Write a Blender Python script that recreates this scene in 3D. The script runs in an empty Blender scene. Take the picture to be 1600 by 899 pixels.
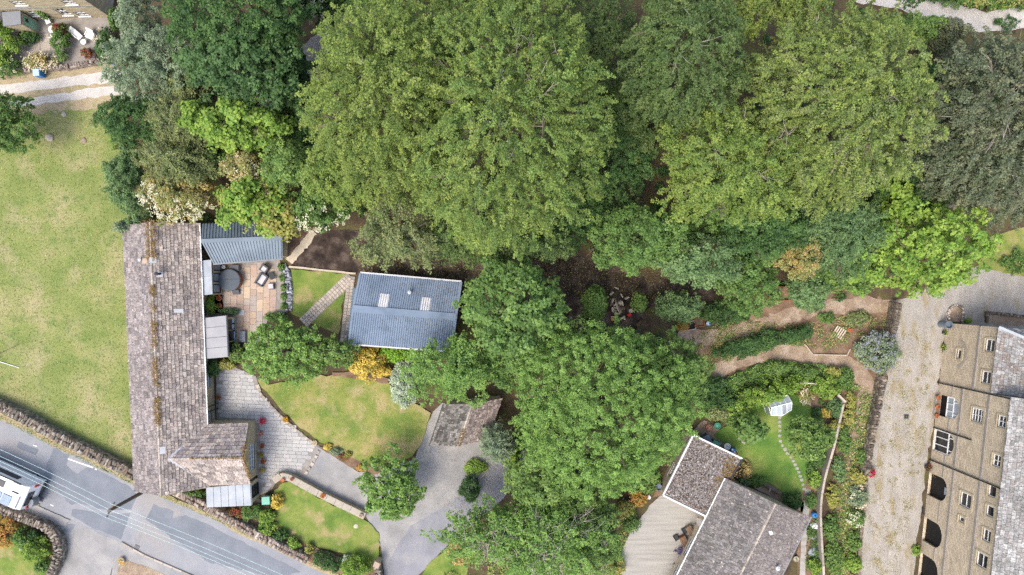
import bpy, math, random
import numpy as np
from mathutils import Vector, Matrix

# ------------------------------------------------------------------ camera, sky, sun, exposure
S, H, CX, CY = 17.0, 64.0, 800.0, 449.5          # pixels per metre on the ground, drone height, picture centre
scene = bpy.context.scene
col = scene.collection
cam_data = bpy.data.cameras.new('camera')
cam = bpy.data.objects.new('camera', cam_data); col.objects.link(cam)
cam.location = (0, 0, H); cam.rotation_euler = (0, 0, 0)
cam_data.sensor_width = 36.0; cam_data.lens = 36.0 * S * H / 1600.0
cam_data.clip_start = 0.5; cam_data.clip_end = 1500
scene.camera = cam

SUN_EL, SUN_AZ = math.radians(60), math.radians(222)      # azimuth clockwise from picture top
world = bpy.data.worlds.new('World'); scene.world = world; world.use_nodes = True
wn = world.node_tree.nodes; wl = world.node_tree.links
sky = wn.new('ShaderNodeTexSky'); sky.sky_type = 'NISHITA'; sky.sun_disc = False
sky.sun_elevation = SUN_EL; sky.sun_rotation = SUN_AZ; sky.air_density = 1.0; sky.dust_density = 4.0; sky.ozone_density = 1.0
bg = wn.get('Background') or wn.new('ShaderNodeBackground')
wl.new(sky.outputs[0], bg.inputs[0]); bg.inputs[1].default_value = 0.15
sun_data = bpy.data.lights.new('sun', 'SUN'); sun_data.energy = 1.15; sun_data.angle = math.radians(27)
sun_data.color = (1.0, 0.95, 0.86)
sun = bpy.data.objects.new('sun', sun_data); col.objects.link(sun)
sv = Vector((math.sin(SUN_AZ) * math.cos(SUN_EL), math.cos(SUN_AZ) * math.cos(SUN_EL), math.sin(SUN_EL)))
sun.rotation_euler = sv.to_track_quat('Z', 'Y').to_euler(); sun.location = sv * 150
vs = scene.view_settings
vs.view_transform = 'Standard'; vs.look = 'None'; vs.exposure = 1.1; vs.gamma = 1.0; vs.use_curve_mapping = False
scene.cycles.max_bounces = 5; scene.cycles.diffuse_bounces = 3; scene.cycles.glossy_bounces = 2
scene.cycles.transmission_bounces = 3; scene.cycles.transparent_max_bounces = 6
scene.cycles.use_denoising = False

random.seed(11)
rng = np.random.default_rng(5)

# ------------------------------------------------------------------ helpers
def P(px, py, z=0.0):
    k = (H - z) / H / S
    return Vector(((px - CX) * k, (CY - py) * k, z))
def lin(h):
    r = []
    for i in (0, 2, 4):
        c = int(h[i:i + 2], 16) / 255
        r.append(c / 12.92 if c <= 0.04045 else ((c + 0.055) / 1.055) ** 2.4)
    return tuple(r)
def tag(o, label=None, cat=None, group=None, kind=None):
    if label: o['label'] = label
    if cat: o['category'] = cat
    if group: o['group'] = group
    if kind: o['kind'] = kind
    return o
def thing(name, label, cat, loc=(0, 0, 0), rz=0.0, group=None):
    o = bpy.data.objects.new(name, None); col.objects.link(o)
    o.empty_display_size = 0.3
    o.location = loc; o.rotation_euler = (0, 0, rz)
    return tag(o, label, cat, group)
def wmat(o):
    m = Matrix.LocRotScale(o.location, o.rotation_euler, o.scale)
    return wmat(o.parent) @ m if o.parent else m
def link(name, me, parent=None, kind=None):
    o = bpy.data.objects.new(name, me); col.objects.link(o)
    if parent is not None: o.parent = parent
    if kind: o['kind'] = kind
    return o
def copy_tree(o, parent=None):
    c = o.copy(); col.objects.link(c); c.parent = parent
    for ch in [x for x in bpy.data.objects if x.parent == o]: copy_tree(ch, c)
    return c

class MB:
    """collects shapes; build() links them as one mesh object. World coordinates unless local=True."""
    def __init__(s): s.v = []; s.f = []; s.c = []
    def add(s, vs, fs, c=None):
        n = len(s.v); s.v += [tuple(x) for x in vs]
        for f in fs: s.f.append(tuple(i + n for i in f)); s.c.append(c)
        return s
    def hexa(s, p, c=None):          # 8 points: bottom 4 ccw, top 4 ccw
        return s.add(p, [(3, 2, 1, 0), (4, 5, 6, 7), (0, 1, 5, 4), (1, 2, 6, 5), (2, 3, 7, 6), (3, 0, 4, 7)], c)
    def box(s, ctr, size, rz=0.0, c=None, taper=1.0):
        x, y, z = size[0] / 2, size[1] / 2, size[2]
        cr, sr = math.cos(rz), math.sin(rz); p = []
        for zz, t in ((0, 1), (z, taper)):
            for a, b in ((-x, -y), (x, -y), (x, y), (-x, y)):
                p.append((ctr[0] + (a * cr - b * sr) * t, ctr[1] + (a * sr + b * cr) * t, ctr[2] + zz))
        return s.hexa(p, c)
    def beam(s, a, b, w, h, c=None, up=Vector((0, 0, 1))):
        a = Vector(a); b = Vector(b); d = (b - a).normalized()
        r = d.cross(up)
        if r.length < 1e-4: r = d.cross(Vector((1, 0, 0)))
        r.normalize(); u = r.cross(d).normalized()
        p = []
        for q in (a, b):
            p.append([q + r * w / 2 * i + u * h / 2 * j for i, j in ((-1, -1), (1, -1), (1, 1), (-1, 1))])
        return s.hexa([p[0][0], p[0][1], p[1][1], p[1][0], p[0][3], p[0][2], p[1][2], p[1][3]], c)
    def prism(s, pts, z0, z1, c=None):
        a = sum(pts[i][0] * pts[(i + 1) % len(pts)][1] - pts[(i + 1) % len(pts)][0] * pts[i][1] for i in range(len(pts)))
        if a < 0: pts = pts[::-1]
        n = len(pts)
        s.add([(p[0], p[1], z0) for p in pts] + [(p[0], p[1], z1) for p in pts],
              [tuple(range(n, 2 * n))] + [(i, (i + 1) % n, (i + 1) % n + n, i + n) for i in range(n)], c)
        return s
    def tube(s, pts, rad, n=6, c=None, cap=True):
        pts = [Vector(p) for p in pts]; vs = []; fs = []
        for i, p in enumerate(pts):
            d = (pts[min(i + 1, len(pts) - 1)] - pts[max(i - 1, 0)])
            d = d.normalized() if d.length > 1e-6 else Vector((0, 0, 1))
            r = d.cross(Vector((0.31, 0.17, 0.93)))
            if r.length < 1e-3: r = d.cross(Vector((1, 0, 0)))
            r.normalize(); u = d.cross(r)
            rr = rad[i] if hasattr(rad, '__len__') else rad
            for k in range(n):
                a = 2 * math.pi * k / n
                vs.append(p + (r * math.cos(a) + u * math.sin(a)) * rr)
        for i in range(len(pts) - 1):
            for k in range(n):
                k2 = (k + 1) % n
                fs.append((i * n + k, i * n + k2, (i + 1) * n + k2, (i + 1) * n + k))
        if cap:
            fs.append(tuple(range(n - 1, -1, -1))); m = (len(pts) - 1) * n; fs.append(tuple(range(m, m + n)))
        return s.add(vs, fs, c)
    def lathe(s, ctr, prof, n=16, c=None, sx=1.0, sy=1.0, rz=0.0):
        vs = []; fs = []; m = len(prof)
        for k in range(n):
            a = 2 * math.pi * k / n
            x, y = math.cos(a) * sx, math.sin(a) * sy
            x, y = x * math.cos(rz) - y * math.sin(rz), x * math.sin(rz) + y * math.cos(rz)
            for r, z in prof: vs.append((ctr[0] + x * r, ctr[1] + y * r, ctr[2] + z))
        for k in range(n):
            k2 = (k + 1) % n
            for i in range(m - 1): fs.append((k * m + i, k2 * m + i, k2 * m + i + 1, k * m + i + 1))
        fs.append(tuple(k * m + m - 1 for k in range(n)))
        return s.add(vs, fs, c)
    def build(s, name, m, parent=None, local=False, smooth=False, kind=None):
        me = bpy.data.meshes.new(name)
        v = s.v
        if parent is not None and not local:
            inv = wmat(parent).inverted(); v = [tuple(inv @ Vector(p)) for p in v]
        me.from_pydata(v, [], s.f); me.update()
        if any(c is not None for c in s.c):
            a = me.color_attributes.new('Col', 'FLOAT_COLOR', 'CORNER')
            arr = []
            for poly, c in zip(s.f, s.c):
                c = c or (0.3, 0.3, 0.3)
                arr += [c[0], c[1], c[2], 1.0] * len(poly)
            a.data.foreach_set('color', arr)
        if smooth: me.polygons.foreach_set('use_smooth', [True] * len(me.polygons))
        me.materials.append(m)
        return link(name, me, parent, kind)

# ------------------------------------------------------------------ materials
def mat(name, cols, scale=1.0, detail=8.0, rough=0.85, bump=0.0, bscale=30.0, mask=None, mask2=None, attr=False, spec=0.25,
        metal=0.0, grain=0.0, gscale=60.0, objrand=False, stretch=None, nrough=0.6):
    m = bpy.data.materials.new(name); m.use_nodes = True
    n = m.node_tree.nodes; l = m.node_tree.links
    b = n['Principled BSDF']
    geo = n.new('ShaderNodeNewGeometry'); pos = geo.outputs['Position']
    if stretch:
        mp = n.new('ShaderNodeMapping'); mp.inputs['Scale'].default_value = stretch[:3]
        mp.inputs['Rotation'].default_value = (0, 0, stretch[3] if len(stretch) > 3 else 0)
        l.new(pos, mp.inputs[0]); spos = mp.outputs[0]
    else: spos = pos
    def noise(sc, det=6.0, src=spos):
        t = n.new('ShaderNodeTexNoise'); t.inputs['Scale'].default_value = sc; t.inputs['Detail'].default_value = det
        t.inputs['Roughness'].default_value = nrough
        l.new(src, t.inputs['Vector']); return t.outputs['Fac']
    if attr:
        a = n.new('ShaderNodeAttribute'); a.attribute_name = 'Col'; c = a.outputs['Color']
    else:
        r = n.new('ShaderNodeValToRGB')
        if objrand:
            oi = n.new('ShaderNodeObjectInfo'); l.new(oi.outputs['Random'], r.inputs[0])
        else: l.new(noise(scale, detail), r.inputs[0])
        e = r.color_ramp.elements
        while len(e) < len(cols): e.new(0.5)
        for el, (p, cc) in zip(e, cols): el.position = p; el.color = (*cc, 1)
        c = r.outputs[0]
    for mk in (mask, mask2):
        if not mk: continue
        sc, lo, hi, cc = mk
        r2 = n.new('ShaderNodeMapRange'); r2.inputs['From Min'].default_value = lo; r2.inputs['From Max'].default_value = hi
        l.new(noise(sc, 7.0), r2.inputs[0])
        mx = n.new('ShaderNodeMix'); mx.data_type = 'RGBA'
        l.new(r2.outputs[0], mx.inputs['Factor']); l.new(c, mx.inputs['A']); mx.inputs['B'].default_value = (*cc, 1)
        c = mx.outputs['Result']
    if grain:
        g = n.new('ShaderNodeMapRange'); g.inputs['From Min'].default_value = 0.25; g.inputs['From Max'].default_value = 0.75
        g.inputs['To Min'].default_value = 1 - grain; g.inputs['To Max'].default_value = 1 + grain
        l.new(noise(gscale, 3.0, pos), g.inputs[0])
        mx = n.new('ShaderNodeMix'); mx.data_type = 'RGBA'; mx.blend_type = 'MULTIPLY'; mx.inputs['Factor'].default_value = 1
        l.new(c, mx.inputs['A']); l.new(g.outputs[0], mx.inputs['B']); c = mx.outputs['Result']
    l.new(c, b.inputs['Base Color'])
    b.inputs['Roughness'].default_value = rough; b.inputs['Metallic'].default_value = metal
    b.inputs['Specular IOR Level'].default_value = spec
    if bump:
        bp = n.new('ShaderNodeBump'); bp.inputs['Strength'].default_value = bump; bp.inputs['Distance'].default_value = 0.05
        l.new(noise(bscale, 5.0, pos), bp.inputs['Height']); l.new(bp.outputs[0], b.inputs['Normal'])
    return m
def flat(name, h, rough=0.6, grain=0.12, gscale=9.0, metal=0.0, spec=0.3):
    c = lin(h); return mat(name, [(0.3, tuple(x * 0.9 for x in c)), (0.7, tuple(min(1, x * 1.08) for x in c))], scale=2.0, rough=rough, grain=grain, gscale=gscale, metal=metal, spec=spec)
def glass(name, h, rough=0.08):
    m = flat(name, h, rough=rough, grain=0.05, spec=0.6); return m

def leaf_mat(name, trans=0.27):
    m = bpy.data.materials.new(name); m.use_nodes = True
    n = m.node_tree.nodes; l = m.node_tree.links; b = n['Principled BSDF']
    a = n.new('ShaderNodeAttribute'); a.attribute_name = 'Col'
    l.new(a.outputs['Color'], b.inputs['Base Color']); b.inputs['Roughness'].default_value = 0.55
    b.inputs['Specular IOR Level'].default_value = 0.22
    t = n.new('ShaderNodeBsdfTranslucent'); l.new(a.outputs['Color'], t.inputs['Color'])
    mx = n.new('ShaderNodeMixShader'); mx.inputs[0].default_value = trans
    l.new(b.outputs[0], mx.inputs[1]); l.new(t.outputs[0], mx.inputs[2]); l.new(mx.outputs[0], n['Material Output'].inputs[0])
    return m
LEAF = leaf_mat('leaf')
def masonry(name, c1, c2, cm, bw=.5, bh=.2):
    m = mat(name, [(0.3, c1), (0.7, c2)], 1.2, rough=0.9, grain=0.16, gscale=9)
    n = m.node_tree.nodes; l = m.node_tree.links; b = n['Principled BSDF']
    geo = n.new('ShaderNodeNewGeometry'); sx = n.new('ShaderNodeSeparateXYZ'); l.new(geo.outputs['Position'], sx.inputs[0])
    ad = n.new('ShaderNodeMath'); l.new(sx.outputs[0], ad.inputs[0]); l.new(sx.outputs[1], ad.inputs[1]); cb = n.new('ShaderNodeCombineXYZ'); l.new(ad.outputs[0], cb.inputs[0]); l.new(sx.outputs[2], cb.inputs[1])
    br = n.new('ShaderNodeTexBrick'); l.new(cb.outputs[0], br.inputs['Vector']); br.inputs['Scale'].default_value = 1.0; br.inputs['Brick Width'].default_value = bw; br.inputs['Row Height'].default_value = bh; br.inputs['Mortar Size'].default_value = .014
    br.inputs['Color1'].default_value = (.92, .9, .86, 1); br.inputs['Color2'].default_value = (1.2, 1.18, 1.14, 1); br.inputs['Mortar'].default_value = (*cm, 1); br.inputs['Bias'].default_value = .1
    old = b.inputs['Base Color'].links[0].from_socket; mx = n.new('ShaderNodeMix'); mx.data_type = 'RGBA'; mx.blend_type = 'MULTIPLY'; mx.inputs['Factor'].default_value = 1
    l.new(old, mx.inputs['A']); l.new(br.outputs['Color'], mx.inputs['B']); l.new(mx.outputs['Result'], b.inputs['Base Color'])
    bp = n.new('ShaderNodeBump'); bp.inputs['Strength'].default_value = .5; bp.inputs['Distance'].default_value = .03; bp.invert = True; l.new(br.outputs['Fac'], bp.inputs['Height']); l.new(bp.outputs[0], b.inputs['Normal'])
    return m

G = lin
MT = dict(
    ground=mat('leaf_litter', [(0.35, G('453a2e')), (0.5, G('564a38')), (0.62, G('55542f'))], 0.7, rough=0.95, bump=0.5, grain=0.35, gscale=14),
    field=mat('meadow', [(0.36, G('6e7a42')), (0.5, G('7c844c')), (0.64, G('8c8a5c'))], 0.25, rough=0.95, bump=0.5, bscale=18, grain=0.28, gscale=9,
              mask=(0.4, 0.50, 0.68, G('a09472')), mask2=(0.8, 0.50, 0.68, G('66783e'))),
    lawn=mat('lawn', [(0.36, G('566e30')), (0.5, G('6a7c38')), (0.62, G('7c8444'))], 0.5, rough=0.95, bump=0.3, bscale=30, grain=0.2, gscale=13,
             mask=(0.6, 0.52, 0.66, G('92885c'))),
    lawn_dry=mat('dry_lawn', [(0.36, G('647636')), (0.5, G('7d8344')), (0.62, G('968b5c'))], 0.45, rough=0.95, bump=0.3, bscale=30, grain=0.22, gscale=13,
                 mask=(0.6, 0.51, 0.68, G('988c66')), mask2=(0.5, 0.52, 0.68, G('607636'))),
    lawn_green=mat('green_lawn', [(0.36, G('4e7030')), (0.5, G('647f38')), (0.62, G('7f8a48'))], 0.4, rough=0.95, bump=0.3, bscale=30, grain=0.2, gscale=13),
    drygrass=mat('dry_grass', [(0.35, G('94856a')), (0.5, G('a39478')), (0.65, G('86825a'))], 0.9, rough=0.95, bump=0.4, grain=0.25, gscale=12),
    chalk=mat('pale_gravel', [(0.3, G('aba69e')), (0.6, G('bdb8b1'))], 1.2, rough=0.95, bump=0.3, grain=0.14, gscale=18, mask=(1.2, 0.6, 0.85, G('b9a888'))),
    asphalt=mat('asphalt', [(0.35, G('7e8085')), (0.5, G('888a8e')), (0.65, G('929294'))], 0.3, rough=0.9, bump=0.2, bscale=60, grain=0.13, gscale=14, mask=(0.16, 0.5, 0.62, G('8f8c8a')), mask2=(0.5, 0.60, 0.78, G('6e737c'))),
    asphalt_new=mat('asphalt_new', [(0.35, G('6d7279')), (0.65, G('797d84'))], 0.6, rough=0.9, bump=0.2, bscale=60, grain=0.12, gscale=16),
    asphalt_pale=mat('asphalt_pale', [(0.35, G('82817f')), (0.52, G('908e8c')), (0.65, G('9b9894'))], 0.5, rough=0.92, bump=0.2, bscale=60, grain=0.12, gscale=14, mask=(0.3, 0.52, 0.7, G('84868a'))),
    lane=mat('lane_tarmac', [(0.3, G('74767a')), (0.55, G('85858a')), (0.7, G('918f8d'))], 0.5, rough=0.9, bump=0.2, bscale=60, grain=0.12, gscale=15),
    soil=mat('dark_soil', [(0.34, G('231d19')), (0.5, G('3d332d')), (0.62, G('584d45'))], 0.9, rough=0.95, bump=0.6, bscale=10, grain=0.35, gscale=9),
    brown=mat('brown_soil', [(0.3, G('5c4a3c')), (0.5, G('77614f')), (0.7, G('8a755e'))], 0.9, rough=0.95, bump=0.6, bscale=10, grain=0.3, gscale=9),
    gravel=mat('gravel', [(0.3, G('8c867e')), (0.5, G('9a958d')), (0.7, G('a5a099'))], 0.6, stretch=(1.5, .5, 1, -.11), rough=0.95, bump=0.5, bscale=25, grain=0.18, gscale=11, mask=(0.8, 0.52, 0.66, G('8f846c')), mask2=(1.3, .6, .75, G('b0aaa2'))),
    path=mat('path_gravel', [(0.35, G('7f6d5c')), (0.5, G('917f6c')), (0.65, G('a39382'))], 0.9, rough=0.95, bump=0.5, bscale=25, grain=0.35, gscale=10, mask=(0.8, 0.58, 0.75, G('8c8456'))),
    concrete=mat('concrete', [(0.3, G('8a8780')), (0.5, G('9a9790')), (0.7, G('a5a199'))], 0.35, rough=0.9, bump=0.15, grain=0.1, gscale=8, stretch=(0.7, 9.0, 1.0, 0.12)),
    stone=mat('sandstone', [(0.3, G('a3947a')), (0.5, G('b3a58a')), (0.7, G('bfb094'))], 1.4, rough=0.9, bump=0.3, bscale=14, grain=0.16, gscale=6, mask=(0.5, 0.55, 0.75, G('8f8878'))),
    stone_pale=mat('pale_sandstone', [(0.3, G('989082')), (0.7, G('a8a092'))], 1.8, rough=0.9, bump=0.3, bscale=14, grain=0.14, gscale=7),
    attr=mat('coloured_stone', [], attr=True, rough=0.92, bump=0.5, bscale=22, grain=0.22, gscale=16),
    attr_s=mat('slate_stone', [], attr=True, rough=0.9, bump=0.5, bscale=16, grain=0.6, gscale=9, mask=(0.5, 0.56, 0.8, G('857f7a')), mask2=(4.5, 0.60, 0.72, G('b0a698'))),
    flag=mat('flagstone', [(0.0, G('a08d7e')), (0.3, G('ae9882')), (0.5, G('a58f86')), (0.7, G('b8a58c')), (0.9, G('a0958d'))], objrand=True, rough=0.85, bump=0.2, bscale=12, grain=0.1, gscale=5, mask=(1.1, 0.64, 0.75, G('94765c'))),
    sett=mat('sett', [(0.0, G('9b9a98')), (0.4, G('a7a6a3')), (0.7, G('aeaba7')), (1.0, G('a19f9d'))], objrand=True, rough=0.88, bump=0.25, bscale=14, grain=0.12, gscale=9),
    mortar=mat('joint_sand', [(0.3, G('817c75')), (0.7, G('97908a'))], 2.0, rough=0.95, grain=0.2, gscale=12),
    cobble=mat('cobble', [(0.0, G('8e867c')), (0.5, G('a69c90')), (1.0, G('b5aa9c'))], objrand=True, rough=0.9, bump=0.3, grain=0.15, gscale=9),
    bluemetal=mat('blue_metal', [(0.35, G('6b7a8d')), (0.65, G('768598'))], 0.4, rough=0.75, spec=0.15, grain=0.04, gscale=3, mask=(0.7, 0.52, 0.72, G('5f6e7e')), mask2=(2.5, 0.6, 0.72, G('7c8878'))),
    slatemetal=mat('slate_metal', [(0.35, G('5e6b76')), (0.65, G('6c7a86'))], 0.5, rough=0.45, spec=0.4, grain=0.05, gscale=6, metal=0.1),
    zinc=mat('zinc', [(0.3, G('8a8a8e')), (0.7, G('989899'))], 0.8, rough=0.5, grain=0.05, gscale=5),
    whitesheet=mat('white_sheet', [(0.35, G('8b9299')), (0.65, G('9fa5aa'))], 0.9, rough=0.5, grain=0.06, gscale=7, mask=(1.5, 0.62, 0.8, G('aab2ba'))),
    white=flat('white_paint', 'e2e2e0', grain=0.04), whitegloss=flat('white_gloss', 'ececec', rough=0.3, grain=0.02),
    dark=flat('dark_metal', '2f3236'), grey=flat('grey_metal', '7c7f84'), palegrey=flat('pale_grey', 'b9babc'),
    black=flat('black_rubber', '17181a'), rattan=flat('rattan', '54565c', rough=0.7, grain=0.3, gscale=40), cushion=flat('cushion', 'b8b4b4', rough=0.9),
    tub=flat('tub_cover', '4b535b', rough=0.6, grain=0.1), pane=glass('pane', '20262c'), pane_pale=glass('pane_pale', '8f9aa4', 0.15),
    glasspane=glass('greenhouse_glass', 'aab6bc', 0.15), solar=mat('solar', [(0.3, G('5f7890')), (0.7, G('7c94ac'))], 6, rough=0.2, spec=0.5),
    wood=mat('weathered_wood', [(0.3, G('6f5f4e')), (0.7, G('8f7f6a'))], 3.0, rough=0.9, grain=0.25, gscale=20),
    redwood=mat('stained_wood', [(0.3, G('7a4a30')), (0.7, G('94603f'))], 3.0, rough=0.85, grain=0.2, gscale=20),
    palewood=mat('pale_wood', [(0.3, G('a89c88')), (0.7, G('bfb4a0'))], 3.0, rough=0.9, grain=0.15, gscale=20),
    terracotta=flat('terracotta', 'a8623f', rough=0.85), blue=flat('blue_plastic', '2f7fc0', rough=0.4), paleblue=flat('pale_blue', 'a9c4d8', rough=0.4),
    green=flat('green_plastic', '3f7f66', rough=0.45), teal=flat('teal_plastic', '5fa08c', rough=0.45), palegreen=flat('pale_green', '8fc0a8', rough=0.5),
    red=flat('red_plastic', 'c02418', rough=0.4), lead=flat('lead', 'a9aeb2', rough=0.6), bark=mat('bark', [(0.3, G('8c8478')), (0.7, G('aaa296'))], 5, rough=0.9, grain=0.2, gscale=20),
    barkdark=mat('bark_dark', [(0.3, G('5a5046')), (0.7, G('766a5c'))], 5, rough=0.9, grain=0.2, gscale=20),
    wire=flat('wire', 'bcd8d0', rough=0.5), paint=mat('road_paint', [(0.3, G('c9c9c6')), (0.7, G('dededc'))], 6, rough=0.8, grain=0.15, gscale=20, mask=(5, 0.6, 0.7, G('909296'))),
    roofgravel=mat('roof_gravel', [(0.3, G('4c4541')), (0.45, G('6e6763')), (0.58, G('878280')), (0.7, G('a19c9a'))], 7.0, detail=3, rough=0.95, bump=0.8, bscale=9, grain=0.3, gscale=12, mask=(0.32, 0.58, 0.7, G('7a6048'))),
    masonry=masonry('masonry', G('b0a390'), G('c0b4a0'), (.55, .52, .48)), masonry_pale=masonry('masonry_pale', G('a39880'), G('b5aa92'), (.7, .66, .6)),
    render=flat('render_wall', 'b9ad98', rough=0.9), tan=flat('tan_wood', 'c9a070', rough=0.85),
)
# ------------------------------------------------------------------ generators for the setting
def smooth_line(pts, n=6, closed=False):
    pts = [Vector((p[0], p[1])) for p in pts]; m = len(pts); out = []
    rngi = range(m) if closed else range(m - 1)
    for i in rngi:
        if closed: p0, p1, p2, p3 = pts[i - 1], pts[i], pts[(i + 1) % m], pts[(i + 2) % m]
        else: p0, p1, p2, p3 = pts[max(i - 1, 0)], pts[i], pts[i + 1], pts[min(i + 2, m - 1)]
        for k in range(n):
            t = k / n
            out.append(0.5 * ((2 * p1) + (p2 - p0) * t + (2 * p0 - 5 * p1 + 4 * p2 - p3) * t * t + (3 * p1 - p0 - 3 * p2 + p3) * t ** 3))
    if not closed: out.append(pts[-1])
    return [(p.x, p.y) for p in out]
def rough_poly(pts, step=0.5, jit=0.06):
    out = []
    for i in range(len(pts)):
        a, b = Vector(pts[i]), Vector(pts[(i + 1) % len(pts)])
        n = max(1, int((b - a).length / step))
        for k in range(n):
            p = a.lerp(b, k / n)
            out.append((p.x + random.gauss(0, jit), p.y + random.gauss(0, jit)))
    return out
def sheet(name, px, z, m, curve=False, jit=0.05, step=0.5, skirt=0.12, parent=None, kind='structure'):
    if curve: px = smooth_line(px, 5, True)
    pts = [tuple(P(x, y)[:2]) for x, y in px]
    if jit: pts = rough_poly(pts, step, jit)
    o = MB().prism(pts, z - skirt, z).build(name, m, parent)
    if parent is None: tag(o, kind=kind)
    return o
def strip_pts(px, w, curve=True):
    if curve: px = smooth_line(px, 6)
    pts = [Vector(P(x, y)[:2]) for x, y in px]; L = []; R = []
    for i, p in enumerate(pts):
        d = (pts[min(i + 1, len(pts) - 1)] - pts[max(i - 1, 0)]).normalized(); nrm = Vector((-d.y, d.x))
        ww = w * (1 if not hasattr(w, '__call__') else 1)
        L.append(p + nrm * ww / 2); R.append(p - nrm * ww / 2)
    return [tuple(q) for q in L + R[::-1]]
def strip(name, px, w, z, m, parent=None, jit=0.06, skirt=0.1, curve=True, step=0.5):
    pts = strip_pts(px, w, curve)
    if jit: pts = rough_poly(pts, step, jit)
    o = MB().prism(pts, z - skirt, z).build(name, m, parent)
    if parent is None: tag(o, kind='structure')
    return o
def inside(p, poly):
    x, y = p; c = False; n = len(poly)
    for i in range(n):
        x1, y1 = poly[i]; x2, y2 = poly[i - 1]
        if (y1 > y) != (y2 > y) and x < (x2 - x1) * (y - y1) / (y2 - y1) + x1: c = not c
    return c
def slab_mesh(name, m, bev=0.06, h=1.0):
    v = []
    for z, k in ((0, 0.5), (h * 0.75, 0.5), (h, 0.5 - bev)):
        v += [(-k, -k, z), (k, -k, z), (k, k, z), (-k, k, z)]
    f = [(8, 9, 10, 11)]
    for b in (0, 4):
        for i in range(4): j = (i + 1) % 4; f.append((b + i, b + j, b + j + 4, b + i + 4))
    me = bpy.data.meshes.new(name); me.from_pydata(v, [], f); me.materials.append(m); return me
def pave(parent, name, me, poly_px, w, lens, rot, z, h, gap=0.025, jit=0.01, stagger=True):
    poly = [tuple(P(x, y)[:2]) for x, y in poly_px]
    xs = [p[0] for p in poly]; ys = [p[1] for p in poly]
    c = Vector(((min(xs) + max(xs)) / 2, (min(ys) + max(ys)) / 2)); R = max(max(xs) - min(xs), max(ys) - min(ys)) * 0.8
    u = Vector((math.cos(rot), math.sin(rot))); v = Vector((-u.y, u.x)); cnt = 0
    rows = int(2 * R / w); off = wmat(parent).translation
    for r in range(rows):
        y = -R + r * w; x = -R - random.random() * lens[-1]
        while x < R:
            L = random.choice(lens) * random.uniform(0.94, 1.06); ctr = c + u * (x + L / 2) + v * (y + w / 2); x += L
            if not inside(ctr, poly): continue
            q = [ctr + u * (L * .42) * a + v * (w * .42) * b for a, b in ((1, 1), (1, -1), (-1, 1), (-1, -1))]
            if sum(inside(k, poly) for k in q) < 3: continue
            o = link(name, me, parent); cnt += 1
            o.location = (ctr.x - off.x, ctr.y - off.y, z - off.z + random.uniform(-jit, jit)); o.scale = (L - gap, w - gap, h)
            o.rotation_euler = (random.gauss(0, 0.008), random.gauss(0, 0.008), rot + random.gauss(0, 0.012))
    return cnt

def stone_wall(name, label, px, w, h, pal, ss=0.26, coping=True, curve=True, z0=0.0, cat='wall'):
    """dry stone wall along a polyline on the ground: core, courses of face stones and cope stones"""
    if curve and len(px) > 2: px = smooth_line(px, 4)
    pts = [P(x, y, h * 0.9) for x, y in px]
    t = thing(name, label, cat, (pts[0].x, pts[0].y, z0))
    d2 = [Vector((p.x, p.y)) for p in pts]
    L = []; R = []
    for i, p in enumerate(d2):
        d = (d2[min(i + 1, len(d2) - 1)] - d2[max(i - 1, 0)]).normalized(); nn = Vector((-d.y, d.x))
        L.append(p + nn * (w / 2 - .04)); R.append(p - nn * (w / 2 - .04))
    MB().prism([tuple(q) for q in L + R[::-1]], z0 - 0.1, z0 + h - 0.04).build('wall_core', MT['brown'], t)
    mb = MB(); cop = MB()
    def stone(m, c, u, l, d, hh):
        n = Vector((-u.y, u.x)); p = []
        for zz, k in ((0, 1.0), (hh * 0.7, 1.0), (hh, 0.72)):
            for a, b in ((-1, -1), (1, -1), (1, 1), (-1, 1)):
                q = Vector((c[0], c[1])) + u * a * l / 2 * k * random.uniform(.85, 1) + n * b * d / 2 * k * random.uniform(.85, 1)
                p.append((q.x, q.y, c[2] + zz + random.uniform(-.01, .01)))
        cc = random.choice(pal); k = random.uniform(.78, 1.2); cc = tuple(min(.9, x * k) for x in cc)
        m.add(p, [(8, 9, 10, 11)] + [(b + i, b + (i + 1) % 4, b + (i + 1) % 4 + 4, b + i + 4) for b in (0, 4) for i in range(4)], cc)
    for i in range(len(d2) - 1):
        a, b = d2[i], d2[i + 1]; ln = (b - a).length
        if ln < 1e-3: continue
        u = (b - a) / ln; n = Vector((-u.y, u.x))
        ncourse = max(2, int(h / 0.2)); ch = (h - 0.02) / ncourse
        for side in (-1, 1):
            for k in range(ncourse):
                x = random.uniform(-.1, .05)
                while x < ln:
                    l = random.uniform(.7, 1.4) * ss
                    c = a + u * (x + l / 2) + n * side * (w / 2 - .07)
                    stone(mb, (c.x, c.y, z0 + k * ch), u, l * .96, .16 + random.uniform(0, .06), ch * 0.97); x += l
        if coping:
            x = 0.0
            while x < ln:
                l = random.uniform(.5, 1.3) * ss
                k = 1 if random.random() < .35 else 2
                for j in range(k):
                    dw = w * 1.02 / k
                    c = a + u * (x + l / 2) + n * ((j + .5) * dw - w * .51)
                    a_ = random.gauss(0, .25); stone(cop, (c.x + random.gauss(0, .03), c.y + random.gauss(0, .03), z0 + h - .07), Vector((u.x * math.cos(a_) - u.y * math.sin(a_), u.x * math.sin(a_) + u.y * math.cos(a_))), l * random.uniform(.8, 1.05), dw * random.uniform(.75, 1.05), random.uniform(.08, .26))
                x += l
    mb.build('face_stones', MT['attr'], t, kind='stuff')
    if coping: cop.build('coping_stones', MT['attr'], t, kind='stuff')
    return t
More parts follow.
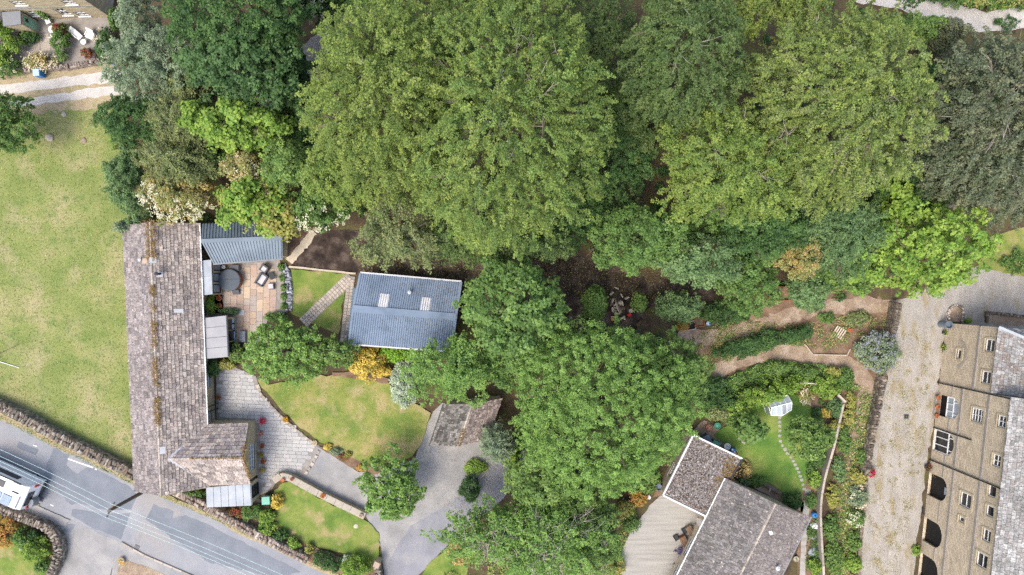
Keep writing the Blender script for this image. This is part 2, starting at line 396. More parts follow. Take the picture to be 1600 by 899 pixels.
def slab_wall(name, label, px, w, h, m, mslab, ln=0.75, curve=True, z0=0.0, cat='wall'):
    """low wall with flat coping slabs, each slab a part"""
    if curve: px = smooth_line(px, 4)
    pts = [P(x, y, h) for x, y in px]; t = thing(name, label, cat, (pts[0].x, pts[0].y, z0))
    d2 = [Vector((p.x, p.y)) for p in pts]; L = []; R = []
    for i, p in enumerate(d2):
        d = (d2[min(i + 1, len(d2) - 1)] - d2[max(i - 1, 0)]).normalized(); nn = Vector((-d.y, d.x)); L.append(p + nn * w * .45); R.append(p - nn * w * .45)
    MB().prism([tuple(q) for q in L + R[::-1]], z0 - .1, z0 + h - .06).build('wall_body', m, t)
    me = slab_mesh('coping_slab', mslab, .04, 1.0)
    cum = [0.0]
    for i in range(len(d2) - 1): cum.append(cum[-1] + (d2[i + 1] - d2[i]).length)
    tot = cum[-1]; x = 0.0
    while x < tot - .15:
        l = min(ln * random.uniform(.75, 1.25), tot - x); m_ = x + l / 2
        i = max(k for k in range(len(cum) - 1) if cum[k] <= m_); p = d2[i].lerp(d2[i + 1], (m_ - cum[i]) / max(1e-6, cum[i + 1] - cum[i]))
        d = (d2[i + 1] - d2[i]); o = link('coping_slab', me, t)
        o.location = (p.x - t.location.x, p.y - t.location.y, h - .058); o.rotation_euler = (0, random.gauss(0, .01), math.atan2(d.y, d.x)); o.scale = (l - .02, w, .07); x += l
    return t

# ------------------------------------------------------------------ buildings
def slates(name, parent, A, B, C, D, sw, gauge, pal, t=0.065, m=None, jit=0.5, noise=None):
    """courses of slates on the slope: A->B the eave, D->C the top edge"""
    A, B, C, D = map(Vector, (A, B, C, D))
    nrm = (B - A).cross(D - A).normalized()
    if nrm.z < 0: nrm = -nrm
    rows = max(1, int(((A + B) / 2 - (C + D) / 2).length / gauge)); mb = MB()
    ph = [random.uniform(0, 6) for _ in range(4)]
    for r in range(rows):
        v0, v1 = r / rows, (r + 1.12) / rows
        a0, b0 = A.lerp(D, v0), B.lerp(C, v0); a1, b1 = A.lerp(D, min(1, v1)), B.lerp(C, min(1, v1))
        ln = (b0 - a0).length
        if ln < .1: continue
        x = -random.random() * sw
        while x < ln:
            w = sw * random.uniform(1 - jit * .7, 1 + jit); f0, f1 = max(0, x / ln), min(1, (x + w) / ln); x += w
            if f1 - f0 < .003: continue
            g = .012 / ln
            lift = t * random.uniform(.6, 1.3); dr = random.uniform(-.03, .03)
            dn = (a0 - a1).normalized() * dr
            p = [a0.lerp(b0, f0 + g) + dn + nrm * .004, a0.lerp(b0, f1 - g) + dn + nrm * .004, a1.lerp(b1, f1 - g) + nrm * .004, a1.lerp(b1, f0 + g) + nrm * .004,
                 a0.lerp(b0, f0 + g) + dn + nrm * lift, a0.lerp(b0, f1 - g) + dn + nrm * lift, a1.lerp(b1, f1 - g) + nrm * .012, a1.lerp(b1, f0 + g) + nrm * .012]
            q = p[4]; s = math.sin(q.x * .9 + ph[0]) * math.sin(q.y * .7 + ph[1]) + .5 * math.sin(q.x * 2.3 + q.y * 1.9 + ph[2])
            k = random.uniform(.86, 1.12) * (1 + .09 * s); cc = random.choice(pal)
            mb.add(p, [(4, 5, 6, 7), (0, 1, 5, 4), (1, 2, 6, 5), (3, 0, 4, 7)], tuple(min(.85, c * k) for c in cc))
    return mb.build(name, m or MT['attr_s'], parent, kind='stuff')
def slope(name, parent, A, B, C, D, m, th=0.1):
    A, B, C, D = map(Vector, (A, B, C, D)); n = (B - A).cross(D - A).normalized()
    if n.z < 0: n = -n
    o = MB().hexa([A - n * th, B - n * th, C - n * th, D - n * th, A, B, C, D]).build(name, m, parent); return o
def ribs(name, parent, A, B, C, D, n, m, rw=0.06, rh=0.05, th=0.06):
    A, B, C, D = map(Vector, (A, B, C, D)); nr = (B - A).cross(D - A).normalized()
    if nr.z < 0: nr = -nr
    mb = MB().hexa([A - nr * th, B - nr * th, C - nr * th, D - nr * th, A, B, C, D])
    for i in range(n):
        f = (i + .5) / n; a, b = A.lerp(B, f), D.lerp(C, f); u = (B - A).normalized()
        p = [a - u * rw, a + u * rw, b + u * rw, b - u * rw]
        q = [a - u * rw * .5 + nr * rh, a + u * rw * .5 + nr * rh, b + u * rw * .5 + nr * rh, b - u * rw * .5 + nr * rh]
        mb.hexa([x + nr * .001 for x in p] + q)
    return mb.build(name, m, parent)
class Wall:
    """a wall from A to B (outside on the right when walking A to B) with real openings"""
    def __init__(s, A, B, h, z0=0.0):
        s.A = Vector((A[0], A[1], z0)); s.B = Vector((B[0], B[1], z0)); s.h = h; s.ops = []
        s.u = (s.B - s.A).normalized(); s.L = (s.B - s.A).length; s.n = Vector((s.u.y, -s.u.x, 0)); s.z0 = z0
    def uv(s, px, py):
        g = P(px, py, 0); k = (s.A.x * s.n.x + s.A.y * s.n.y) / (g.x * s.n.x + g.y * s.n.y); q = g * k
        return ((q.x - s.A.x) * s.u.x + (q.y - s.A.y) * s.u.y, H * (1 - k) - s.z0)
    def pt(s, u, v, d=0.0): return s.A + s.u * u + Vector((0, 0, v)) + s.n * d
    def op(s, u0, v0, u1, v1, arch=0.0):
        s.ops.append((max(.05, u0), v0, min(s.L - .05, u1), min(v1, s.h - .05), arch)); return s.ops[-1]
    def mesh(s, mb, depth=0.22):
        us = sorted({0.0, s.L, *[o[0] for o in s.ops], *[o[2] for o in s.ops]}); vs_ = sorted({0.0, s.h, *[o[1] for o in s.ops], *[o[3] for o in s.ops]})
        for i in range(len(us) - 1):
            for j in range(len(vs_) - 1):
                cu, cv = (us[i] + us[i + 1]) / 2, (vs_[j] + vs_[j + 1]) / 2
                if any(o[0] < cu < o[2] and o[1] < cv < o[3] for o in s.ops): continue
                mb.add([s.pt(us[i], vs_[j]), s.pt(us[i + 1], vs_[j]), s.pt(us[i + 1], vs_[j + 1]), s.pt(us[i], vs_[j + 1])], [(0, 1, 2, 3)])
        for (u0, v0, u1, v1, ar) in s.ops:
            loop = [(u0, v0), (u1, v0)]
            if ar:
                vb = v1 - ar; n = 10; arc = [(((u0 + u1) / 2 + (u1 - u0) / 2 * math.cos(a)), vb + ar * math.sin(a)) for a in [math.pi * k / n for k in range(n + 1)]]
                loop += arc
                for k in range(n):        # spandrels
                    (a0, b0), (a1, b1) = arc[k], arc[k + 1]
                    mb.add([s.pt(a0, b0), s.pt(a0, v1), s.pt(a1, v1), s.pt(a1, b1)], [(0, 1, 2, 3)])
            else: loop += [(u1, v1), (u0, v1)]
            n = len(loop)
            mb.add([s.pt(*q) for q in loop] + [s.pt(*q, -depth) for q in loop], [(i, (i + 1) % n, (i + 1) % n + n, i + n) for i in range(n)])
        return mb
    def window(s, parent, o, m, mp, cols=2, rows=2, fw=0.06, d=0.12, sill=True, ms=None, label=None):
        """frame (part) with glazing bars, panes as sub-parts"""
        u0, v0, u1, v1, ar = o; f = MB()
        def bar(a, b, w):
            p, q = s.pt(*a, -d + .02), s.pt(*b, -d + .02); f.beam(p, q, w, .05, up=s.n)
        bar((u0, v0 + fw / 2), (u1, v0 + fw / 2), fw); bar((u0, v1 - ar - fw / 2), (u1, v1 - ar - fw / 2), fw)
        bar((u0 + fw / 2, v0 + fw), (u0 + fw / 2, v1 - ar - fw), fw); bar((u1 - fw / 2, v0 + fw), (u1 - fw / 2, v1 - ar - fw), fw)
        for i in range(1, cols): x = u0 + (u1 - u0) * i / cols; bar((x, v0 + fw), (x, v1 - ar - fw), fw * .7)
        for j in range(1, rows): y = v0 + (v1 - ar - v0) * j / rows; bar((u0 + fw, y + .003), (u1 - fw, y + .003), fw * .6)
        if ar:
            cu = (u0 + u1) / 2; n = 10; arc = [(cu + ((u1 - u0) / 2 - fw / 2) * math.cos(a), v1 - ar + (ar - fw / 2) * math.sin(a)) for a in [math.pi * k / n for k in range(n + 1)]]
            for k in range(n): bar(arc[k], arc[k + 1], fw)
            for k in (3, 7): bar((arc[k][0], v1 - ar), arc[k], fw * .7)
        w = f.build('window', m, parent)
        if label: w['label'] = label
        loop = [(u0, v0), (u1, v0)] + ([(u1, v1), (u0, v1)] if not ar else [((u0 + u1) / 2 + (u1 - u0) / 2 * math.cos(math.pi * k / 10), v1 - ar + ar * math.sin(math.pi * k / 10)) for k in range(11)])
        if cols * rows <= 12 and not ar:
            for i in range(cols):
                for j in range(rows):
                    a0, a1 = u0 + (u1 - u0) * i / cols, u0 + (u1 - u0) * (i + 1) / cols; b0, b1 = v0 + (v1 - v0) * j / rows, v0 + (v1 - v0) * (j + 1) / rows
                    MB().add([s.pt(a0, b0, -d - .02), s.pt(a1, b0, -d - .02), s.pt(a1, b1, -d - .02), s.pt(a0, b1, -d - .02)], [(0, 1, 2, 3)]).build('pane', mp, w)
        else: MB().add([s.pt(*q, -d - .02) for q in loop], [tuple(range(len(loop)))]).build('pane', mp, w)
        if sill:
            MB().beam(s.pt(u0 - .08, v0 - .05, .02), s.pt(u1 + .08, v0 - .05, .02), .14, .10, up=Vector((0, 0, 1))).build('sill', ms or MT['stone_pale'], w)
        return w
    def dark(s, parent, o, m, name='door', d=0.2):
        u0, v0, u1, v1, ar = o
        loop = [(u0, v0), (u1, v0)] + ([(u1, v1), (u0, v1)] if not ar else [((u0 + u1) / 2 + (u1 - u0) / 2 * math.cos(math.pi * k / 10), v1 - ar + ar * math.sin(math.pi * k / 10)) for k in range(11)])
        return MB().add([s.pt(*q, -d) for q in loop], [tuple(range(len(loop)))]).build(name, m, parent)

# ------------------------------------------------------------------ plants
LEAFCOUNT = [0]
def quads(name, parent, pos, nrm, ln, asp, colr, m=None, kind='stuff', fold=0.18, origin=None):
    n = len(pos); LEAFCOUNT[0] += n
    nrm = nrm / np.maximum(1e-6, np.linalg.norm(nrm, axis=1, keepdims=True))
    r = rng.normal(size=(n, 3)); t = r - nrm * (r * nrm).sum(1, keepdims=True); t /= np.maximum(1e-6, np.linalg.norm(t, axis=1, keepdims=True))
    b = np.cross(nrm, t); ln = np.broadcast_to(np.asarray(ln, float), (n,))[:, None]
    h = ln * .5; w = ln * asp * .5; up = nrm * ln * fold
    o = np.zeros(3) if origin is None else np.array(origin)
    if n > 8000: k = 3; v = np.stack([pos - t * h, pos + b * w * 1.1 + up + t * h * .7, pos - b * w * 1.1 + up * .3 + t * h * .7], 1)      # dense crowns: one triangle a leaf
    else: k = 4; v = np.stack([pos - t * h, pos + b * w + up - t * h * .15, pos + t * h, pos - b * w + up - t * h * .15], 1)
    v = v.reshape(-1, 3) - o
    me = bpy.data.meshes.new(name)
    me.vertices.add(k * n); me.vertices.foreach_set('co', v.astype(np.float32).ravel())
    me.loops.add(k * n); me.loops.foreach_set('vertex_index', np.arange(k * n, dtype=np.int32))
    me.polygons.add(n); me.polygons.foreach_set('loop_start', np.arange(0, k * n, k, dtype=np.int32))
    me.update(calc_edges=True)
    a = me.color_attributes.new('Col', 'FLOAT_COLOR', 'POINT')
    c4 = np.ones((n, 4), np.float32); c4[:, :3] = np.clip(colr, 0.004, .95); a.data.foreach_set('color', np.repeat(c4, k, 0).ravel())
    me.materials.append(m or LEAF)
    return link(name, me, parent, kind)
PAL = {  # albedo of the leaves, several tones of one plant
    'beech': ['68793a', '748442', '5a6e36', '7e8a48', '506634', '6e7e3c'], 'beech_dark': ['4c6236', '586c3c', '42582f', '627042', '50643a'],
    'beech_mix': ['647a38', '70823e', '56703a', '7a8844'],
    'green': ['547038', '607c40', '4a6634', '6a8448', '587640'], 'fresh': ['5c783c', '687f44', '738a4a', '516c38', '5f7a40'],
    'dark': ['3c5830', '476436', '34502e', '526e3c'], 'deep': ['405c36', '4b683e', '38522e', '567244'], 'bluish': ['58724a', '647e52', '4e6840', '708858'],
    'olive': ['68744a', '747e52', '5c6a44', '808658'], 'grey': ['6c7e62', '78886c', '62745a', '829074'],
    'lime': ['6e8a3a', '7c9642', '628236', '869c48', '5a7a34'], 'yellow': ['868a44', '949250', '788040', '9a9658'], 'gold': ['bca44a', 'c6b056', 'ac9844', '989044', 'ccb860'],
    'silver': ['a4b09c', 'b0baa6', '94a48c', '88987f'], 'orange': ['a87e40', 'a08a46', '8e8a42', 'ae7a46'], 'red': ['7a3c34', '8c4a3c', '5c4434', '6a6a3c'],
    'sombre': ['58624a', '66705a', '4c5a40', '747658', '5c6650'], 'lav': ['76866c', '848f7c', '6c8060', '8a8c94', '728658'],
    'moss': ['7a6038', '886c3e', '6c5430', '7c7048'], 'purple': ['4a3840', '5c4450', '3c4436'], 'dry': ['a8985c', 'b8a468', '98905a', 'a89068'],
    'bright': ['62803e', '70904a', '7c9a52', '587638', '6a8a46'], 'elder': ['7c8450', '8c8c58', '6c7c48', '98844c', 'a08c60'],
}
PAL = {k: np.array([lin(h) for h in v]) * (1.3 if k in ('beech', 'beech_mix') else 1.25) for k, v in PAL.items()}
def pcol(pal, n, amp=0.14):
    a = PAL[pal] if isinstance(pal, str) else pal
    return a[rng.integers(0, len(a), n)] * (1 + rng.normal(0, amp, (n, 1)))
STYLE = {  # leaf px, aspect, clump length/width/thickness in px, droop, coverage, layers
    'beech': dict(leaf=3.5, asp=.62, L=10, W=5, T=2.6, droop=.5, cov=1.9, lay=.98, lump=.07, jn=.5, broad=False, bough=40, deep=.62),
    'broad': dict(leaf=3.9, asp=.72, L=7.5, W=7.5, T=5, droop=.2, cov=2.3, lay=1.15, lump=.12, jn=.5, broad=True, bough=26),
    'maple': dict(leaf=5.4, asp=.8, L=9, W=9, T=5.5, droop=.2, cov=2.2, lay=1.15, lump=.14, jn=.45, broad=True, bough=28),
    'fine': dict(leaf=3.1, asp=.62, L=5.5, W=5.5, T=4, droop=.2, cov=2.2, lay=1.15, lump=.1, jn=.55, broad=True, bough=20),
    'feather': dict(leaf=5.0, asp=.25, L=13, W=4, T=3, droop=.35, cov=1.8, lay=1.3, lump=.14, jn=.6, broad=False, bough=26),
    'sparse': dict(leaf=3.8, asp=.62, L=9, W=5, T=3, droop=.3, cov=1.7, lay=.9, lump=.2, jn=.55, broad=False, bough=28),
    'shrub': dict(leaf=3.2, asp=.6, L=4.5, W=4.5, T=3.5, droop=.1, cov=2.3, lay=1.3, lump=.1, jn=.5, broad=True, bough=18),
}
def crown_points(C, R, style, zref, pal, lay=1.0, zmin=-.2, cov=1.0, lump=None, hole=0.0, leafk=1.0):
    st = STYLE[style]; k = (H - zref) / H / S; rx, ry, rz = R
    L, W, T, leaf = st['L'] * k, st['W'] * k, st['T'] * k, st['leaf'] * k * leafk
    q = 1.6; area = 4 * math.pi * (((rx * ry) ** q + (rx * rz) ** q + (ry * rz) ** q) / 3) ** (1 / q) * (.5 - zmin / 2)
    sc = min(1.0, .4 * min(rx, ry) / L); L *= sc; W *= sc; T *= max(sc, .5)
    foot = math.pi * L * W * .55
    rx, ry = max(rx * .6, rx - L * .5), max(ry * .6, ry - L * .5); R = (rx, ry, rz)
    nc = max(10, int(area * st['lay'] * lay / foot)); nl = max(6, int(foot * st['cov'] * cov / (leaf * leaf * st['asp'] * .5)))
    i = np.arange(nc) + .5; z = 1 - (1 - zmin) * rng.permutation(nc) / nc; z = np.clip(z + rng.normal(0, .02, nc), zmin, 1); ph = rng.uniform(0, 2 * math.pi, nc)
    d = np.stack([np.sqrt(1 - z * z) * np.cos(ph), np.sqrt(1 - z * z) * np.sin(ph), z], 1)
    lp = st['lump'] if lump is None else lump
    ln = sum(np.sin(d @ rng.normal(0, f, 3) + rng.uniform(0, 6)) for f in (3, 4.5, 7, 11, 15)) / 2.2
    rr = 1 + lp * ln; inner = rng.random(nc) < .27
    rr = np.where(inner, rr * rng.uniform(.5, .82, nc), rr * rng.uniform(.86, 1.06, nc))
    nb = int(area / (st.get('bough', 30) * k) ** 2)
    if nb > 14 and lp > 0:                       # boughs stand proud with hollows between them
        bz = 1 - (1 - zmin) * (np.arange(nb) + rng.uniform(0, 1, nb)) / nb; bp = np.arange(nb) * 2.39996 + rng.normal(0, .5, nb)
        bd = np.stack([np.sqrt(np.clip(1 - bz * bz, 0, 1)) * np.cos(bp), np.sqrt(np.clip(1 - bz * bz, 0, 1)) * np.sin(bp), bz], 1) * np.array([rx, ry, rz])
        dd = np.linalg.norm((d * np.array([rx, ry, rz]))[:, None, :] - bd[None], axis=2); near = dd.argmin(1); dm = dd.min(1) / (st.get('bough', 30) * k * .62)
        hgt = rng.uniform(-.5, .5, nb)[near]
        rr = rr + (st.get('bough', 30) * k * st.get('deep', .45) / (rx * ry * rz) ** (1 / 3)) * (hgt + .35 - np.clip(dm, 0, 1.5) ** 2)
    if hole:
        keep = (np.sin(d @ rng.normal(0, 5, 3) + 1) + np.sin(d @ rng.normal(0, 7, 3))) > -2 + 2 * hole
        d, rr = d[keep], rr[keep]; nc = len(d)
    c = np.array(C) + d * np.array(R) * rr[:, None]
    up = np.array([0, 0, 1.0]); out = d / np.array(R); out /= np.linalg.norm(out, axis=1, keepdims=True)
    hd = d * [1, 1, 0]; hd /= np.maximum(.05, np.linalg.norm(hd, axis=1, keepdims=True))
    a = hd - up * st['droop'] * (1 - .6 * np.clip(d[:, 2:3], 0, 1)) + rng.normal(0, .45, (nc, 3)) * [1, 1, .4]; a /= np.linalg.norm(a, axis=1, keepdims=True)
    nn = out * .7 + up * .75 + rng.normal(0, .25, (nc, 3)); nn -= a * (nn * a).sum(1, keepdims=True); nn /= np.linalg.norm(nn, axis=1, keepdims=True)
    b = np.cross(nn, a); siz = rng.uniform(.7, 1.3, nc)
    I = np.repeat(np.arange(nc), nl); n = len(I)
    if st['broad']:
        q = rng.normal(size=(n, 3)); q[:, 2] = np.abs(q[:, 2]) * .9 + q[:, 2] * .1; q /= np.linalg.norm(q, axis=1, keepdims=True); q *= rng.uniform(.45, 1.05, (n, 1))
        u, v, w = q[:, 0:1], q[:, 1:2], q[:, 2:3] * 1.0
    else:
        u = rng.uniform(-1, 1, (n, 1)); v = rng.normal(0, .45, (n, 1)) * (1.1 - .45 * np.abs(u)); w = rng.normal(0, .5, (n, 1))
    s = siz[I][:, None]
    pos = c[I] + (a[I] * u * L + b[I] * v * W + nn[I] * w * T) * s - up * st['droop'] * np.clip(u + .2, 0, 2) ** 2 * L * .5
    nr = nn[I] * .8 + up * .35 + rng.normal(0, st['jn'], (n, 3))
    if st['broad']: nr += (a[I] * u + b[I] * v) * .7
    cl = pcol(pal, nc, .15)[I] * .6 + pcol(pal, n, .15) * .4
    tip = np.clip(.5 * u + .5 * w + rng.normal(0, .35, (n, 1)), -1, 1)      # young tips yellower; clump tops also tinted lighter, undersides darker, as shading
    cl = cl * (1 + tip * [.10, .05, -.10])
    return pos, nr, leaf * rng.uniform(.75, 1.25, n), st['asp'], cl
def limb_mesh(base, top, r0, nsub, spread):
    mb = MB(); base = Vector(base); top = Vector(top); d = top - base
    pts = [base + d * f + Vector((random.gauss(0, spread * .06), random.gauss(0, spread * .06), .22 * d.length * math.sin(f * math.pi) * .4)) for f in (0, .25, .5, .75, 1)]
    mb.tube(pts, [r0, r0 * .75, r0 * .5, r0 * .32, r0 * .15], 6)
    for _ in range(nsub):
        f = random.uniform(.45, .95); i = int(f * 4); p = pts[i].lerp(pts[min(4, i + 1)], f * 4 - i)
        e = p + (d.normalized() * .5 + Vector((random.gauss(0, .5), random.gauss(0, .5), random.gauss(.1, .25)))) * spread * random.uniform(.25, .5)
        m_ = p.lerp(e, .5) + Vector((0, 0, .08 * spread)); mb.tube([p, m_, e], [r0 * .32, r0 * .22, r0 * .08], 5)
        for _ in range(2):
            e2 = m_ + (e - m_) * .4 + Vector((random.gauss(0, .3), random.gauss(0, .3), random.gauss(.05, .1))) * spread * .35
            mb.tube([m_, e2], [r0 * .16, r0 * .05], 4)
    return mb
def plant(name, label, cat, cx, cy, rx, ry, zeq, ztop, pal, style='broad', limbs=5, lay=1.0, cov=1.0, zmin=-.2, hole=0.0, flowers=None, bark='barkdark', twigs=0, lump=None, rot=0.0, group=None, leafk=1.0, gz=0.0, tr=None):
    """tree or shrub: trunk, limbs and a crown; centre and radii as seen at the height zeq of the crown's widest part"""
    c = P(cx, cy, zeq); k = (H - zeq) / H / S; R = (rx * k, ry * k, max(.15, ztop - zeq))
    t = thing(name, label, cat, (c.x, c.y, gz), 0.0, group)
    pos, nr, lf, asp, cl = crown_points(c, R, style, zeq + .6 * (ztop - zeq), pal, lay, zmin, cov, lump, hole, leafk)
    if rot:
        cr, sr = math.cos(rot), math.sin(rot); x, y = pos[:, 0] - c.x, pos[:, 1] - c.y; pos[:, 0], pos[:, 1] = c.x + x * cr - y * sr, c.y + x * sr + y * cr
    pos[:, 2] = np.maximum(pos[:, 2], gz + .03)
    quads('crown' if zeq > 2.2 else 'foliage', t, pos, nr, lf, asp, cl, origin=t.location)
    if flowers:
        fpal, nf, fs, sec = flowers       # blossom clusters on the sunny surface
        z = rng.uniform(.25, 1, nf); ph = rng.uniform(*(sec or (0, 2 * math.pi)), nf)
        d = np.stack([np.sqrt(1 - z * z) * np.cos(ph), np.sqrt(1 - z * z) * np.sin(ph), z], 1)
        fc = np.array(c) + d * np.array(R) * rng.uniform(.98, 1.12, (nf, 1)); kk = (H - ztop) / H / S
        I = np.repeat(np.arange(nf), 9); fp = fc[I] + rng.normal(0, fs * kk, (len(I), 3)) * [1, 1, .35]
        quads('blossom', t, fp, d[I] * .5 + [0, 0, 1] + rng.normal(0, .3, (len(I), 3)), 2.6 * kk, .8, pcol(fpal, len(I), .06), origin=t.location)
    rr = tr or max(.03, .045 * min(R[0], R[1]) + .012 * zeq)
    zt = gz + max(.1, (zeq - gz) * .9 + R[2] * .25)
    tp = [Vector((c.x, c.y, gz - .05)), Vector((c.x + random.gauss(0, rr), c.y + random.gauss(0, rr), gz + (zt - gz) * .5)), Vector((c.x, c.y, zt))]
    MB().tube(tp, [rr * 1.35, rr, rr * .6], 8).build('trunk' if zeq > 2.2 else 'stem', MT[bark], t)
    for i in range(limbs):
        a = 2 * math.pi * (i + random.random() * .7) / limbs; el = random.uniform(.2, 1.1)
        e = Vector((c.x + math.cos(a) * math.cos(el) * R[0] * .86, c.y + math.sin(a) * math.cos(el) * R[1] * .86, c.z + math.sin(el) * R[2] * .86))
        b0 = tp[1].lerp(tp[2], random.uniform(.1, 1)); limb_mesh(b0, e, rr * .5, 4, R[0] * .7).build('limb', MT[bark], t)
    for i in range(twigs):                 # bare pale branches that show at the surface
        a = random.uniform(0, 6.283); el = random.uniform(.45, 1.45); d = Vector((math.cos(a) * math.cos(el) * R[0], math.sin(a) * math.cos(el) * R[1], math.sin(el) * R[2]))
        s_ = d * .62 + Vector((random.gauss(0, .4), random.gauss(0, .4), 0)); e = d * random.uniform(1.0, 1.06)
        e = d * random.uniform(.8, .99); hv = Vector((random.gauss(0, .3), random.gauss(0, .3), 0)); p = [c + s_ + (e - s_) * f + hv * math.sin(f * 3.1) + Vector((random.gauss(0, .05), random.gauss(0, .05), .3 * math.sin(f * 3.1))) for f in (0, .25, .5, .75, 1)]
        mb = MB().tube(p, [.05, .045, .035, .025, .012], 5)
        for _ in range(6):
            f = random.randint(1, 3); q = p[f]; g1 = (p[f + 1] - p[f]).normalized() * random.uniform(.2, .5) + Vector((random.gauss(0, .3), random.gauss(0, .3), random.uniform(.0, .25))); g2 = g1 * 1.8 + Vector((random.gauss(0, .12), random.gauss(0, .12), random.uniform(-.2, .1)))
            mb.tube([q, q + g1, q + g2], [.022, .015, .006], 4)
        mb.build('limb', MT['bark'], t)
    return t
def groundcover(name, label, cat, px, n, pal, leaf=.12, hgt=.25, zb=0.0, asp=.5, kind='stuff', up=.7, clump=0):
    """low growth nobody could count inside an outline"""
    poly = [tuple(P(x, y)[:2]) for x, y in px]; xs = [p[0] for p in poly]; ys = [p[1] for p in poly]
    pts = []
    if clump:
        cs = [];
        while len(cs) < clump:
            p = (random.uniform(min(xs), max(xs)), random.uniform(min(ys), max(ys)))
            if inside(p, poly): cs.append((p[0], p[1], random.uniform(.2, .8)))
    g = 0
    while len(pts) < n and g < n * 30:
        g += 1
        if clump:
            c = random.choice(cs); p = (random.gauss(c[0], c[2] * .5), random.gauss(c[1], c[2] * .5))
        else: p = (random.uniform(min(xs), max(xs)), random.uniform(min(ys), max(ys)))
        if inside(p, poly): pts.append(p)
    pts = np.array(pts); n = len(pts)
    ph = sum(np.sin(pts @ rng.normal(0, f, 2) + rng.uniform(0, 6)) for f in (1.2, 2.2, 3.5)) / 3
    z = zb + np.abs(rng.uniform(.1, 1, n)) * hgt * np.clip(.75 + .5 * ph, .15, 1.3)
    pos = np.column_stack([pts, z]); nr = rng.normal(0, 1 - up, (n, 3)) + [0, 0, up]
    o = quads(name, None, pos, nr, leaf * rng.uniform(.6, 1.4, n), asp, pcol(pal, n, .15))
    return tag(o, label, cat, kind=kind)
# ------------------------------------------------------------------ ground, road, paths, lawns
g = MB().add([(-250, -250, -.03), (250, -250, -.03), (250, 250, -.03), (-250, 250, -.03)], [(0, 1, 2, 3)]).build('ground', MT['ground']); tag(g, kind='structure')
sheet('field', [(-120, 175), (60, 168), (178, 168), (200, 330), (205, 500), (212, 760), (150, 725), (60, 672), (0, 645), (-120, 590)], 0.0, MT['field'], jit=.1)
sheet('track_verge', [(-120, 112), (60, 102), (190, 88), (200, 150), (150, 168), (60, 178), (-120, 190)], .006, MT['drygrass'], jit=.12)
tr = sheet('track', [(-120, 140), (5, 132), (100, 121), (185, 111), (187, 126), (100, 136), (20, 146), (-120, 156)], .012, MT['chalk'], jit=.05, step=.5, curve=True)
sheet('track_rut', [(-120, 168), (27, 155), (100, 145), (185, 134), (190, 147), (100, 158), (45, 166), (-120, 182)], .012, MT['chalk'], parent=tr, jit=.05, step=.5, curve=True)
yard = sheet('yard', [(-40, -60), (176, -60), (178, 88), (100, 104), (40, 108), (-40, 112)], .01, MT['mortar'])
sheet('drive_strip', [(186, -60), (213, -60), (213, 40), (205, 85), (188, 90)], .012, MT['concrete'], parent=yard)
# main road with patches, markings and pavement
ROADU = [(-120, 612), (0, 655), (36, 670), (81, 695), (132, 717), (170, 736), (212, 758), (262, 780), (331, 809), (380, 836), (438, 862), (510, 897), (600, 945)]
ROADL = [(-120, 722), (0, 772), (62, 798), (105, 816), (154, 840), (226, 876), (300, 908), (420, 965)]
road = sheet('road', ROADU + ROADL[::-1], .0, MT['asphalt'], jit=.03)
sheet('road_patch', [(84, 699), (108, 711), (104, 726), (118, 740), (140, 729), (205, 761), (214, 775), (205, 796), (170, 798), (118, 786), (112, 790), (68, 742)], .005, MT['asphalt_new'], parent=road, jit=.05)
sheet('road_patch', [(113, 796), (168, 803), (203, 802), (190, 843), (150, 827), (110, 806)], .005, MT['asphalt_new'], parent=road, jit=.05)
sheet('road_patch', [(241, 788), (272, 801), (268, 812), (290, 806), (330, 822), (420, 868), (470, 892), (440, 905), (330, 880), (262, 838), (228, 812)], .005, MT['asphalt_new'], parent=road, jit=.05)
sheet('road_line', [(106, 716), (146, 730), (145, 732), (106, 718)], .010, MT['paint'], parent=road, jit=0, skirt=.006)
sheet('road_line', [(52, 695), (58, 697), (57.5, 698.5), (51.5, 696.5)], .010, MT['paint'], parent=road, jit=0, skirt=.006)
sheet('road_line', [(148.5, 732), (151.5, 733), (151, 735), (148, 734)], .010, MT['paint'], parent=road, jit=0, skirt=.006)
sheet('road_line', [(79, 788), (84, 790), (83.5, 791.5), (78.5, 789.5)], .010, MT['paint'], parent=road, jit=0, skirt=.006)
for q in ([(30, 690), (60, 703), (56, 712), (26, 699)], [(300, 838), (352, 862), (347, 872), (296, 848)], [(395, 862), (420, 874), (414, 884), (390, 872)]): sheet('road_patch', q, .0045, MT['asphalt_new'], parent=road, jit=.03)
for q in ((64, 780), (214, 855)):
    t_ = thing('road_gully', 'iron drain grate at the kerb ' + ('by the camper van' if q[0] < 100 else 'by the tan forecourt'), 'drain', tuple(P(*q)) , -.45); MB().box((0, 0, -.02), (.45, .4, .034)).build('frame', MT['dark'], t_, local=True)
    for k_ in range(4): MB().box((-.15 + k_ * .1, 0, .014), (.05, .34, .008)).build('bar', MT['grey'], t_, local=True)
sheet('verge', [(-120, 604), (0, 647), (36, 662), (81, 687), (132, 709), (170, 727), (212, 750), (214, 759), (170, 737), (132, 718), (81, 696), (36, 671), (0, 656), (-120, 613)], .035, MT['drygrass'], jit=.05)
sheet('verge', [(222, 762), (262, 774), (331, 802), (380, 829), (438, 855), (520, 893), (600, 935), (600, 945), (510, 898), (438, 863), (380, 837), (331, 810), (262, 781)], .035, MT['drygrass'], jit=.05)
pv = sheet('pavement', [(-120, 716), (0, 766), (62, 791), (110, 812), (100, 822), (82, 818), (40, 798), (0, 782), (-120, 735)], .09, MT['asphalt_pale'], jit=.02)
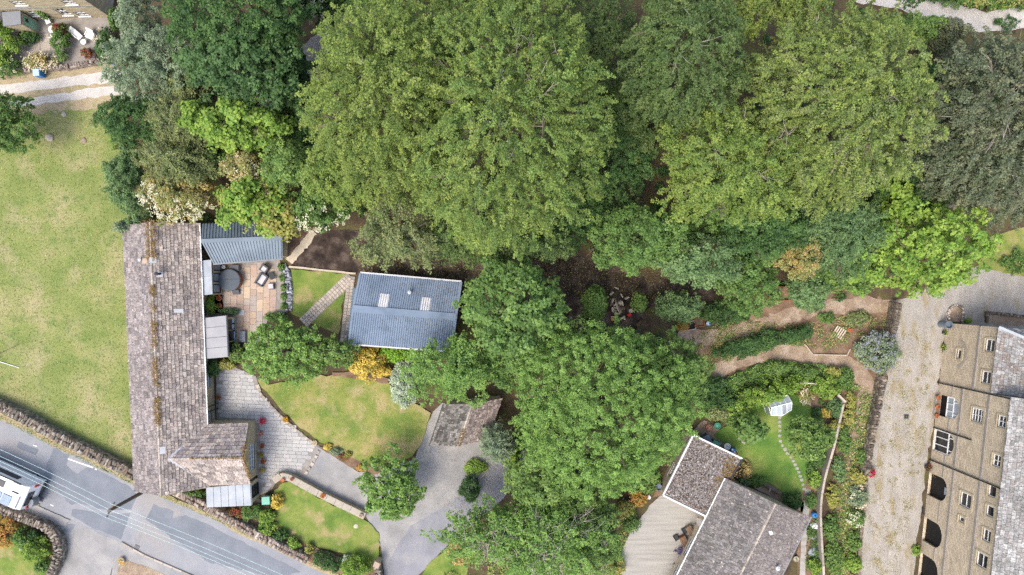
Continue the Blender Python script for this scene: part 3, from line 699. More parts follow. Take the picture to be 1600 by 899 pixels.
sheet('side_road', [(100, 808), (154, 833), (192, 850), (182, 870), (172, 899), (165, 940), (70, 940), (80, 897), (95, 872), (96, 845), (88, 822)], .006, MT['asphalt_pale'], jit=.04)
sheet('pavement', [(180, 870), (190, 847), (226, 869), (300, 901), (370, 935), (330, 950), (165, 950)], .07, MT['asphalt_pale'], jit=.02)
sheet('patch_cover', [(105, 818), (117, 820), (111, 833), (99, 830)], .012, MT['asphalt_new'], jit=.02)
sheet('forecourt', [(197, 874), (240, 890), (275, 905), (275, 950), (175, 950), (185, 885)], .085, MT['path'], jit=.05)
def kerbs(px, name, label):
    t = thing(name, label, 'kerb', tuple(P(*px[0])))
    me = slab_mesh('kerb_stone', MT['cobble'], .05, 1.0); pts = [P(x, y) for x, y in px]
    for i in range(len(pts) - 1):
        a, b = pts[i], pts[i + 1]; n = max(1, int((b - a).length / .9))
        for k in range(n):
            q = a.lerp(b, (k + .5) / n) - t.location; o = link('kerb_stone', me, t); o.location = (q.x, q.y, -.05); o.rotation_euler = (0, 0, math.atan2(b.y - a.y, b.x - a.x)); o.scale = ((b - a).length / n - .02, .16, .17)
kerbs([(-60, 739), (0, 763.5), (62, 789)], 'kerb', 'kerb stones beside the parked camper van')
kerbs([(190, 847.5), (226, 867.5), (300, 899.5), (370, 932)], 'kerb', 'kerb stones in front of the tan forecourt')
# private drives and lanes
sheet('driveway', [(470, 748), (497, 697), (520, 712), (560, 738), (600, 735), (650, 715), (668, 660), (690, 630), (770, 640), (790, 700), (770, 740), (720, 790), (670, 820), (620, 880), (600, 899), (592, 840), (570, 806), (520, 775)], .004, MT['asphalt_pale'], jit=.05)
sheet('lane', [(560, 960), (600, 899), (612, 868), (640, 822), (690, 795), (745, 758), (790, 700), (835, 690), (830, 730), (780, 785), (725, 828), (690, 862), (655, 899), (620, 960)], .012, MT['lane'], curve=False, jit=.04)
sheet('garage_apron', [(655, 720), (690, 640), (697, 642), (672, 702), (668, 722)], .03, MT['concrete'], jit=.02)
sd = sheet('sett_drive', [(338, 582), (362, 572), (400, 588), (408, 615), (440, 650), (475, 680), (498, 697), (472, 748), (452, 741), (436, 744), (425, 765), (404, 775), (398, 660), (338, 655)], .02, MT['mortar'], jit=.0)
me = slab_mesh('sett', MT['sett'], .05)
pave(sd, 'sett', me, [(338, 584), (362, 574), (398, 589), (408, 616), (440, 650), (475, 680), (494, 698), (468, 744), (452, 739), (436, 742), (425, 762), (404, 775), (398, 660), (338, 655)], .34, [.5, .6, .72], math.radians(-3), .0, .05, .022, .004)
# stone edging of the sett drive
def edging(px, label, sz=.34, z=0.0, nm='edging_stone', m='cobble', hh=.12):
    t = thing('stone_edging', label, 'edging', tuple(P(*px[0]))); me = slab_mesh(nm, MT[m], .12); q = [P(x, y) for x, y in smooth_line(px, 8)]
    d = 0.0
    for i in range(len(q) - 1):
        d += (q[i + 1] - q[i]).length
        if d >= sz:
            d = 0; o = link(nm, me, t); c = q[i] - t.location; v = q[i + 1] - q[i]
            o.location = (c.x, c.y, z - .02); o.rotation_euler = (random.gauss(0, .05), random.gauss(0, .05), math.atan2(v.y, v.x) + random.gauss(0, .08)); o.scale = (sz * random.uniform(.75, 1.0), sz * random.uniform(.65, 1.0), hh * random.uniform(.8, 1.3))
edging([(402, 600), (412, 622), (440, 652), (475, 682), (500, 700)], 'row of pale stones edging the front lawn and sett drive')
edging([(499, 703), (490, 722), (474, 746)], 'pale stone strip where the sett drive meets the tarmac')
# lawns
def lawn(name, px, m, z=.09, curve=False, jit=.05): return sheet(name, px, z, MT[m], curve, jit)
lawn('lawn', [(404, 592), (420, 600), (520, 585), (560, 590), (605, 598), (640, 625), (672, 645), (660, 690), (645, 712), (600, 727), (570, 722), (520, 702), (470, 668), (430, 630), (410, 605)], 'lawn_dry', .12)
lawn('lawn', [(432, 785), (428, 770), (447, 753), (470, 762), (520, 788), (570, 812), (590, 832), (594, 855), (585, 880), (560, 872), (500, 855), (450, 835), (430, 812)], 'lawn', .1, True)
lawn('lawn', [(455, 421), (545, 428), (536, 470), (530, 522), (500, 510), (456, 490), (458, 455)], 'lawn', .05)
lawn('lawn', [(0, 850), (25, 838), (70, 860), (88, 875), (70, 905), (0, 930), (-60, 900)], 'lawn', .06, True)
lawn('lawn', [(1115, 680), (1150, 660), (1175, 640), (1215, 615), (1245, 618), (1268, 640), (1290, 665), (1285, 700), (1262, 740), (1250, 775), (1220, 770), (1165, 745), (1150, 705)], 'lawn_green', .06, True)
lawn('lawn', [(655, 925), (665, 885), (685, 868), (715, 850), (735, 862), (730, 900), (700, 930)], 'lawn', .06)
lawn('grass_bank', [(1528, 418), (1545, 370), (1660, 340), (1660, 450), (1600, 432), (1560, 425)], 'lawn_dry', .05)
# beds
sheet('border', [(495, 698), (530, 702), (575, 722), (605, 728), (590, 742), (562, 738), (520, 712)], .06, MT['brown'])
sheet('border', [(520, 583), (560, 577), (608, 592), (606, 600), (560, 592), (520, 587)], .14, MT['brown'])
sheet('border', [(355, 815), (370, 795), (420, 790), (432, 810), (470, 845), (560, 880), (590, 885), (585, 905), (520, 895), (440, 855)], .05, MT['brown'])
sheet('border', [(316, 490), (318, 460), (346, 455), (350, 490)], .03, MT['brown'])
sheet('border', [(1230, 640), (1260, 600), (1330, 590), (1335, 620), (1305, 640), (1290, 700), (1275, 760), (1270, 899), (1245, 899), (1252, 770), (1282, 700)], .03, MT['brown'])
sheet('soil_plot', [(452, 418), (476, 388), (497, 362), (560, 360), (640, 380), (720, 395), (720, 445), (640, 437), (555, 428)], .015, MT['soil'], jit=.05)
sheet('soil_plot', [(715, 400), (860, 395), (960, 405), (1010, 440), (1110, 430), (1130, 465), (1060, 490), (1010, 480), (990, 520), (900, 520), (850, 500), (720, 445)], .012, MT['soil'], jit=.15)
sheet('earth_bank', [(440, 362), (500, 355), (478, 385), (455, 415), (444, 402)], .02, MT['brown'], jit=.08)
strip('timber_path', [(452, 410), (462, 398), (478, 380), (490, 362)], .75, .1, MT['palewood'], jit=.05)
strip('soil_edging', [(452, 417), (500, 422), (556, 428)], .16, .14, MT['palewood'], jit=.01)
sheet('brown_bank', [(1190, 470), (1300, 450), (1400, 470), (1398, 530), (1380, 600), (1340, 640), (1340, 700), (1330, 899), (1300, 899), (1310, 640), (1290, 590), (1200, 560), (1080, 610), (1060, 560), (1120, 520)], .0, MT['brown'], jit=.2)
strip('garden_path', [(1400, 478), (1330, 478), (1270, 484), (1230, 494), (1190, 508), (1150, 520), (1110, 528), (1060, 522)], 1.35, .02, MT['path'], jit=.12)
strip('garden_path', [(1060, 602), (1090, 592), (1130, 575), (1180, 556), (1230, 550), (1280, 562), (1330, 572), (1352, 600), (1348, 650), (1334, 720), (1322, 800), (1314, 870), (1312, 930)], 1.35, .024, MT['path'], jit=.12)
sheet('dug_pit', [(1257, 540), (1275, 515), (1300, 505), (1320, 515), (1330, 530), (1322, 552), (1270, 553)], .03, MT['brown'], jit=.06)
yd = sheet('gravel_yard', [(1402, 472), (1440, 452), (1490, 430), (1532, 414), (1570, 425), (1680, 450), (1680, 560), (1482, 500), (1476, 520), (1462, 640), (1448, 720), (1420, 960), (1335, 960), (1348, 800), (1360, 700), (1385, 600), (1400, 520)], .005, MT['gravel'], jit=.08)
sheet('stone_plot', [(1482, 503), (1484, 484), (1494, 477), (1506, 482), (1504, 504)], .03, MT['path'], jit=.03)
sheet('stone_plot', [(1542, 506), (1543, 488), (1600, 495), (1640, 500), (1640, 512)], .03, MT['path'], jit=.03)
sheet('lane', [(1280, -60), (1340, 4), (1400, 12), (1450, 30), (1490, 50), (1540, 50), (1680, 36), (1680, 8), (1600, 14), (1540, 18), (1490, 6), (1440, -10), (1400, -60)], .02, MT['chalk'], jit=.06)
strip('lane', [(400, 160), (480, 95), (520, 62), (580, 20), (640, -40)], 2.6, .02, MT['mortar'], jit=.05)
cd = sheet('concrete_drive', [(1015, 790), (1040, 768), (1110, 800), (1110, 830), (1060, 910), (1040, 960), (920, 960), (958, 890), (985, 830)], .015, MT['concrete'], jit=.05)
strip('garden_walk', [(1262, 765), (1259, 800), (1256, 850), (1252, 930)], .5, .05, MT['concrete'], jit=.03)
strip('paved_strip', [(1150, 735), (1200, 765), (1260, 795)], 1.0, .03, MT['path'], jit=.08)
sheet('side_passage', [(1020, 775), (1075, 680), (1088, 690), (1045, 775)], .02, MT['brown'], jit=.05)
sheet('potting_yard', [(1075, 680), (1100, 655), (1150, 690), (1145, 712), (1120, 705)], .04, MT['path'], jit=.05)
# patio with flagstones, cobble path across the small lawn
pat = sheet('patio', [(316, 410), (437, 405), (442, 425), (446, 450), (446, 488), (420, 496), (405, 535), (366, 535), (366, 500), (316, 492)], .03, MT['mortar'], jit=0)
me = slab_mesh('flagstone', MT['flag'], .02)
pave(pat, 'flagstone', me, [(346, 412), (430, 408), (437, 440), (440, 486), (416, 497), (404, 533), (370, 533), (372, 498), (346, 492)], .60, [.6, .6, .9, 1.1], math.radians(89), .0, .06, .03, .004)
lp = strip('cobble_path', [(474, 505), (505, 475), (549, 433)], 1.05, .06, MT['mortar'], curve=False, jit=.0)
me = slab_mesh('cobble', MT['cobble'], .06)
def block_row(px, w, across, parent, me, nm, z, h, step):
    a, b = P(*px[0]), P(*px[1]); d = (b - a); L = d.length; u = d / L; n = Vector((-u.y, u.x, 0)); off = wmat(parent).translation; k = int(L / step)
    for i in range(k):
        x = 0.0
        for j in range(across):
            c = a + u * (i + .5) * step + n * ((j + .5) / across - .5) * w - off
            o = link(nm, me, parent); o.location = (c.x, c.y, z); o.rotation_euler = (random.gauss(0, .02), random.gauss(0, .02), math.atan2(u.y, u.x) + random.gauss(0, .03)); o.scale = (step - .03, w / across - .03, h * random.uniform(.9, 1.1))
block_row([(474, 505), (549, 433)], 1.0, 3, lp, me, 'cobble', .0, .1, .3)
cpth = strip('cobble_path', [(537, 535), (549, 432)], .7, .055, MT['mortar'], curve=False, jit=0)
block_row([(537.5, 533), (549, 433)], .64, 2, cpth, me, 'cobble', .0, .1, .3)
# stepping stones in the round garden
sp = thing('stepping_stones', 'curving line of small pale stepping stones across the green lawn', 'path', tuple(P(1218, 652)))
me = slab_mesh('stepping_stone', MT['concrete'], .06)
for i, (x, y) in enumerate([(1218, 652), (1218, 659), (1218, 666), (1218, 673), (1218, 681), (1219, 689), (1222, 696), (1226, 702), (1230, 708), (1235, 714), (1239, 720), (1242, 726), (1245, 732), (1248, 738), (1250, 744), (1252, 750), (1254, 757), (1256, 764)]):
    c = P(x, y) - sp.location; o = link('stepping_stone', me, sp); o.location = (c.x, c.y, .03); o.rotation_euler = (0, 0, random.gauss(0, .25)); o.scale = (.27 * random.uniform(.9, 1.15), .26 * random.uniform(.9, 1.15), .06)
# yard slabs by the far cottage
me = slab_mesh('flagstone', MT['cobble'], .02)
pave(yard, 'flagstone', me, [(62, 45), (88, 40), (84, 75), (70, 92), (48, 92), (45, 80), (60, 60)], .8, [.8, .9], .1, .0, .03, .03, .003)
# walls
ST = [G('7c7468'), G('8c8478'), G('69645c'), G('9a9286'), G('786c60'), G('605c56')]
STP = [G('8c8076'), G('9a8e84'), G('7e7066'), G('766a64'), G('a69c92')]
stone_wall('dry_stone_wall', 'long weathered dry stone wall between the meadow and the road', [(-60, 614), (0, 636), (30, 650), (70, 672), (100, 688), (160, 718), (208, 742)], .85, .95, ST)
stone_wall('dry_stone_wall', 'dry stone wall below the long house beside the road', [(268, 767), (310, 786), (350, 808), (400, 835), (445, 858), (478, 874)], .7, .9, STP)
stone_wall('dry_stone_wall', 'curved stone wall around the corner garden with coloured shrubs', [(-40, 778), (0, 797), (40, 812), (70, 824), (86, 841), (91, 862), (86, 882), (74, 905)], .7, .9, ST, ss=.2)
slab_wall('garden_wall', 'low curving wall with pale coping slabs above the lower lawn', [(427, 752), (436, 746), (448, 746), (465, 754), (510, 778), (570, 807)], .62, .7, MT['stone'], MT['stone_pale'], .9)
slab_wall('garden_wall', 'thin stone wall along the shrubs right of the bungalow garden', [(1309, 618), (1318, 628), (1312, 660), (1303, 700), (1290, 745), (1283, 790), (1284, 840), (1287, 890), (1288, 930)], .2, .95, MT['mortar'], MT['cobble'], 1.0)
stone_wall('retaining_wall', 'dark stone retaining wall at the top of the gravel yard', [(1404, 474), (1401, 495), (1396, 520)], .5, 1.3, [G('6a6258'), G('7a7062'), G('5a544c')])
stone_wall('retaining_wall', 'stone retaining wall left of the gravel yard below the lavender bush', [(1382, 588), (1376, 620), (1368, 660), (1360, 700), (1355, 740)], .45, 1.2, [G('6a6258'), G('8a8072'), G('5a544c')])
stone_wall('retaining_wall', 'narrow rubble edge of the yard beside the flower bank', [(1354, 752), (1350, 800), (1345, 850), (1341, 930)], .3, .5, [G('6a6258'), G('8a8072'), G('79736a')], coping=False)
stone_wall('stone_edge', 'ring of small stones around the round plot by the mill', [(1483, 500), (1484, 486), (1493, 478), (1503, 481), (1506, 490), (1504, 503)], .2, .2, [G('6a5f52'), G('8a8072'), G('c0b6aa')], ss=.2, coping=False, cat='edging')
stone_wall('stone_edge', 'line of small stones around the square plot by the mill', [(1543, 504), (1543, 489), (1570, 491), (1600, 495), (1625, 499)], .22, .25, [G('6a5f52'), G('8a8072'), G('57504a')], ss=.22, coping=False, curve=False, cat='edging')
stone_wall('yard_wall', 'low stone wall in front of the far cottage garden', [(38, 109), (70, 106), (105, 104), (140, 98), (178, 91)], .35, .6, STP)
stone_wall('rockery', 'bed of blue-grey stones edging the patio', [(442, 415), (449, 430), (452, 455), (451, 485)], .55, .18, [G('8e919c'), G('a3a6b0'), G('777a86')], ss=.2, cat='stone bed')
stone_wall('gate_pier_wall', 'short stone wall stub with pink capped pier by the lane', [(588, 882), (590, 896), (592, 915)], .55, .9, ST)
pr = thing('gate_pier', 'square stone gate pier with a pinkish cap beside the lane', 'gate pier', tuple(P(594, 879)))
c = P(591, 878, .6); MB().box((c.x, c.y, 0), (.5, .5, 1.25), -.4).build('pier', MT['stone'], pr); MB().box((c.x, c.y, 1.25), (.62, .62, .14), -.4, taper=.8).build('cap', MT['flag'], pr)
# ------------------------------------------------------------------ the long stone house
DK = .82
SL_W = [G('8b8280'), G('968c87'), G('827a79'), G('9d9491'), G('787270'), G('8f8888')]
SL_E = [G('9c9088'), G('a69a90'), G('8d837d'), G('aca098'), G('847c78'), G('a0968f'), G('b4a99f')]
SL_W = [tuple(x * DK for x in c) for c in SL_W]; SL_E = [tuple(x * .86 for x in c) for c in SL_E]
he, hr = 2.5, 4.4
def V3(v, z): return Vector((v.x, v.y, z))
house = thing('stone_house', 'long low stone house with mossy slate roof beside the meadow', 'house', tuple(P(262, 560, 2)[:2]) + (0,))
A, B = P(192, 352, he), P(210, 768, he); D, C = P(311, 349, he), P(327, 762, he)   # eaves: west top, west bottom, east top, east bottom
R0, R1 = V3((A + D) / 2, hr), V3((B + C) / 2, hr)
def inset(a, b, d): return a.lerp(b, d / (a - b).length)
# walls
wA, wD = inset(A, D, .3), inset(D, A, .3); wB, wC = inset(B, C, .3), inset(C, B, .3)
wA, wB = inset(wA, wB, .15), inset(wB, wA, .15); wD, wC = inset(wD, wC, .15), inset(wC, wD, .15)
east = Wall(wC, wD, he + .1); wm = MB()
ops = []
for (px, py, w, h_) in ((321, 597, 1.1, 1.15), (324, 650, .95, 1.2)):
    u, v = east.uv(px, py); ops.append((east.op(u - w / 2, .85, u + w / 2, .85 + h_), MT['white'], 2, 2, MT['pane_pale']))
for (px, py, w, h_) in ((308, 379, 1.15, .85), (317, 484, 1.15, 1.1)):
    u, v = east.uv(px, py); ops.append((east.op(u - w / 2, 1.0, u + w / 2, 1.0 + h_), MT['dark'], 2, 1, MT['whitesheet']))  # pale panes: the sky's reflection is put into their colour
east.mesh(wm)
for a, b in ((wA, wB), (wB, wC), (wD, wA)): Wall(a, b, he + .1).mesh(wm)
wm.add([V3(wB, he), V3(wC, he), R1.lerp(R0, .01) - Vector((0, 0, .12))], [(0, 1, 2)]); wm.add([V3(wD, he), V3(wA, he), R0.lerp(R1, .01) - Vector((0, 0, .12))], [(0, 1, 2)])
wm.build('wall', MT['masonry_pale'], house)
for o, m, c_, r_, mp in ops: east.window(house, o, m, mp, c_, r_, .07)
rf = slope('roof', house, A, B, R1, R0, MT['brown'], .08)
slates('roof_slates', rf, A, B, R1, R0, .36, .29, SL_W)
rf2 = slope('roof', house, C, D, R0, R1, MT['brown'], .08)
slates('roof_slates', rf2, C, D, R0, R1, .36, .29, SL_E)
def ridge(parent, a, b, n, m, r=.14):
    me = None
    for i in range(n):
        p, q = a.lerp(b, i / n), a.lerp(b, (i + .97) / n); d = (q - p).normalized(); s = d.cross(Vector((0, 0, 1))).normalized()
        if me is None:
            mb = MB(); mid = Vector((0, 0, 0)); L = (q - p).length
            mb.hexa([(0, -r * 1.3, -.12), (L, -r * 1.3, -.12), (L, r * 1.3, -.12), (0, r * 1.3, -.12), (0, -r * .35, .06), (L, -r * .35, .06), (L, r * .35, .06), (0, r * .35, .06)])
            me = bpy.data.meshes.new('ridge_tile'); me.from_pydata([tuple(x) for x in mb.v], [], mb.f); me.materials.append(m)
        o = link('ridge_tile', me, parent); w = wmat(parent).inverted() @ p
        o.location = w + Vector((0, 0, random.uniform(-.01, .015))); o.rotation_euler = (random.gauss(0, .02), -math.atan2(d.z, math.hypot(d.x, d.y)), math.atan2(d.y, d.x))
ridge(rf2, R0, R1, 38, MT['cobble'])
def moss(parent, a, b, n, w, dz=.12, pal='moss', leaf=.09):
    f = rng.random(n); f = f if n < 1 else f; keep = (np.sin(f * 23 + 1) + np.sin(f * 51) + rng.normal(0, .8, n)) > -.3; f = f[keep]; n = len(f)
    a = np.array(a); b = np.array(b); pos = a + (b - a) * f[:, None] + rng.normal(0, 1, (n, 3)) * [w, w * .5, .03] + [0, 0, dz]
    pos[:, 2] -= np.abs(rng.normal(0, .06, n))
    quads('moss', parent, pos, rng.normal(0, .35, (n, 3)) + [0, 0, 1], leaf * rng.uniform(.7, 1.5, n), .8, pcol(pal, n), origin=wmat(parent).translation)
moss(rf2, R0, R0.lerp(R1, .14), 1400, .26, .08); moss(rf2, R0.lerp(R1, .23), R0.lerp(R1, .78), 3200, .15, .1)
# east wing
NA, NB = P(318, 664, he), P(389, 661, he); SA, SB = P(322, 759, he), P(392, 756, he); hw = 4.05
WR1 = V3((NB + SB) / 2, hw); WR0 = P(263, 717, hw); WR1 = V3(WR1, hw)
def on_slope(p):           # a point of the main east slope, plan position p
    n = (D - C).cross(R0 - C).normalized(); return C.z - (n.x * (p.x - C.x) + n.y * (p.y - C.y)) / n.z
rw = slope('roof', house, SA, SB, WR1, WR0, MT['brown'], .05); slates('roof_slates', rw, SA, SB, WR1, WR0, .4, .33, SL_E)
rw2 = slope('roof', house, NB, NA, WR0, WR1, MT['brown'], .05); slates('roof_slates', rw2, NB, NA, WR0, WR1, .4, .33, SL_W + SL_E[:3])
ridge(rw2, WR0, WR1, 12, MT['cobble'], .12)
moss(rw2, WR0.lerp(WR1, .3), WR1, 700, .1, .1); moss(rw2, WR1, WR1.lerp(SB, .8), 500, .1, .08); moss(rw2, WR1, WR1.lerp(NB, .4), 250, .1, .08)
for e in ((NA, WR0), (SA, WR0)):
    vb = MB(); vb.beam(e[0] + Vector((0, 0, .07)), e[1] + Vector((0, 0, .07)), .3, .05); vb.build('valley_lead', MT['lead'], rw)
g1 = V3(inset(SB, SA, .25), 0); g2 = V3(inset(NB, NA, .25), 0); g1 = inset(g1, g2, .2); g2 = inset(g2, g1, .2)
gw = Wall(g1, g2, he + .05); wm2 = MB(); u, v = gw.uv(398, 712); o1 = gw.op(u - 1.15, .75, u + 1.15, 1.95); gw.mesh(wm2)
wm2.add([V3(g1, he), V3(g2, he), WR1 - Vector((.25, 0, .1))], [(0, 1, 2)])
i1, i2 = V3(inset(SA, SB, .0), 0), V3(NA, 0); Wall(g2, inset(i2, g2, .0), he + .05).mesh(wm2); Wall(inset(i1, g1, .0), g1, he + .05).mesh(wm2)
wm2.build('wing_wall', MT['masonry_pale'], house); gw.window(house, o1, MT['white'], MT['pane_pale'], 5, 2, .07, label='wide white multi-pane window in the wing gable')
# rainwater goods, flues, rooflights
gt = MB(); gt.beam(C + Vector((.05, .2, -.02)), D + Vector((.05, 0, -.02)), .12, .1); gt.build('gutter', MT['white'], house)
for (px, py, nm) in ((218, 406, 'flue'), (243, 706, 'flue')):
    q = P(px, py, 4.0); MB().lathe((q.x, q.y, 3.6), [(.11, 0), (.11, .35), (.15, .36), (.15, .45), (.02, .5)], 12).build(nm, MT['lead' if py < 500 else 'terracotta'], house)
q = P(246, 428, 4.6); MB().lathe((q.x, q.y, 3.9), [(.1, 0), (.1, .8), (.16, .82), (.16, .95), (.03, 1.0)], 12).build('flue', MT['dark'], house)
for (px, py, s) in ((243, 407, (.55, .5)), (275, 486, (.75, .35)), (257, 702, (.5, .6)), (228, 408, (.7, .45)), (251, 429, (.5, .45))):
    q = P(px, py, 3.9); on_e = px > 238
    nn = ((D - C).cross(R0 - C)).normalized() if on_e else ((B - A).cross(R0 - A)).normalized()
    nn = nn if nn.z > 0 else -nn; base = C if on_e else A
    z = base.z - (nn.x * (q.x - base.x) + nn.y * (q.y - base.y)) / nn.z
    ux = Vector((1, 0, -nn.x / nn.z)).normalized(); uy = nn.cross(ux); c0 = Vector((q.x, q.y, z)) + nn * .09
    p = [c0 + ux * a * s[0] / 2 + uy * b * s[1] / 2 for a, b in ((-1, -1), (1, -1), (1, 1), (-1, 1))]
    MB().hexa([x - nn * .05 for x in p] + p).build('flashing', MT['palegrey'] if px != 228 else MT['flag'], house)
gd = MB()
for q in ((343.5, 630), (343.5, 638)):
    a = P(322, q[1] + 8, he); b = P(341, q[1], .1); gd.tube([a, b], .05, 6)
gd.build('downpipe', MT['dark'], house)
# --- glazed lean-to on the patio side with white roof
lt = thing('sun_room', 'small lean-to with white roof and dark framed rooflights on the patio', 'extension', tuple(P(325, 435)))
hh = 2.35; a, b, c, d = P(312, 408, hh), P(330, 406, hh), P(332, 460, hh), P(313, 462, hh)
lroof = slope('roof', lt, d, c, b, a, MT['whitesheet'], .12)
for i in (1,): MB().beam(a.lerp(d, .49) + Vector((0, 0, .02)), b.lerp(c, .49) + Vector((0, 0, .02)), .05, .04).build('seam', MT['lead'], lroof)
w1, w2, w3, w4 = [V3(x, 0) for x in (P(329, 461, hh), P(330.5, 408, hh), P(314, 408, hh), P(314, 461, hh))]
w1.x += .1; w2.x += .1; e = Wall(w1, w2, hh - .1); wm = MB(); L3 = e.L / 3; ow = [e.op(L3 * i + .12, .4, L3 * (i + 1) - .02, 2.1) for i in range(3)]; e.mesh(wm, .1); Wall(w4, w1, hh - .1).mesh(wm); Wall(w2, w3, hh - .1).mesh(wm); wm.build('wall', MT['stone'], lt)
for o in ow: e.window(lt, o, MT['dark'], MT['whitesheet'], 1, 1, .1, d=.04, sill=False)  # panes coloured pale to stand in for reflected sky
# --- blue slate-metal extension north of the patio
ex = thing('metal_roof_extension', 'patio wing with ribbed slate-blue metal roof under the trees', 'extension', tuple(P(380, 390)))
he2, hr2 = 2.4, 3.3
a, b, c, d = P(316, 360, he2 + .05), P(440, 356, he2 + .05), P(441.5, 404, he2), P(333, 412, he2)
r0, r1 = P(314, 377, hr2), P(441, 372, hr2); a, b = P(316, 350, he2), P(440, 345, he2)
ribs('roof', ex, d, c, r1, r0, 26, MT['slatemetal'], .06, .07); ribs('roof', ex, b, a, r0, r1, 26, MT['slatemetal'], .06, .07)
MB().beam(r0 + Vector((0, 0, .03)), r1 + Vector((0, 0, .03)), .35, .05).build('ridge_cap', MT['slatemetal'], ex); MB().beam(d + Vector((0, -.06, -.04)), c + Vector((0, -.06, -.04)), .13, .1).build('gutter', MT['grey'], ex)
s1, s2 = V3(inset(d, c, .2), 0) + Vector((0, .25, 0)), V3(inset(c, d, .25), 0) + Vector((0, .25, 0)); n2, n1 = V3(inset(b, a, .25), 0), V3(a, 0)
wm = MB(); w_ = Wall(s1, s2, he2); dd = [w_.op(1.2, .05, 3.4, 2.1)]; w_.mesh(wm); Wall(s2, n2, he2).mesh(wm); Wall(n2, n1, he2).mesh(wm); wm.add([V3(s2, he2), V3(n2, he2), V3(r1, hr2 - .05) - Vector((.25, 0, 0))], [(0, 1, 2)]); wm.build('wall', MT['stone'], ex)
w_.window(ex, dd[0], MT['dark'], MT['pane'], 2, 1, .08, sill=False)
# --- zinc roofed porch
zp = thing('zinc_porch', 'flat-roofed porch with four grey zinc panels on the house side', 'porch', tuple(P(340, 525)))
hz = 2.3; a, b, c, d = P(318, 497, hz), P(354, 493, hz), P(357, 558, hz), P(321, 561, hz); m0 = MT['zinc']
MB().hexa([V3(x, hz - .25) for x in (d, c, b, a)] + [V3(x, hz - .02) for x in (d, c, b, a)]).build('fascia', MT['grey'], zp)
for i in range(4):
    f0, f1 = i / 4 + .006, (i + 1) / 4 - .006; q = [a.lerp(d, f1), b.lerp(c, f1), b.lerp(c, f0), a.lerp(d, f0)]; q = [q[0].lerp(q[1], .06), q[1].lerp(q[0], .02), q[2].lerp(q[3], .02), q[3].lerp(q[2], .06)]
    MB().hexa([V3(x, hz - .02) for x in q] + [V3(x, hz + .05) for x in q]).build('roof_panel', MT['zinc'], zp)
q = [V3(x, 0) for x in (d, c, b, a)]; ctr = sum(q, Vector()) / 4; q = [x.lerp(ctr, .1) for x in q]; wm = MB(); e = Wall(q[1], q[2], hz - .25); ow = [e.op(.15 + i * (e.L - .3) / 3, .3, .1 + (i + 1) * (e.L - .3) / 3, 1.95) for i in range(3)]; e.mesh(wm, .1)
Wall(q[0], q[1], hz - .25).mesh(wm); Wall(q[2], q[3], hz - .25).mesh(wm); wm.build('wall', MT['stone'], zp)
for o in ow: e.window(zp, o, MT['dark'], MT['pane'], 1, 1, .07, d=.05, sill=False)
# --- white roofed porch at the road end
wp = thing('white_porch', 'porch with white panelled roof at the road end of the house', 'porch', tuple(P(358, 772)))
a, b, c, d = P(322, 762, hz), P(391, 756, hz), P(393, 790, hz), P(323, 793, hz)
MB().hexa([V3(x, hz - .22) for x in (d, c, b, a)] + [V3(x, hz - .02) for x in (d, c, b, a)]).build('fascia', MT['white'], wp)
for i in range(6):
    f0, f1 = i / 6 + .006, (i + 1) / 6 - .006; q = [d.lerp(c, f0), d.lerp(c, f1), a.lerp(b, f1), a.lerp(b, f0)]
    MB().hexa([V3(x, hz - .02) for x in q] + [V3(x, hz + .045) for x in q]).build('roof_panel', MT['whitesheet'], wp)
q = [V3(x, 0) for x in (d, c, b, a)]; ctr = sum(q, Vector()) / 4; q = [x.lerp(ctr, .06) for x in q]; wm = MB(); e = Wall(q[1], q[2], hz - .22); o = e.op(.35, .02, 1.5, 1.95); e.mesh(wm, .12); Wall(q[0], q[1], hz - .22).mesh(wm); Wall(q[2], q[3], hz - .22).mesh(wm); wm.build('wall', MT['stone'], wp)
e.window(wp, o, MT['dark'], MT['pane'], 2, 3, .07, d=.06, sill=False)

# ------------------------------------------------------------------ blue metal workshop
sh = thing('workshop', 'workshop with blue ribbed metal roof beside the dark soil plot', 'outbuilding', tuple(P(635, 485)))
e1, r1_ = 2.5, 3.05
nl, nr_, sl, sr = P(563, 427, e1), P(721, 441, e1), P(545, 537, e1), P(706, 549, e1); rl, rr_ = P(556, 485, r1_), P(719, 498, r1_)
rl = V3((nl + sl) / 2, r1_); rr_ = V3((nr_ + sr) / 2, r1_)
ra = ribs('roof', sh, sl, sr, rr_, rl, 46, MT['bluemetal'], .055, .07); rb = ribs('roof', sh, nr_, nl, rl, rr_, 46, MT['bluemetal'], .055, .07)
MB().beam(rl + Vector((0, 0, .05)), rr_ + Vector((0, 0, .05)), .62, .06).build('ridge_cap', MT['bluemetal'], sh)
for e in ((nl, rl, sl), (nr_, rr_, sr)):
    for p, q in ((e[0], e[1]), (e[2], e[1])): MB().beam(p + Vector((0, 0, .04)), q + Vector((0, 0, .04)), .16, .09).build('verge_trim', MT['bluemetal'], sh)
MB().beam(nl + Vector((0, .06, -.02)), nr_ + Vector((0, .06, -.02)), .14, .12).build('gutter', MT['palegrey'], sh); MB().beam(sl + Vector((0, -.06, -.02)), sr + Vector((0, -.06, -.02)), .14, .12).build('gutter', MT['palegrey'], sh)
for f in (.235, .645):
    p, q = nl.lerp(nr_, f), rl.lerp(rr_, f); p2, q2 = nl.lerp(nr_, f + .09), rl.lerp(rr_, f + .09); up = Vector((0, 0, .055))
    ribs('rooflight', sh, p2.lerp(q2, .52) + up, p.lerp(q, .52) + up, p.lerp(q, .95) + up, p2.lerp(q2, .95) + up, 4, MT['palegrey'], .05, .045, .02)
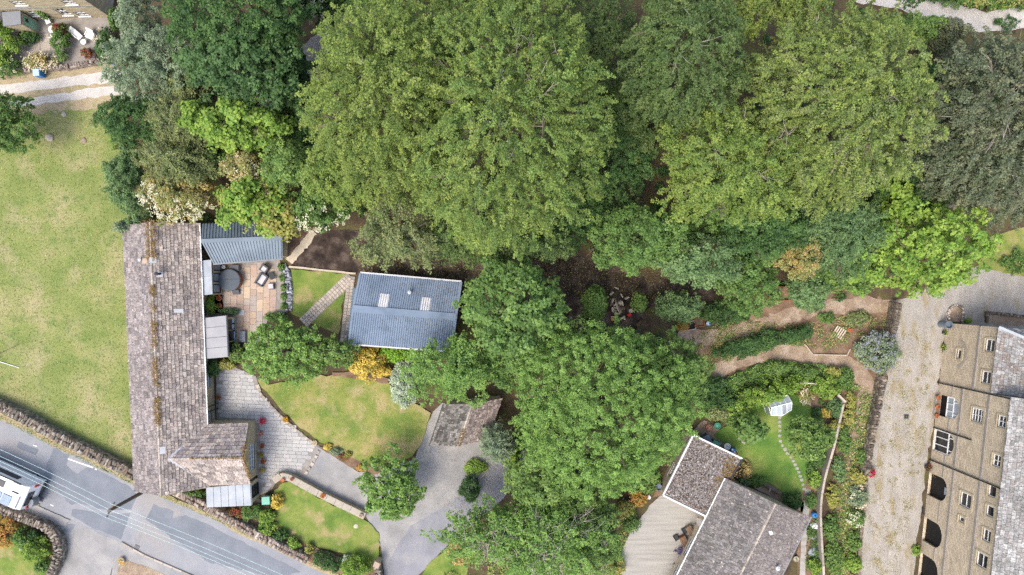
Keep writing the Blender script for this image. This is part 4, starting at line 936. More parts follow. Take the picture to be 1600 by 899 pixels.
q = P(640, 457, 3.3); MB().lathe((q.x, q.y, 2.8), [(.12, 0), (.12, .5), (.17, .52), (.17, .62), (.02, .68)], 12).build('flue', MT['lead'], sh)
wc = [V3(x, 0) for x in (sl, sr, nr_, nl)]; ctr = sum(wc, Vector()) / 4; wc = [x.lerp(ctr, .045) for x in wc]; wm = MB()
for i in range(4): Wall(wc[i], wc[(i + 1) % 4], e1 - .05).mesh(wm)
wm.add([V3(wc[3], e1 - .05), V3(wc[0], e1 - .05), rl.lerp(rr_, .03) - Vector((0, 0, .1))], [(0, 1, 2)]); wm.add([V3(wc[1], e1 - .05), V3(wc[2], e1 - .05), rr_.lerp(rl, .03) - Vector((0, 0, .1))], [(0, 1, 2)]); wm.build('wall', MT['wood'], sh)
ls = thing('log_store', 'narrow blue-roofed lean-to along the workshop wall', 'lean-to', tuple(P(545, 490)))
ribs('roof', ls, P(541, 535, 1.7), P(551, 450, 1.7), P(558, 450, 2.1), P(548, 537, 2.1), 22, MT['slatemetal'], .03, .03)
b_ = MB()
for x, y in ((542.5, 533), (551.5, 452)): q = P(x, y, 1.7); b_.box((q.x, q.y, 0), (.1, .1, 1.66))
b_.build('frame', MT['wood'], ls)

# ------------------------------------------------------------------ stone garage
ga = thing('stone_garage', 'small stone garage with slate roof half under the trees', 'garage', tuple(P(725, 670)))
e2, r2 = 2.3, 3.6
wl0, wl1 = P(694, 632, e2), P(672, 697, e2); er0, er1 = P(785, 622, e2), P(750, 722, e2)
er1 = wl1 + (er0 - wl0) * 1.0; rg0, rg1 = V3((wl0 + er0) / 2, r2), V3((wl1 + er1) / 2, r2)
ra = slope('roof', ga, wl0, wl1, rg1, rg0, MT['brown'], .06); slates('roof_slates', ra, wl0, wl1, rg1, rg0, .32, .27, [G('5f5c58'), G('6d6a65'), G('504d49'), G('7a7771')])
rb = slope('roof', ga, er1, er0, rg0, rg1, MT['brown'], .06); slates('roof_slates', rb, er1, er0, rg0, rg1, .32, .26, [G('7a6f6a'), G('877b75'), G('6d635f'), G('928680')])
ridge(rb, rg0, rg1, 10, MT['cobble'], .12); MB().beam(wl0 + Vector((-.07, 0, -.03)), wl1 + Vector((-.07, 0, -.03)), .12, .1).build('gutter', MT['dark'], ga); moss(rb, rg0.lerp(rg1, .6), rg1, 260, .12)
wc = [V3(x, 0) for x in (wl0, wl1, er1, er0)]; ctr = sum(wc, Vector()) / 4; wc = [x.lerp(ctr, .06) for x in wc]; wm = MB()
for i in range(4):
    w_ = Wall(wc[i], wc[(i + 1) % 4], e2 - .02)
    if i == 1: og = w_.op(.7, .02, w_.L - .7, 2.05); wo = w_
    w_.mesh(wm)
wm.add([V3(wc[1], e2), V3(wc[2], e2), rg1.lerp(rg0, .05) - Vector((0, 0, .1))], [(0, 1, 2)]); wm.add([V3(wc[3], e2), V3(wc[0], e2), rg0.lerp(rg1, .05) - Vector((0, 0, .1))], [(0, 1, 2)]); wm.build('wall', MT['stone'], ga); wo.dark(ga, og, MT['redwood'], 'garage_door', .1)

# ------------------------------------------------------------------ bungalow with flat-roofed part
bu = thing('bungalow', 'bungalow with grey tiled pitched roof and gravelled flat roof', 'house', tuple(P(1140, 800)))
ef, ep, rp = 2.6, 2.75, 4.5
F = [P(1083, 680, ef), P(1160, 717, ef), P(1105, 808, ef), P(1036, 774, ef)]
fr = MB().hexa([V3(x, ef - .3) for x in F[::-1]] + [V3(x, ef - .04) for x in F[::-1]]).build('flat_roof', MT['roofgravel'], bu)
for i in range(4):
    a, b = F[i], F[(i + 1) % 4]
    MB().beam(a + Vector((0, 0, -.1)), b + Vector((0, 0, -.1)), .13, .3).build('fascia', MT['white'] if i != 1 else MT['dark'], bu)
n_ = 2200; f, g_ = rng.random(n_), rng.random(n_); Fa = [np.array(x) for x in F]
pos = (Fa[0] * (1 - f)[:, None] + Fa[1] * f[:, None]) * (1 - g_)[:, None] + (Fa[3] * (1 - f)[:, None] + Fa[2] * f[:, None]) * g_[:, None]; pos[:, 2] = ef - .02
keep = (np.abs(f - .5) < .47) & (np.abs(g_ - .5) < .47); pos = pos[keep]
quads('roof_gravel', fr, pos, rng.normal(0, .5, (len(pos), 3)) + [0, 0, 1], rng.uniform(.08, .18, len(pos)), .8, pcol(np.array([G('aca6a1'), G('8a837d'), G('665e58'), G('4a423d'), G('74604c')]), len(pos)), m=MT['attr'], fold=.3, origin=wmat(fr).translation)
mo = rng.normal(0, 1, (500, 2)); mpos = np.array([[*P(1138 + x * 9, 742 + y * 13 - x * 8, ef)[:2], ef - .01] for x, y in mo]); quads('moss', fr, mpos, rng.normal(0, .4, (500, 3)) + [0, 0, 1], rng.uniform(.08, .2, 500), .8, pcol('moss', 500), origin=wmat(fr).translation)
N0, N1 = P(1134, 747, ep), P(1267, 808, ep); dv = (P(1058, 900, ep) - N0).normalized(); W1 = N0 + dv * 13; E1 = N1 + dv * 13; NR, SR = V3((N0 + N1) / 2, rp), V3((W1 + E1) / 2, rp)
TG = [G('6a6765'), G('73706e'), G('625f5d'), G('6b6868'), G('7a7674')]; TB = [G('77716c'), G('807974'), G('706a66'), G('7b7574')]
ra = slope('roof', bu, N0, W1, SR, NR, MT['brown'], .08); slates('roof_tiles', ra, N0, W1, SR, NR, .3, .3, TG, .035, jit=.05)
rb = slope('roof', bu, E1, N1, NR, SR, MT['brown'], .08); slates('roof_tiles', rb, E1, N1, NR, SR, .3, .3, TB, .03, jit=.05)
ridge(rb, NR, SR, 26, MT['cobble'], .12)
q = P(1202, 833, 4.2); MB().beam(q + Vector((0, 0, 0)), q + Vector((.25, .1, .12)), .35, .08).build('flashing', MT['palegrey'], bu)
MB().lathe((P(1215, 888, 3.6).x, P(1215, 888, 3.6).y, 3.1), [(.1, 0), (.1, .5), (.2, .52), (.2, .62), (.02, .7)], 10).build('flue', MT['palegrey'], bu)
MB().beam(N0 + Vector((-.06, -.03, -.05)), W1 + Vector((-.06, -.03, -.05)), .1, .12).build('gutter', MT['white'], bu); MB().beam(N1 + Vector((.06, 0, -.05)), E1 + Vector((.06, 0, -.05)), .1, .1).build('gutter', MT['grey'], bu)
wm = MB(); q = [V3(x, 0) for x in F]; ctr = sum(q, Vector()) / 4; q = [x.lerp(ctr, .05) for x in q]
w_ = Wall(q[0], q[3], ef - .3); ob = [w_.op(3.0, 1.0, 4.2, 2.0)]; w_.mesh(wm); wfl = w_
w_ = Wall(q[3], q[2], ef - .3); og = w_.op(.5, .02, 3.3, 2.1); w_.mesh(wm); wo = w_; Wall(q[1], q[0], ef - .3).mesh(wm)
ax = (N1 - N0).normalized(); y0, y1, y2, y3 = N0 + ax * .35 + dv * .2, W1 + ax * .35, E1 - ax * .35, N1 - ax * .35 + dv * .2; y0, y1, y2, y3 = [V3(x, 0) for x in (y0, y1, y2, y3)]
w2 = Wall(y0, y1, ep - .02); ops = [w2.op(6.2, .9, 7.9, 2.1), w2.op(4.2, .02, 5.1, 2.1), w2.op(9, .9, 10.5, 2.1)]; w2.mesh(wm); Wall(y1, y2, ep).mesh(wm); Wall(y2, y3, ep).mesh(wm); Wall(y3, y0, ep).mesh(wm)
wm.add([V3(y3, ep), V3(y0, ep), NR + dv * .2 - Vector((0, 0, .12))], [(0, 1, 2)]); wm.build('wall', MT['render'], bu)
wfl.window(bu, ob[0], MT['white'], MT['pane_pale'], 2, 1); wo.dark(bu, og, MT['palegrey'], 'garage_door', .1)
for o in (ops[0], ops[2]): w2.window(bu, o, MT['white'], MT['pane_pale'], 3, 1)
w2.dark(bu, ops[1], MT['white'], 'door', .1)

# ------------------------------------------------------------------ the tall mill on the right
ml = thing('stone_mill', 'tall sandstone mill with arched ground floor openings and pale slate roof', 'mill', tuple(P(1470, 600)))
b0, b1, b2 = P(1478.5, 505), P(1467.5, 597), P(1424, 990)
hn, hs = 7.2, 9.5
wn = Wall(b0, b1, hn); ws = Wall(b1, b2, hs); wm = MB(); wins = []; darks = []
def at(w, px, py, ww, hh_, arch=0, base=None):
    u, v = w.uv(px, py); v0 = v - hh_ / 2 if base is None else base
    return w.op(u - ww / 2, v0, u + ww / 2, v0 + hh_, arch)
for px, py in ((1547, 540), (1541, 590)): wins.append((wn, at(wn, px, py, 1.05, 1.15), 1, 2))
blk = at(wn, 1498.6, 553.7, .85, .65); wins.append((wn, blk, 1, 1))
wins.append((ws, at(ws, 1527, 649, 1.15, 1.45), 2, 4)); wins.append((ws, at(ws, 1565.5, 659, .95, .95), 2, 2)); wins.append((ws, at(ws, 1557.5, 720, .95, .95), 2, 2))
wins.append((ws, at(ws, 1509, 782, 1.15, 1.45), 1, 2)); wins.append((ws, at(ws, 1550.5, 768, .9, .95), 1, 1)); wins.append((ws, at(ws, 1547, 799, .85, .9), 1, 1)); wins.append((ws, at(ws, 1502.5, 812, .45, .7), 1, 1))
wins.append((ws, at(ws, 1542, 837, .95, .95), 1, 2)); wins.append((ws, at(ws, 1534.5, 876, 1.1, 1.3), 1, 2))
arA = at(ws, 1483, 637, 1.9, 2.9, .85, .25); arB = at(ws, 1474, 692, 2.0, 2.9, .85, .1)
arC = at(ws, 1466, 763, 2.05, 2.75, .9, .02); arD = at(ws, 1455, 833, 2.15, 2.75, .95, .02); arE = at(ws, 1449, 890, 2.2, 2.75, .95, .02)
wn.mesh(wm, .2); ws.mesh(wm, .25)
du = Vector((-ws.u.y, ws.u.x, 0))                       # into the building (east)
if du.x < 0: du = -du
deep = 12.0
for a, b, h_ in ((b0 + du * deep, b0, hn), (b1, b1 + du * deep, hs)):
    if h_ == hs: wm.add([V3(b1, hn), V3(b1 + du * deep, hn), V3(b1 + du * deep, hs), V3(b1, hs)], [(3, 2, 1, 0)])
    else: Wall(a, b, h_).mesh(wm)
Wall(b2, b2 + du * deep, hs).mesh(wm); wm.build('wall', MT['masonry'], ml)
for w, o, c_, r_ in wins: w.window(ml, o, MT['white'], MT['pane'], c_, r_, .075, ms=MT['stone'])
ws.window(ml, (arA[0], arA[1] + 1.05, arA[2], arA[3], arA[4]), MT['white'], MT['pane_pale'], 3, 1, .1, sill=False); ws.dark(ml, (arA[0], arA[1], arA[2], arA[1] + 1.05, 0), MT['black'], 'dark_door', .2)
ws.window(ml, arB, MT['white'], MT['pane'], 3, 1, .11, sill=False)
for k_, o in enumerate((arC, arD, arE)):
    dr = ws.dark(ml, o, MT['black'], 'garage_door', .3)
    if k_ == 0: MB().add([ws.pt(o[0] + .75, 2.1, -.2), ws.pt(o[0] + 1.4, 2.1, -.2), ws.pt(o[0] + 1.4, 2.5, -.2), ws.pt(o[0] + .75, 2.5, -.2)], [(0, 1, 2, 3)]).build('door_light', MT['pane_pale'], dr)
# blocked arch ring around the small window, string courses, pipes
u_, v_ = wn.uv(1498.6, 553.7); rg = MB()
for k in range(9):
    a0, a1 = math.pi * k / 9, math.pi * (k + .94) / 9
    rg.add([wn.pt(u_ + 1.3 * math.cos(a0), v_ - .1 + 1.15 * math.sin(a0), .03), wn.pt(u_ + 1.3 * math.cos(a1), v_ - .1 + 1.15 * math.sin(a1), .03), wn.pt(u_ + 1.0 * math.cos(a1), v_ - .1 + .85 * math.sin(a1), .03), wn.pt(u_ + 1.0 * math.cos(a0), v_ - .1 + .85 * math.sin(a0), .03)], [(0, 1, 2, 3)])
rg.build('blocked_arch', MT['stone_pale'], ml)
for w, px, py in ((ws, 1502, 640), (ws, 1545, 640), (wn, 1527, 560)):
    u, v = w.uv(px, py); MB().beam(w.pt(.03, v, .03), w.pt(w.L - .02, v, .03), .2, .12, up=w.n).build('string_course', MT['mortar'], ml)
u, v = ws.uv(1484, 650); 
for a, b in ((.03, arA[0] - .05), (arA[2] + .05, arB[0] - .05), (arB[2] + .05, arC[0] - .05), (arC[2] + .05, arD[0] - .05), (arD[2] + .05, arE[0] - .05)):
    MB().beam(ws.pt(a, v, .02), ws.pt(b, v, .02), .1, .05, up=ws.n).build('string_course', MT['mortar'], ml)
for w, uu, v0, v1 in ((ws, .08, 0, hs), (ws, ws.uv(1462, 669)[0], 0, 5.3), (ws, ws.uv(1453, 718)[0], 0, hs)): MB().tube([w.pt(uu, v0, .09), w.pt(uu, v1, .09)], .055, 8).build('downpipe', MT['dark'], ml)
for w in (wn, ws): MB().beam(w.pt(0, w.h - .04, .14), w.pt(w.L, w.h - .04, .14), .14, .12).build('gutter', MT['dark'], ml)
lip = MB()                                             # dressed jambs and cills round the upper openings
for w, o, c_, r_ in wins:
    for a in (o[0] - .1, o[2] + .1): lip.beam(w.pt(a, o[1] - .1, .015), w.pt(a, o[3] + .1, .015), .16, .03, up=w.n)
    lip.beam(w.pt(o[0] - .18, o[3] + .1, .02), w.pt(o[2] + .18, o[3] + .1, .02), .2, .04, up=w.n)
lip.build('window_dressings', MT['stone'], ml, kind='stuff')
PAL_S = [G('9c9b98'), G('918f8d'), G('a5a4a1'), G('878683'), G('96918d')]; PAL_N = [G('8f8e8c'), G('9a9997'), G('857f7c'), G('a2a19f'), G('90877f')]
rise = 3.4
a, b = ws.pt(-.1, hs, .25), ws.pt(ws.L, hs, .25); c_, d_ = b + du * 6 + Vector((0, 0, rise)), a + du * 6 + Vector((0, 0, rise))
rs = slope('roof', ml, a, b, c_, d_, MT['grey'], .1); slates('roof_slates', rs, a, b, c_, d_, .34, .28, [tuple(x * .85 for x in q) for q in PAL_S])
rs2 = slope('roof', ml, c_, d_, d_ + du * 6 - Vector((0, 0, rise)), c_ + du * 6 - Vector((0, 0, rise)), MT['grey'], .1)
a, b = wn.pt(0, hn, .25), wn.pt(wn.L - .05, hn, .25); c_, d_ = b + du * 6 + Vector((0, 0, rise)), a + du * 6 - wn.u * -2.5 + Vector((0, 0, rise))
rn = slope('roof', ml, a, b, c_, d_, MT['grey'], .1); slates('roof_slates', rn, a, b, c_, d_, .3, .26, [tuple(x * .85 for x in q) for q in PAL_N])
hp = slope('roof', ml, a + du * 12, a, d_, d_ + du * .05, MT['grey'], .1); slates('roof_slates', hp, a + du * 12, a, d_, d_ + du * .05, .36, .3, PAL_S)
MB().beam(a + Vector((0, 0, .08)), d_ + Vector((0, 0, .08)), .22, .08).build('hip_lead', MT['lead'], ml)

# ------------------------------------------------------------------ far cottage, top left
co = thing('stone_cottage', 'pale stone cottage facing the white track at the upper left', 'cottage', tuple(P(100, 20)))
c0, c1 = P(-70, 36), P(172, 27); hc = 5.2; wf = Wall(c0, c1, hc); north = Vector((-wf.n.x, -wf.n.y, 0)); wm = MB(); wins = []
for px, py, ww, hh_ in ((28, 5, 1.0, .9), (107, 4, 1.0, .9), (127, 22, 1.0, 1.0), (98, 19, .9, 1.5), (54, 21, 1.0, 1.0)):
    u, v = wf.uv(px, py); wins.append(wf.op(u - ww / 2, max(.1, v - hh_ / 2), u + ww / 2, v + hh_ / 2))
wf.mesh(wm, .2); Wall(c1, c1 + north * 8, hc).mesh(wm); Wall(c0 + north * 8, c0, hc).mesh(wm); Wall(c1 + north * 8, c0 + north * 8, hc).mesh(wm)
e1 = V3(c1, hc); wm.add([e1, e1 + north * 8, e1 + north * 4 + Vector((0, 0, 2.4))], [(0, 1, 2)]); wm.build('wall', MT['masonry_pale'], co)
for o in wins: wf.window(co, o, MT['white'], MT['pane'], 2, 2, .08, ms=MT['white'])
ov = wf.n * .25; s0, s1 = V3(c0, hc) + ov, V3(c1, hc) + ov + wf.u * .2; t0, t1 = s0 + north * 4.25 + Vector((0, 0, 2.5)), s1 + north * 4.25 + Vector((0, 0, 2.5))
rs = slope('roof', co, s0, s1, t1, t0, MT['brown'], .1); slates('roof_slates', rs, s0, s1, t1, t0, .45, .36, SL_W); slope('roof', co, t1, t0, t0 + north * 4.25 - Vector((0, 0, 2.5)), t1 + north * 4.25 - Vector((0, 0, 2.5)), MT['brown'], .1)
MB().beam(wf.pt(0, 2.6, .02), wf.pt(wf.L, 2.6, .02), .06, .05, up=wf.n).build('cable', MT['grey'], co)
pc = thing('cottage_porch', 'small stone porch with flat dark roof and teal door', 'porch', tuple(P(40, 42)))
hp_ = 2.3; q = [P(36, 56), P(61, 53), P(60, 34), P(34, 36)]; wm = MB(); e = Wall(q[1], q[2], hp_); o = e.op(.12, .05, e.L - .12, 2.0); e.mesh(wm, .12); Wall(q[0], q[1], hp_).mesh(wm); Wall(q[3], q[0], hp_).mesh(wm); wm.build('wall', MT['masonry_pale'], pc)
dr = e.dark(pc, o, MT['palegreen'], 'door', .06); MB().beam(e.pt(.5, 1.5, -.03), e.pt(.8, 1.5, -.03), .35, .03, up=e.n).build('pane', MT['pane'], dr)
ctr = sum(q, Vector()) / 4; MB().hexa([V3(x + (x - ctr) * .06, hp_) for x in q] + [V3(x + (x - ctr) * .06, hp_ + .12) for x in q]).build('roof', MT['grey'], pc)
ct = thing('cottage_lean_to', 'dark slated lean-to left of the cottage porch', 'lean-to', tuple(P(18, 40)))
q = [P(8, 50), P(36, 48), P(34, 34), P(6, 36)]; wm = MB()
for i in range(3): Wall(q[i - 1], q[i], 1.7).mesh(wm)
wm.build('wall', MT['stone'], ct); a, b, c_, d_ = V3(q[0], 1.7), V3(q[1], 1.7), V3(q[2], 2.4), V3(q[3], 2.4); rs = slope('roof', ct, a, b, c_, d_, MT['brown'], .08); slates('roof_slates', rs, a, b, c_, d_, .35, .3, [G('5f5a60'), G('6f6a70'), G('524e54')])
# ------------------------------------------------------------------ camper van, pole and wires
def L2W(t): return wmat(t)
vx = P(8, 753, 1.2); van = thing('camper_van', 'white camper van with roof solar panels parked on the road', 'camper van', (vx.x, vx.y, 0), math.radians(-24))
# local x points to the rear (right in the picture), y to the near side of the road centre
Lr, Wd = 2.95, 1.2
def vb(prof, name, m, y=Wd, inset_=.12):
    mb = MB(); n = len(prof); a = []; 
    for s in (-1, 1):
        for (x, z) in prof: a.append((x, s * (y - inset_ * max(0, (z - 1.2)) / 1.6), z))
    f = [tuple(range(n - 1, -1, -1)), tuple(range(n, 2 * n))] + [(i, (i + 1) % n, (i + 1) % n + n, i + n) for i in range(n)]
    return mb.add(a, f).build(name, m, van, local=True)
body = vb([(-3.1, .35), (Lr, .35), (Lr + .02, .9), (Lr - .02, 1.5), (Lr - .1, 2.35), (Lr - .45, 2.62), (-1.6, 2.66), (-2.1, 2.5), (-2.75, 1.45), (-3.6, 1.15), (-3.75, .75), (-3.6, .35)], 'body', MT['whitegloss'])
bm = MB(); bm.box((Lr + .08, 0, .36), (.18, 2.3, .3)); bm.build('bumper', MT['dark'], van, local=True)
w = MB(); w.add([(Lr + .005, -.85, 1.45), (Lr + .005, .5, 1.45), (Lr - .07, .5, 2.2), (Lr - .07, -.85, 2.2)], [(0, 1, 2, 3)]); w.build('rear_window', MT['pane'], van, local=True)
for s in (-1, 1):
    MB().box((Lr + .0, s * 1.04, 1.05), (.12, .16, .75)).build('tail_light', MT['red'], van, local=True)
    for x in (-2.2, 1.75):
        wh = MB(); q = [(x + .36 * math.cos(k * math.pi / 10), s * 1.16, .37 + .36 * math.sin(k * math.pi / 10)) for k in range(20)]; q2 = [(a, s * .92, c) for a, b, c in q]
        wh.add(q + q2, [tuple(range(20)), tuple(range(39, 19, -1))] + [(k, k + 20, (k + 1) % 20 + 20, (k + 1) % 20) for k in range(20)]); wo = wh.build('wheel', MT['black'], van, local=True)
        rm = MB(); q = [(x + .2 * math.cos(k * math.pi / 8), s * 1.17, .37 + .2 * math.sin(k * math.pi / 8)) for k in range(16)]; rm.add(q, [tuple(range(16))]); rm.build('rim', MT['palegrey'], wo, local=True)
    MB().box((-.4, s * (Wd - .035), 1.55), (3.6, .06, .55)).build('side_window', MT['pane'], van, local=True)
    MB().box((-2.45, s * 1.35, 1.5), (.18, .2, .35)).build('mirror', MT['dark'], van, local=True)
sp_ = MB(); sp_.lathe((Lr + .15, -.62, .75), [(.0, 0), (.36, 0), (.42, .1), (.42, .75), (.36, .85)], 16, sx=.6); sp_.build('rear_carrier', MT['grey'], van, local=True)
for i in range(2):
    pnl = MB().box((.55 + i * .95, -.62, 2.68), (.85, .9, .04)).build('solar_panel', MT['solar'], van, local=True)
    gr = MB()
    for k in range(1, 5): gr.box((.125 + i * .95 + k * .17, -.62, 2.721), (.012, .86, .004))
    for k in range(1, 5): gr.box((.55 + i * .95, -1.07 + k * .18, 2.7215), (.82, .012, .004))
    gr.build('cell_lines', MT['whitesheet'], pnl, local=True)
MB().box((.35, .55, 2.66), (1.0, .55, .06)).build('roof_hatch', MT['pane'], van, local=True); MB().box((2.0, .3, 2.65), (.62, .1, .05)).build('roof_vent', MT['dark'], van, local=True)
MB().beam((Lr - .42, -1.0, 2.66), (Lr - .42, .1, 2.66), .07, .07).build('rear_rail', MT['grey'], van, local=True)
MB().beam((-1.6, 1.1, 2.58), (Lr - .8, 1.1, 2.58), .12, .1).build('awning_rail', MT['dark'], van, local=True)

tp = P(171, 798, 5.0); bp = P(214, 772, 0.0); pole = thing('utility_pole', 'weathered wooden utility pole at the corner of the long house', 'utility pole', (tp.x, tp.y, 0))
MB().tube([(tp.x, tp.y, -.1), (tp.x, tp.y, 2.5), (tp.x, tp.y, 5.1)], [.17, .155, .14], 10).build('pole', MT['barkdark'], pole)
ins = MB(); dr_ = Vector((.47, .88, 0)).normalized()
MB().beam(tp - dr_ * .75 + Vector((0, 0, -.15)), tp + dr_ * .75 + Vector((0, 0, -.15)), .1, .1).build('crossarm', MT['wood'], pole)
for k, off in enumerate((-.62, -.3, .1, .62)):
    q = tp + dr_ * off; MB().lathe((q.x, q.y, 4.9), [(.03, 0), (.06, .05), (.04, .1), (.05, .16), (.02, .2)], 8).build('insulator', MT['palegrey'], pole)
    a = P(-120, 664 + 0, 5.2) + dr_ * off; b = P(560, 966, 5.2) + dr_ * off
    for e in (a, b):
        pts = []
        for i in range(13):
            f = i / 12; p = Vector((q.x, q.y, 5.08)).lerp(e, f); p.z -= .45 * 4 * f * (1 - f); pts.append(p)
        wi = MB().tube(pts, .015, 5).build('overhead_wire', MT['wire'])
        tag(wi, ['lowest', 'second', 'third', 'uppermost'][k] + ' overhead wire running ' + ('left past the camper van' if e is a else 'right along the road') + ' from the pole', 'wire', 'overhead wires')

# ------------------------------------------------------------------ patio things
def at0(px, py, z): q = P(px, py, z); return Vector((q.x, q.y, 0))
q = at0(361, 438, .45); t = thing('hot_tub', 'round hot tub with dark grey cover on the patio', 'hot tub', tuple(q))
MB().lathe((q.x, q.y, .05), [(.92, 0), (.97, .12), (.97, .72)], 28).build('shell', MT['redwood'], t); MB().lathe((q.x, q.y, .77), [(1.0, 0), (1.02, .06), (.98, .12), (.9, .135)], 28).build('cover', MT['tub'], t)
MB().beam(q + Vector((-.95, 0, .912)), q + Vector((.95, 0.1, .912)), .03, .012).build('cover_seam', MT['dark'], t)
for a in (.5, 2.2, 4.0, 5.4): MB().box((q.x + .95 * math.cos(a), q.y + .95 * math.sin(a), .72), (.1, .1, .1), a).build('cover_clip', MT['dark'], t)
q = at0(369, 457, .2); t = thing('tub_step', 'dark two-tread step at the foot of the hot tub', 'step', tuple(q)); MB().box((q.x, q.y, .05), (.62, .42, .18), .1).build('lower_tread', MT['rattan'], t); MB().box((q.x, q.y + .1, .23), (.62, .22, .18), .1).build('upper_tread', MT['rattan'], t)
q = at0(367.5, 419, .3); t = thing('storage_box', 'grey storage box beside the hot tub', 'storage box', tuple(q)); MB().box((q.x, q.y, .05), (.78, .48, .5)).build('box', MT['grey'], t); MB().box((q.x, q.y, .55), (.84, .54, .07)).build('lid', MT['rattan'], t)
MB().box((q.x - .95, q.y, .05), (.8, .5, .1)).build('mat', MT['wood'], t)
q = at0(349.5, 417.5, .4); t = thing('side_table', 'small white round table by the extension wall', 'table', tuple(q)); MB().lathe((q.x, q.y, .42), [(.02, 0), (.18, .0), (.18, .04)], 16).build('top', MT['white'], t); MB().tube([(q.x, q.y, .06), (q.x, q.y, .43)], .03, 8).build('leg', MT['white'], t); MB().lathe((q.x, q.y, .05), [(.13, 0), (.13, .02), (.02, .04)], 12).build('base', MT['white'], t)
def armchair(name, label, px, py, rz, w, d, group=None, cat='chair'):
    q = at0(px, py, .4); t = thing(name, label, cat, (q.x, q.y, .05), rz, group)
    MB().box((0, 0, 0), (w, d, .3)).build('base', MT['rattan'], t, local=True); MB().box((.03, 0, .3), (w - .22, d - .26, .14), taper=.95).build('cushion', MT['cushion'], t, local=True)
    MB().box((-w / 2 + .07, 0, .3), (.14, d, .4)).build('back', MT['rattan'], t, local=True)
    for s in (-1, 1): MB().box((.07, s * (d / 2 - .06), .3), (w - .16, .12, .22)).build('arm', MT['rattan'], t, local=True)
armchair('armchair', 'rattan armchair with pale cushion at the top of the seating group', 413, 420, math.radians(-125), .68, .7)
armchair('loveseat', 'two-seat rattan sofa with pale cushion beside the hot tub', 409, 437, math.radians(-32), .72, 1.15, cat='sofa')
q = at0(425, 431, .3); t = thing('coffee_table', 'dark rectangular coffee table in the patio seating group', 'table', (q.x, q.y, .05), math.radians(20)); MB().box((0, 0, .34), (.42, .68, .04)).build('top', MT['dark'], t, local=True)
for a, b in ((1, 1), (1, -1), (-1, 1), (-1, -1)): MB().box((a * .17, b * .3, 0), (.05, .05, .34)).build('leg', MT['rattan'], t, local=True)
q = at0(424, 447.5, .3); t = thing('footstool', 'square rattan footstool with pale cushion below the coffee table', 'footstool', (q.x, q.y, .05), .05); MB().box((0, 0, 0), (.52, .52, .28)).build('base', MT['rattan'], t, local=True); MB().box((-.02, 0, .28), (.46, .46, .12), taper=.94).build('cushion', MT['cushion'], t, local=True)
for i, (py, lab) in enumerate(((501, 'upper dark framed garden chair beside the zinc porch'), (510.5, 'lower dark framed garden chair beside the zinc porch'))):
    q = at0(361, py, .4); t = thing('garden_chair', lab, 'chair', (q.x, q.y, .05), 0, 'pair of chairs by the zinc porch')
    MB().box((0, 0, .36), (.52, .4, .05)).build('seat', MT['cushion'], t, local=True); MB().box((.28, 0, .36), (.05, .42, .45)).build('backrest', MT['paleblue'], t, local=True)
    for a, b in ((1, 1), (1, -1), (-1, 1), (-1, -1)): MB().box((a * .24, b * .2, 0), (.04, .04, .36 if a < 0 else .4)).build('leg', MT['dark'], t, local=True)
    for s in (-1, 1): MB().box((0, s * .23, .55), (.55, .05, .04)).build('arm', MT['dark'], t, local=True)
q = at0(364, 526, .3); t = thing('blue_bench', 'blue-grey slatted bench by the zinc porch', 'bench', (q.x, q.y, .05))
for k in range(4): MB().box((-.18 + k * .13, 0, .4), (.1, .95, .04)).build('slat', MT['paleblue'] if k > 1 else MT['slatemetal'], t, local=True)
for s in (-1, 1): MB().box((0, s * .4, 0), (.45, .06, .4)).build('leg', MT['slatemetal'], t, local=True)
q = at0(380, 526, .2); t = thing('slate_planter', 'blue-grey slate planter at the patio edge', 'planter', (q.x, q.y, .05)); MB().box((0, 0, 0), (.5, .9, .4), taper=1.08).build('body', MT['slatemetal'], t, local=True)
for k in range(9): MB().box((random.uniform(-.2, .2), -.4 + k * .1, .4), (.22, .14, .05), random.random(), taper=.7).build('slate_chip', MT['grey'], t, local=True)
q = at0(377, 489, .1); t = thing('drain_cover', 'pale round cover set in a square flag on the patio', 'cover', (q.x, q.y, .062)); MB().box((0, 0, 0), (.46, .46, .02)).build('frame', MT['palegrey'], t, local=True); MB().lathe((0, 0, .02), [(.16, 0), (.16, .012), (.15, .018)], 18).build('lid', MT['lead'], t, local=True)

# ------------------------------------------------------------------ pots, bins and small garden things
def blooms(t, c, r, n, fpal, size=.09, h=.25):
    pos = np.array(c) + np.column_stack([rng.normal(0, r * .5, n), rng.normal(0, r * .5, n), rng.uniform(0, h, n)])
    quads('plant', t, pos, rng.normal(0, .5, (n, 3)) + [0, 0, 1], size * rng.uniform(.7, 1.3, n), .7, pcol(fpal, n), origin=t.location)
FP = {'pink': ['d8306c', 'e0487c', 'c02858', '5c7a3a'], 'rose': ['e0a8a8', 'e8c0b8', 'd08c8c', '6c803c'], 'yel': ['e0b020', 'e8c040', 'c89820', '7c8a34'], 'or': ['d08030', 'c06828', '8a7a34'], 'grn': ['88a03c', '9cac40', '6c8a34'], 'rust': ['7c4430', '94583c', '5c5430'], 'pur': ['6c4ca0', '8464b0', '5c7050'], 'wht': ['e8e8e0', 'd8dcd0', '9cac80']}
for k, v in FP.items(): PAL['f_' + k] = np.array([lin(h) for h in v])
PAL['white'] = np.array([lin(h) for h in ('c8c6aa', 'b8b894', 'd6d4bc')]); PAL['cream'] = np.array([lin(h) for h in ('d8ccac', 'c8bc98', 'e0d8c0')])
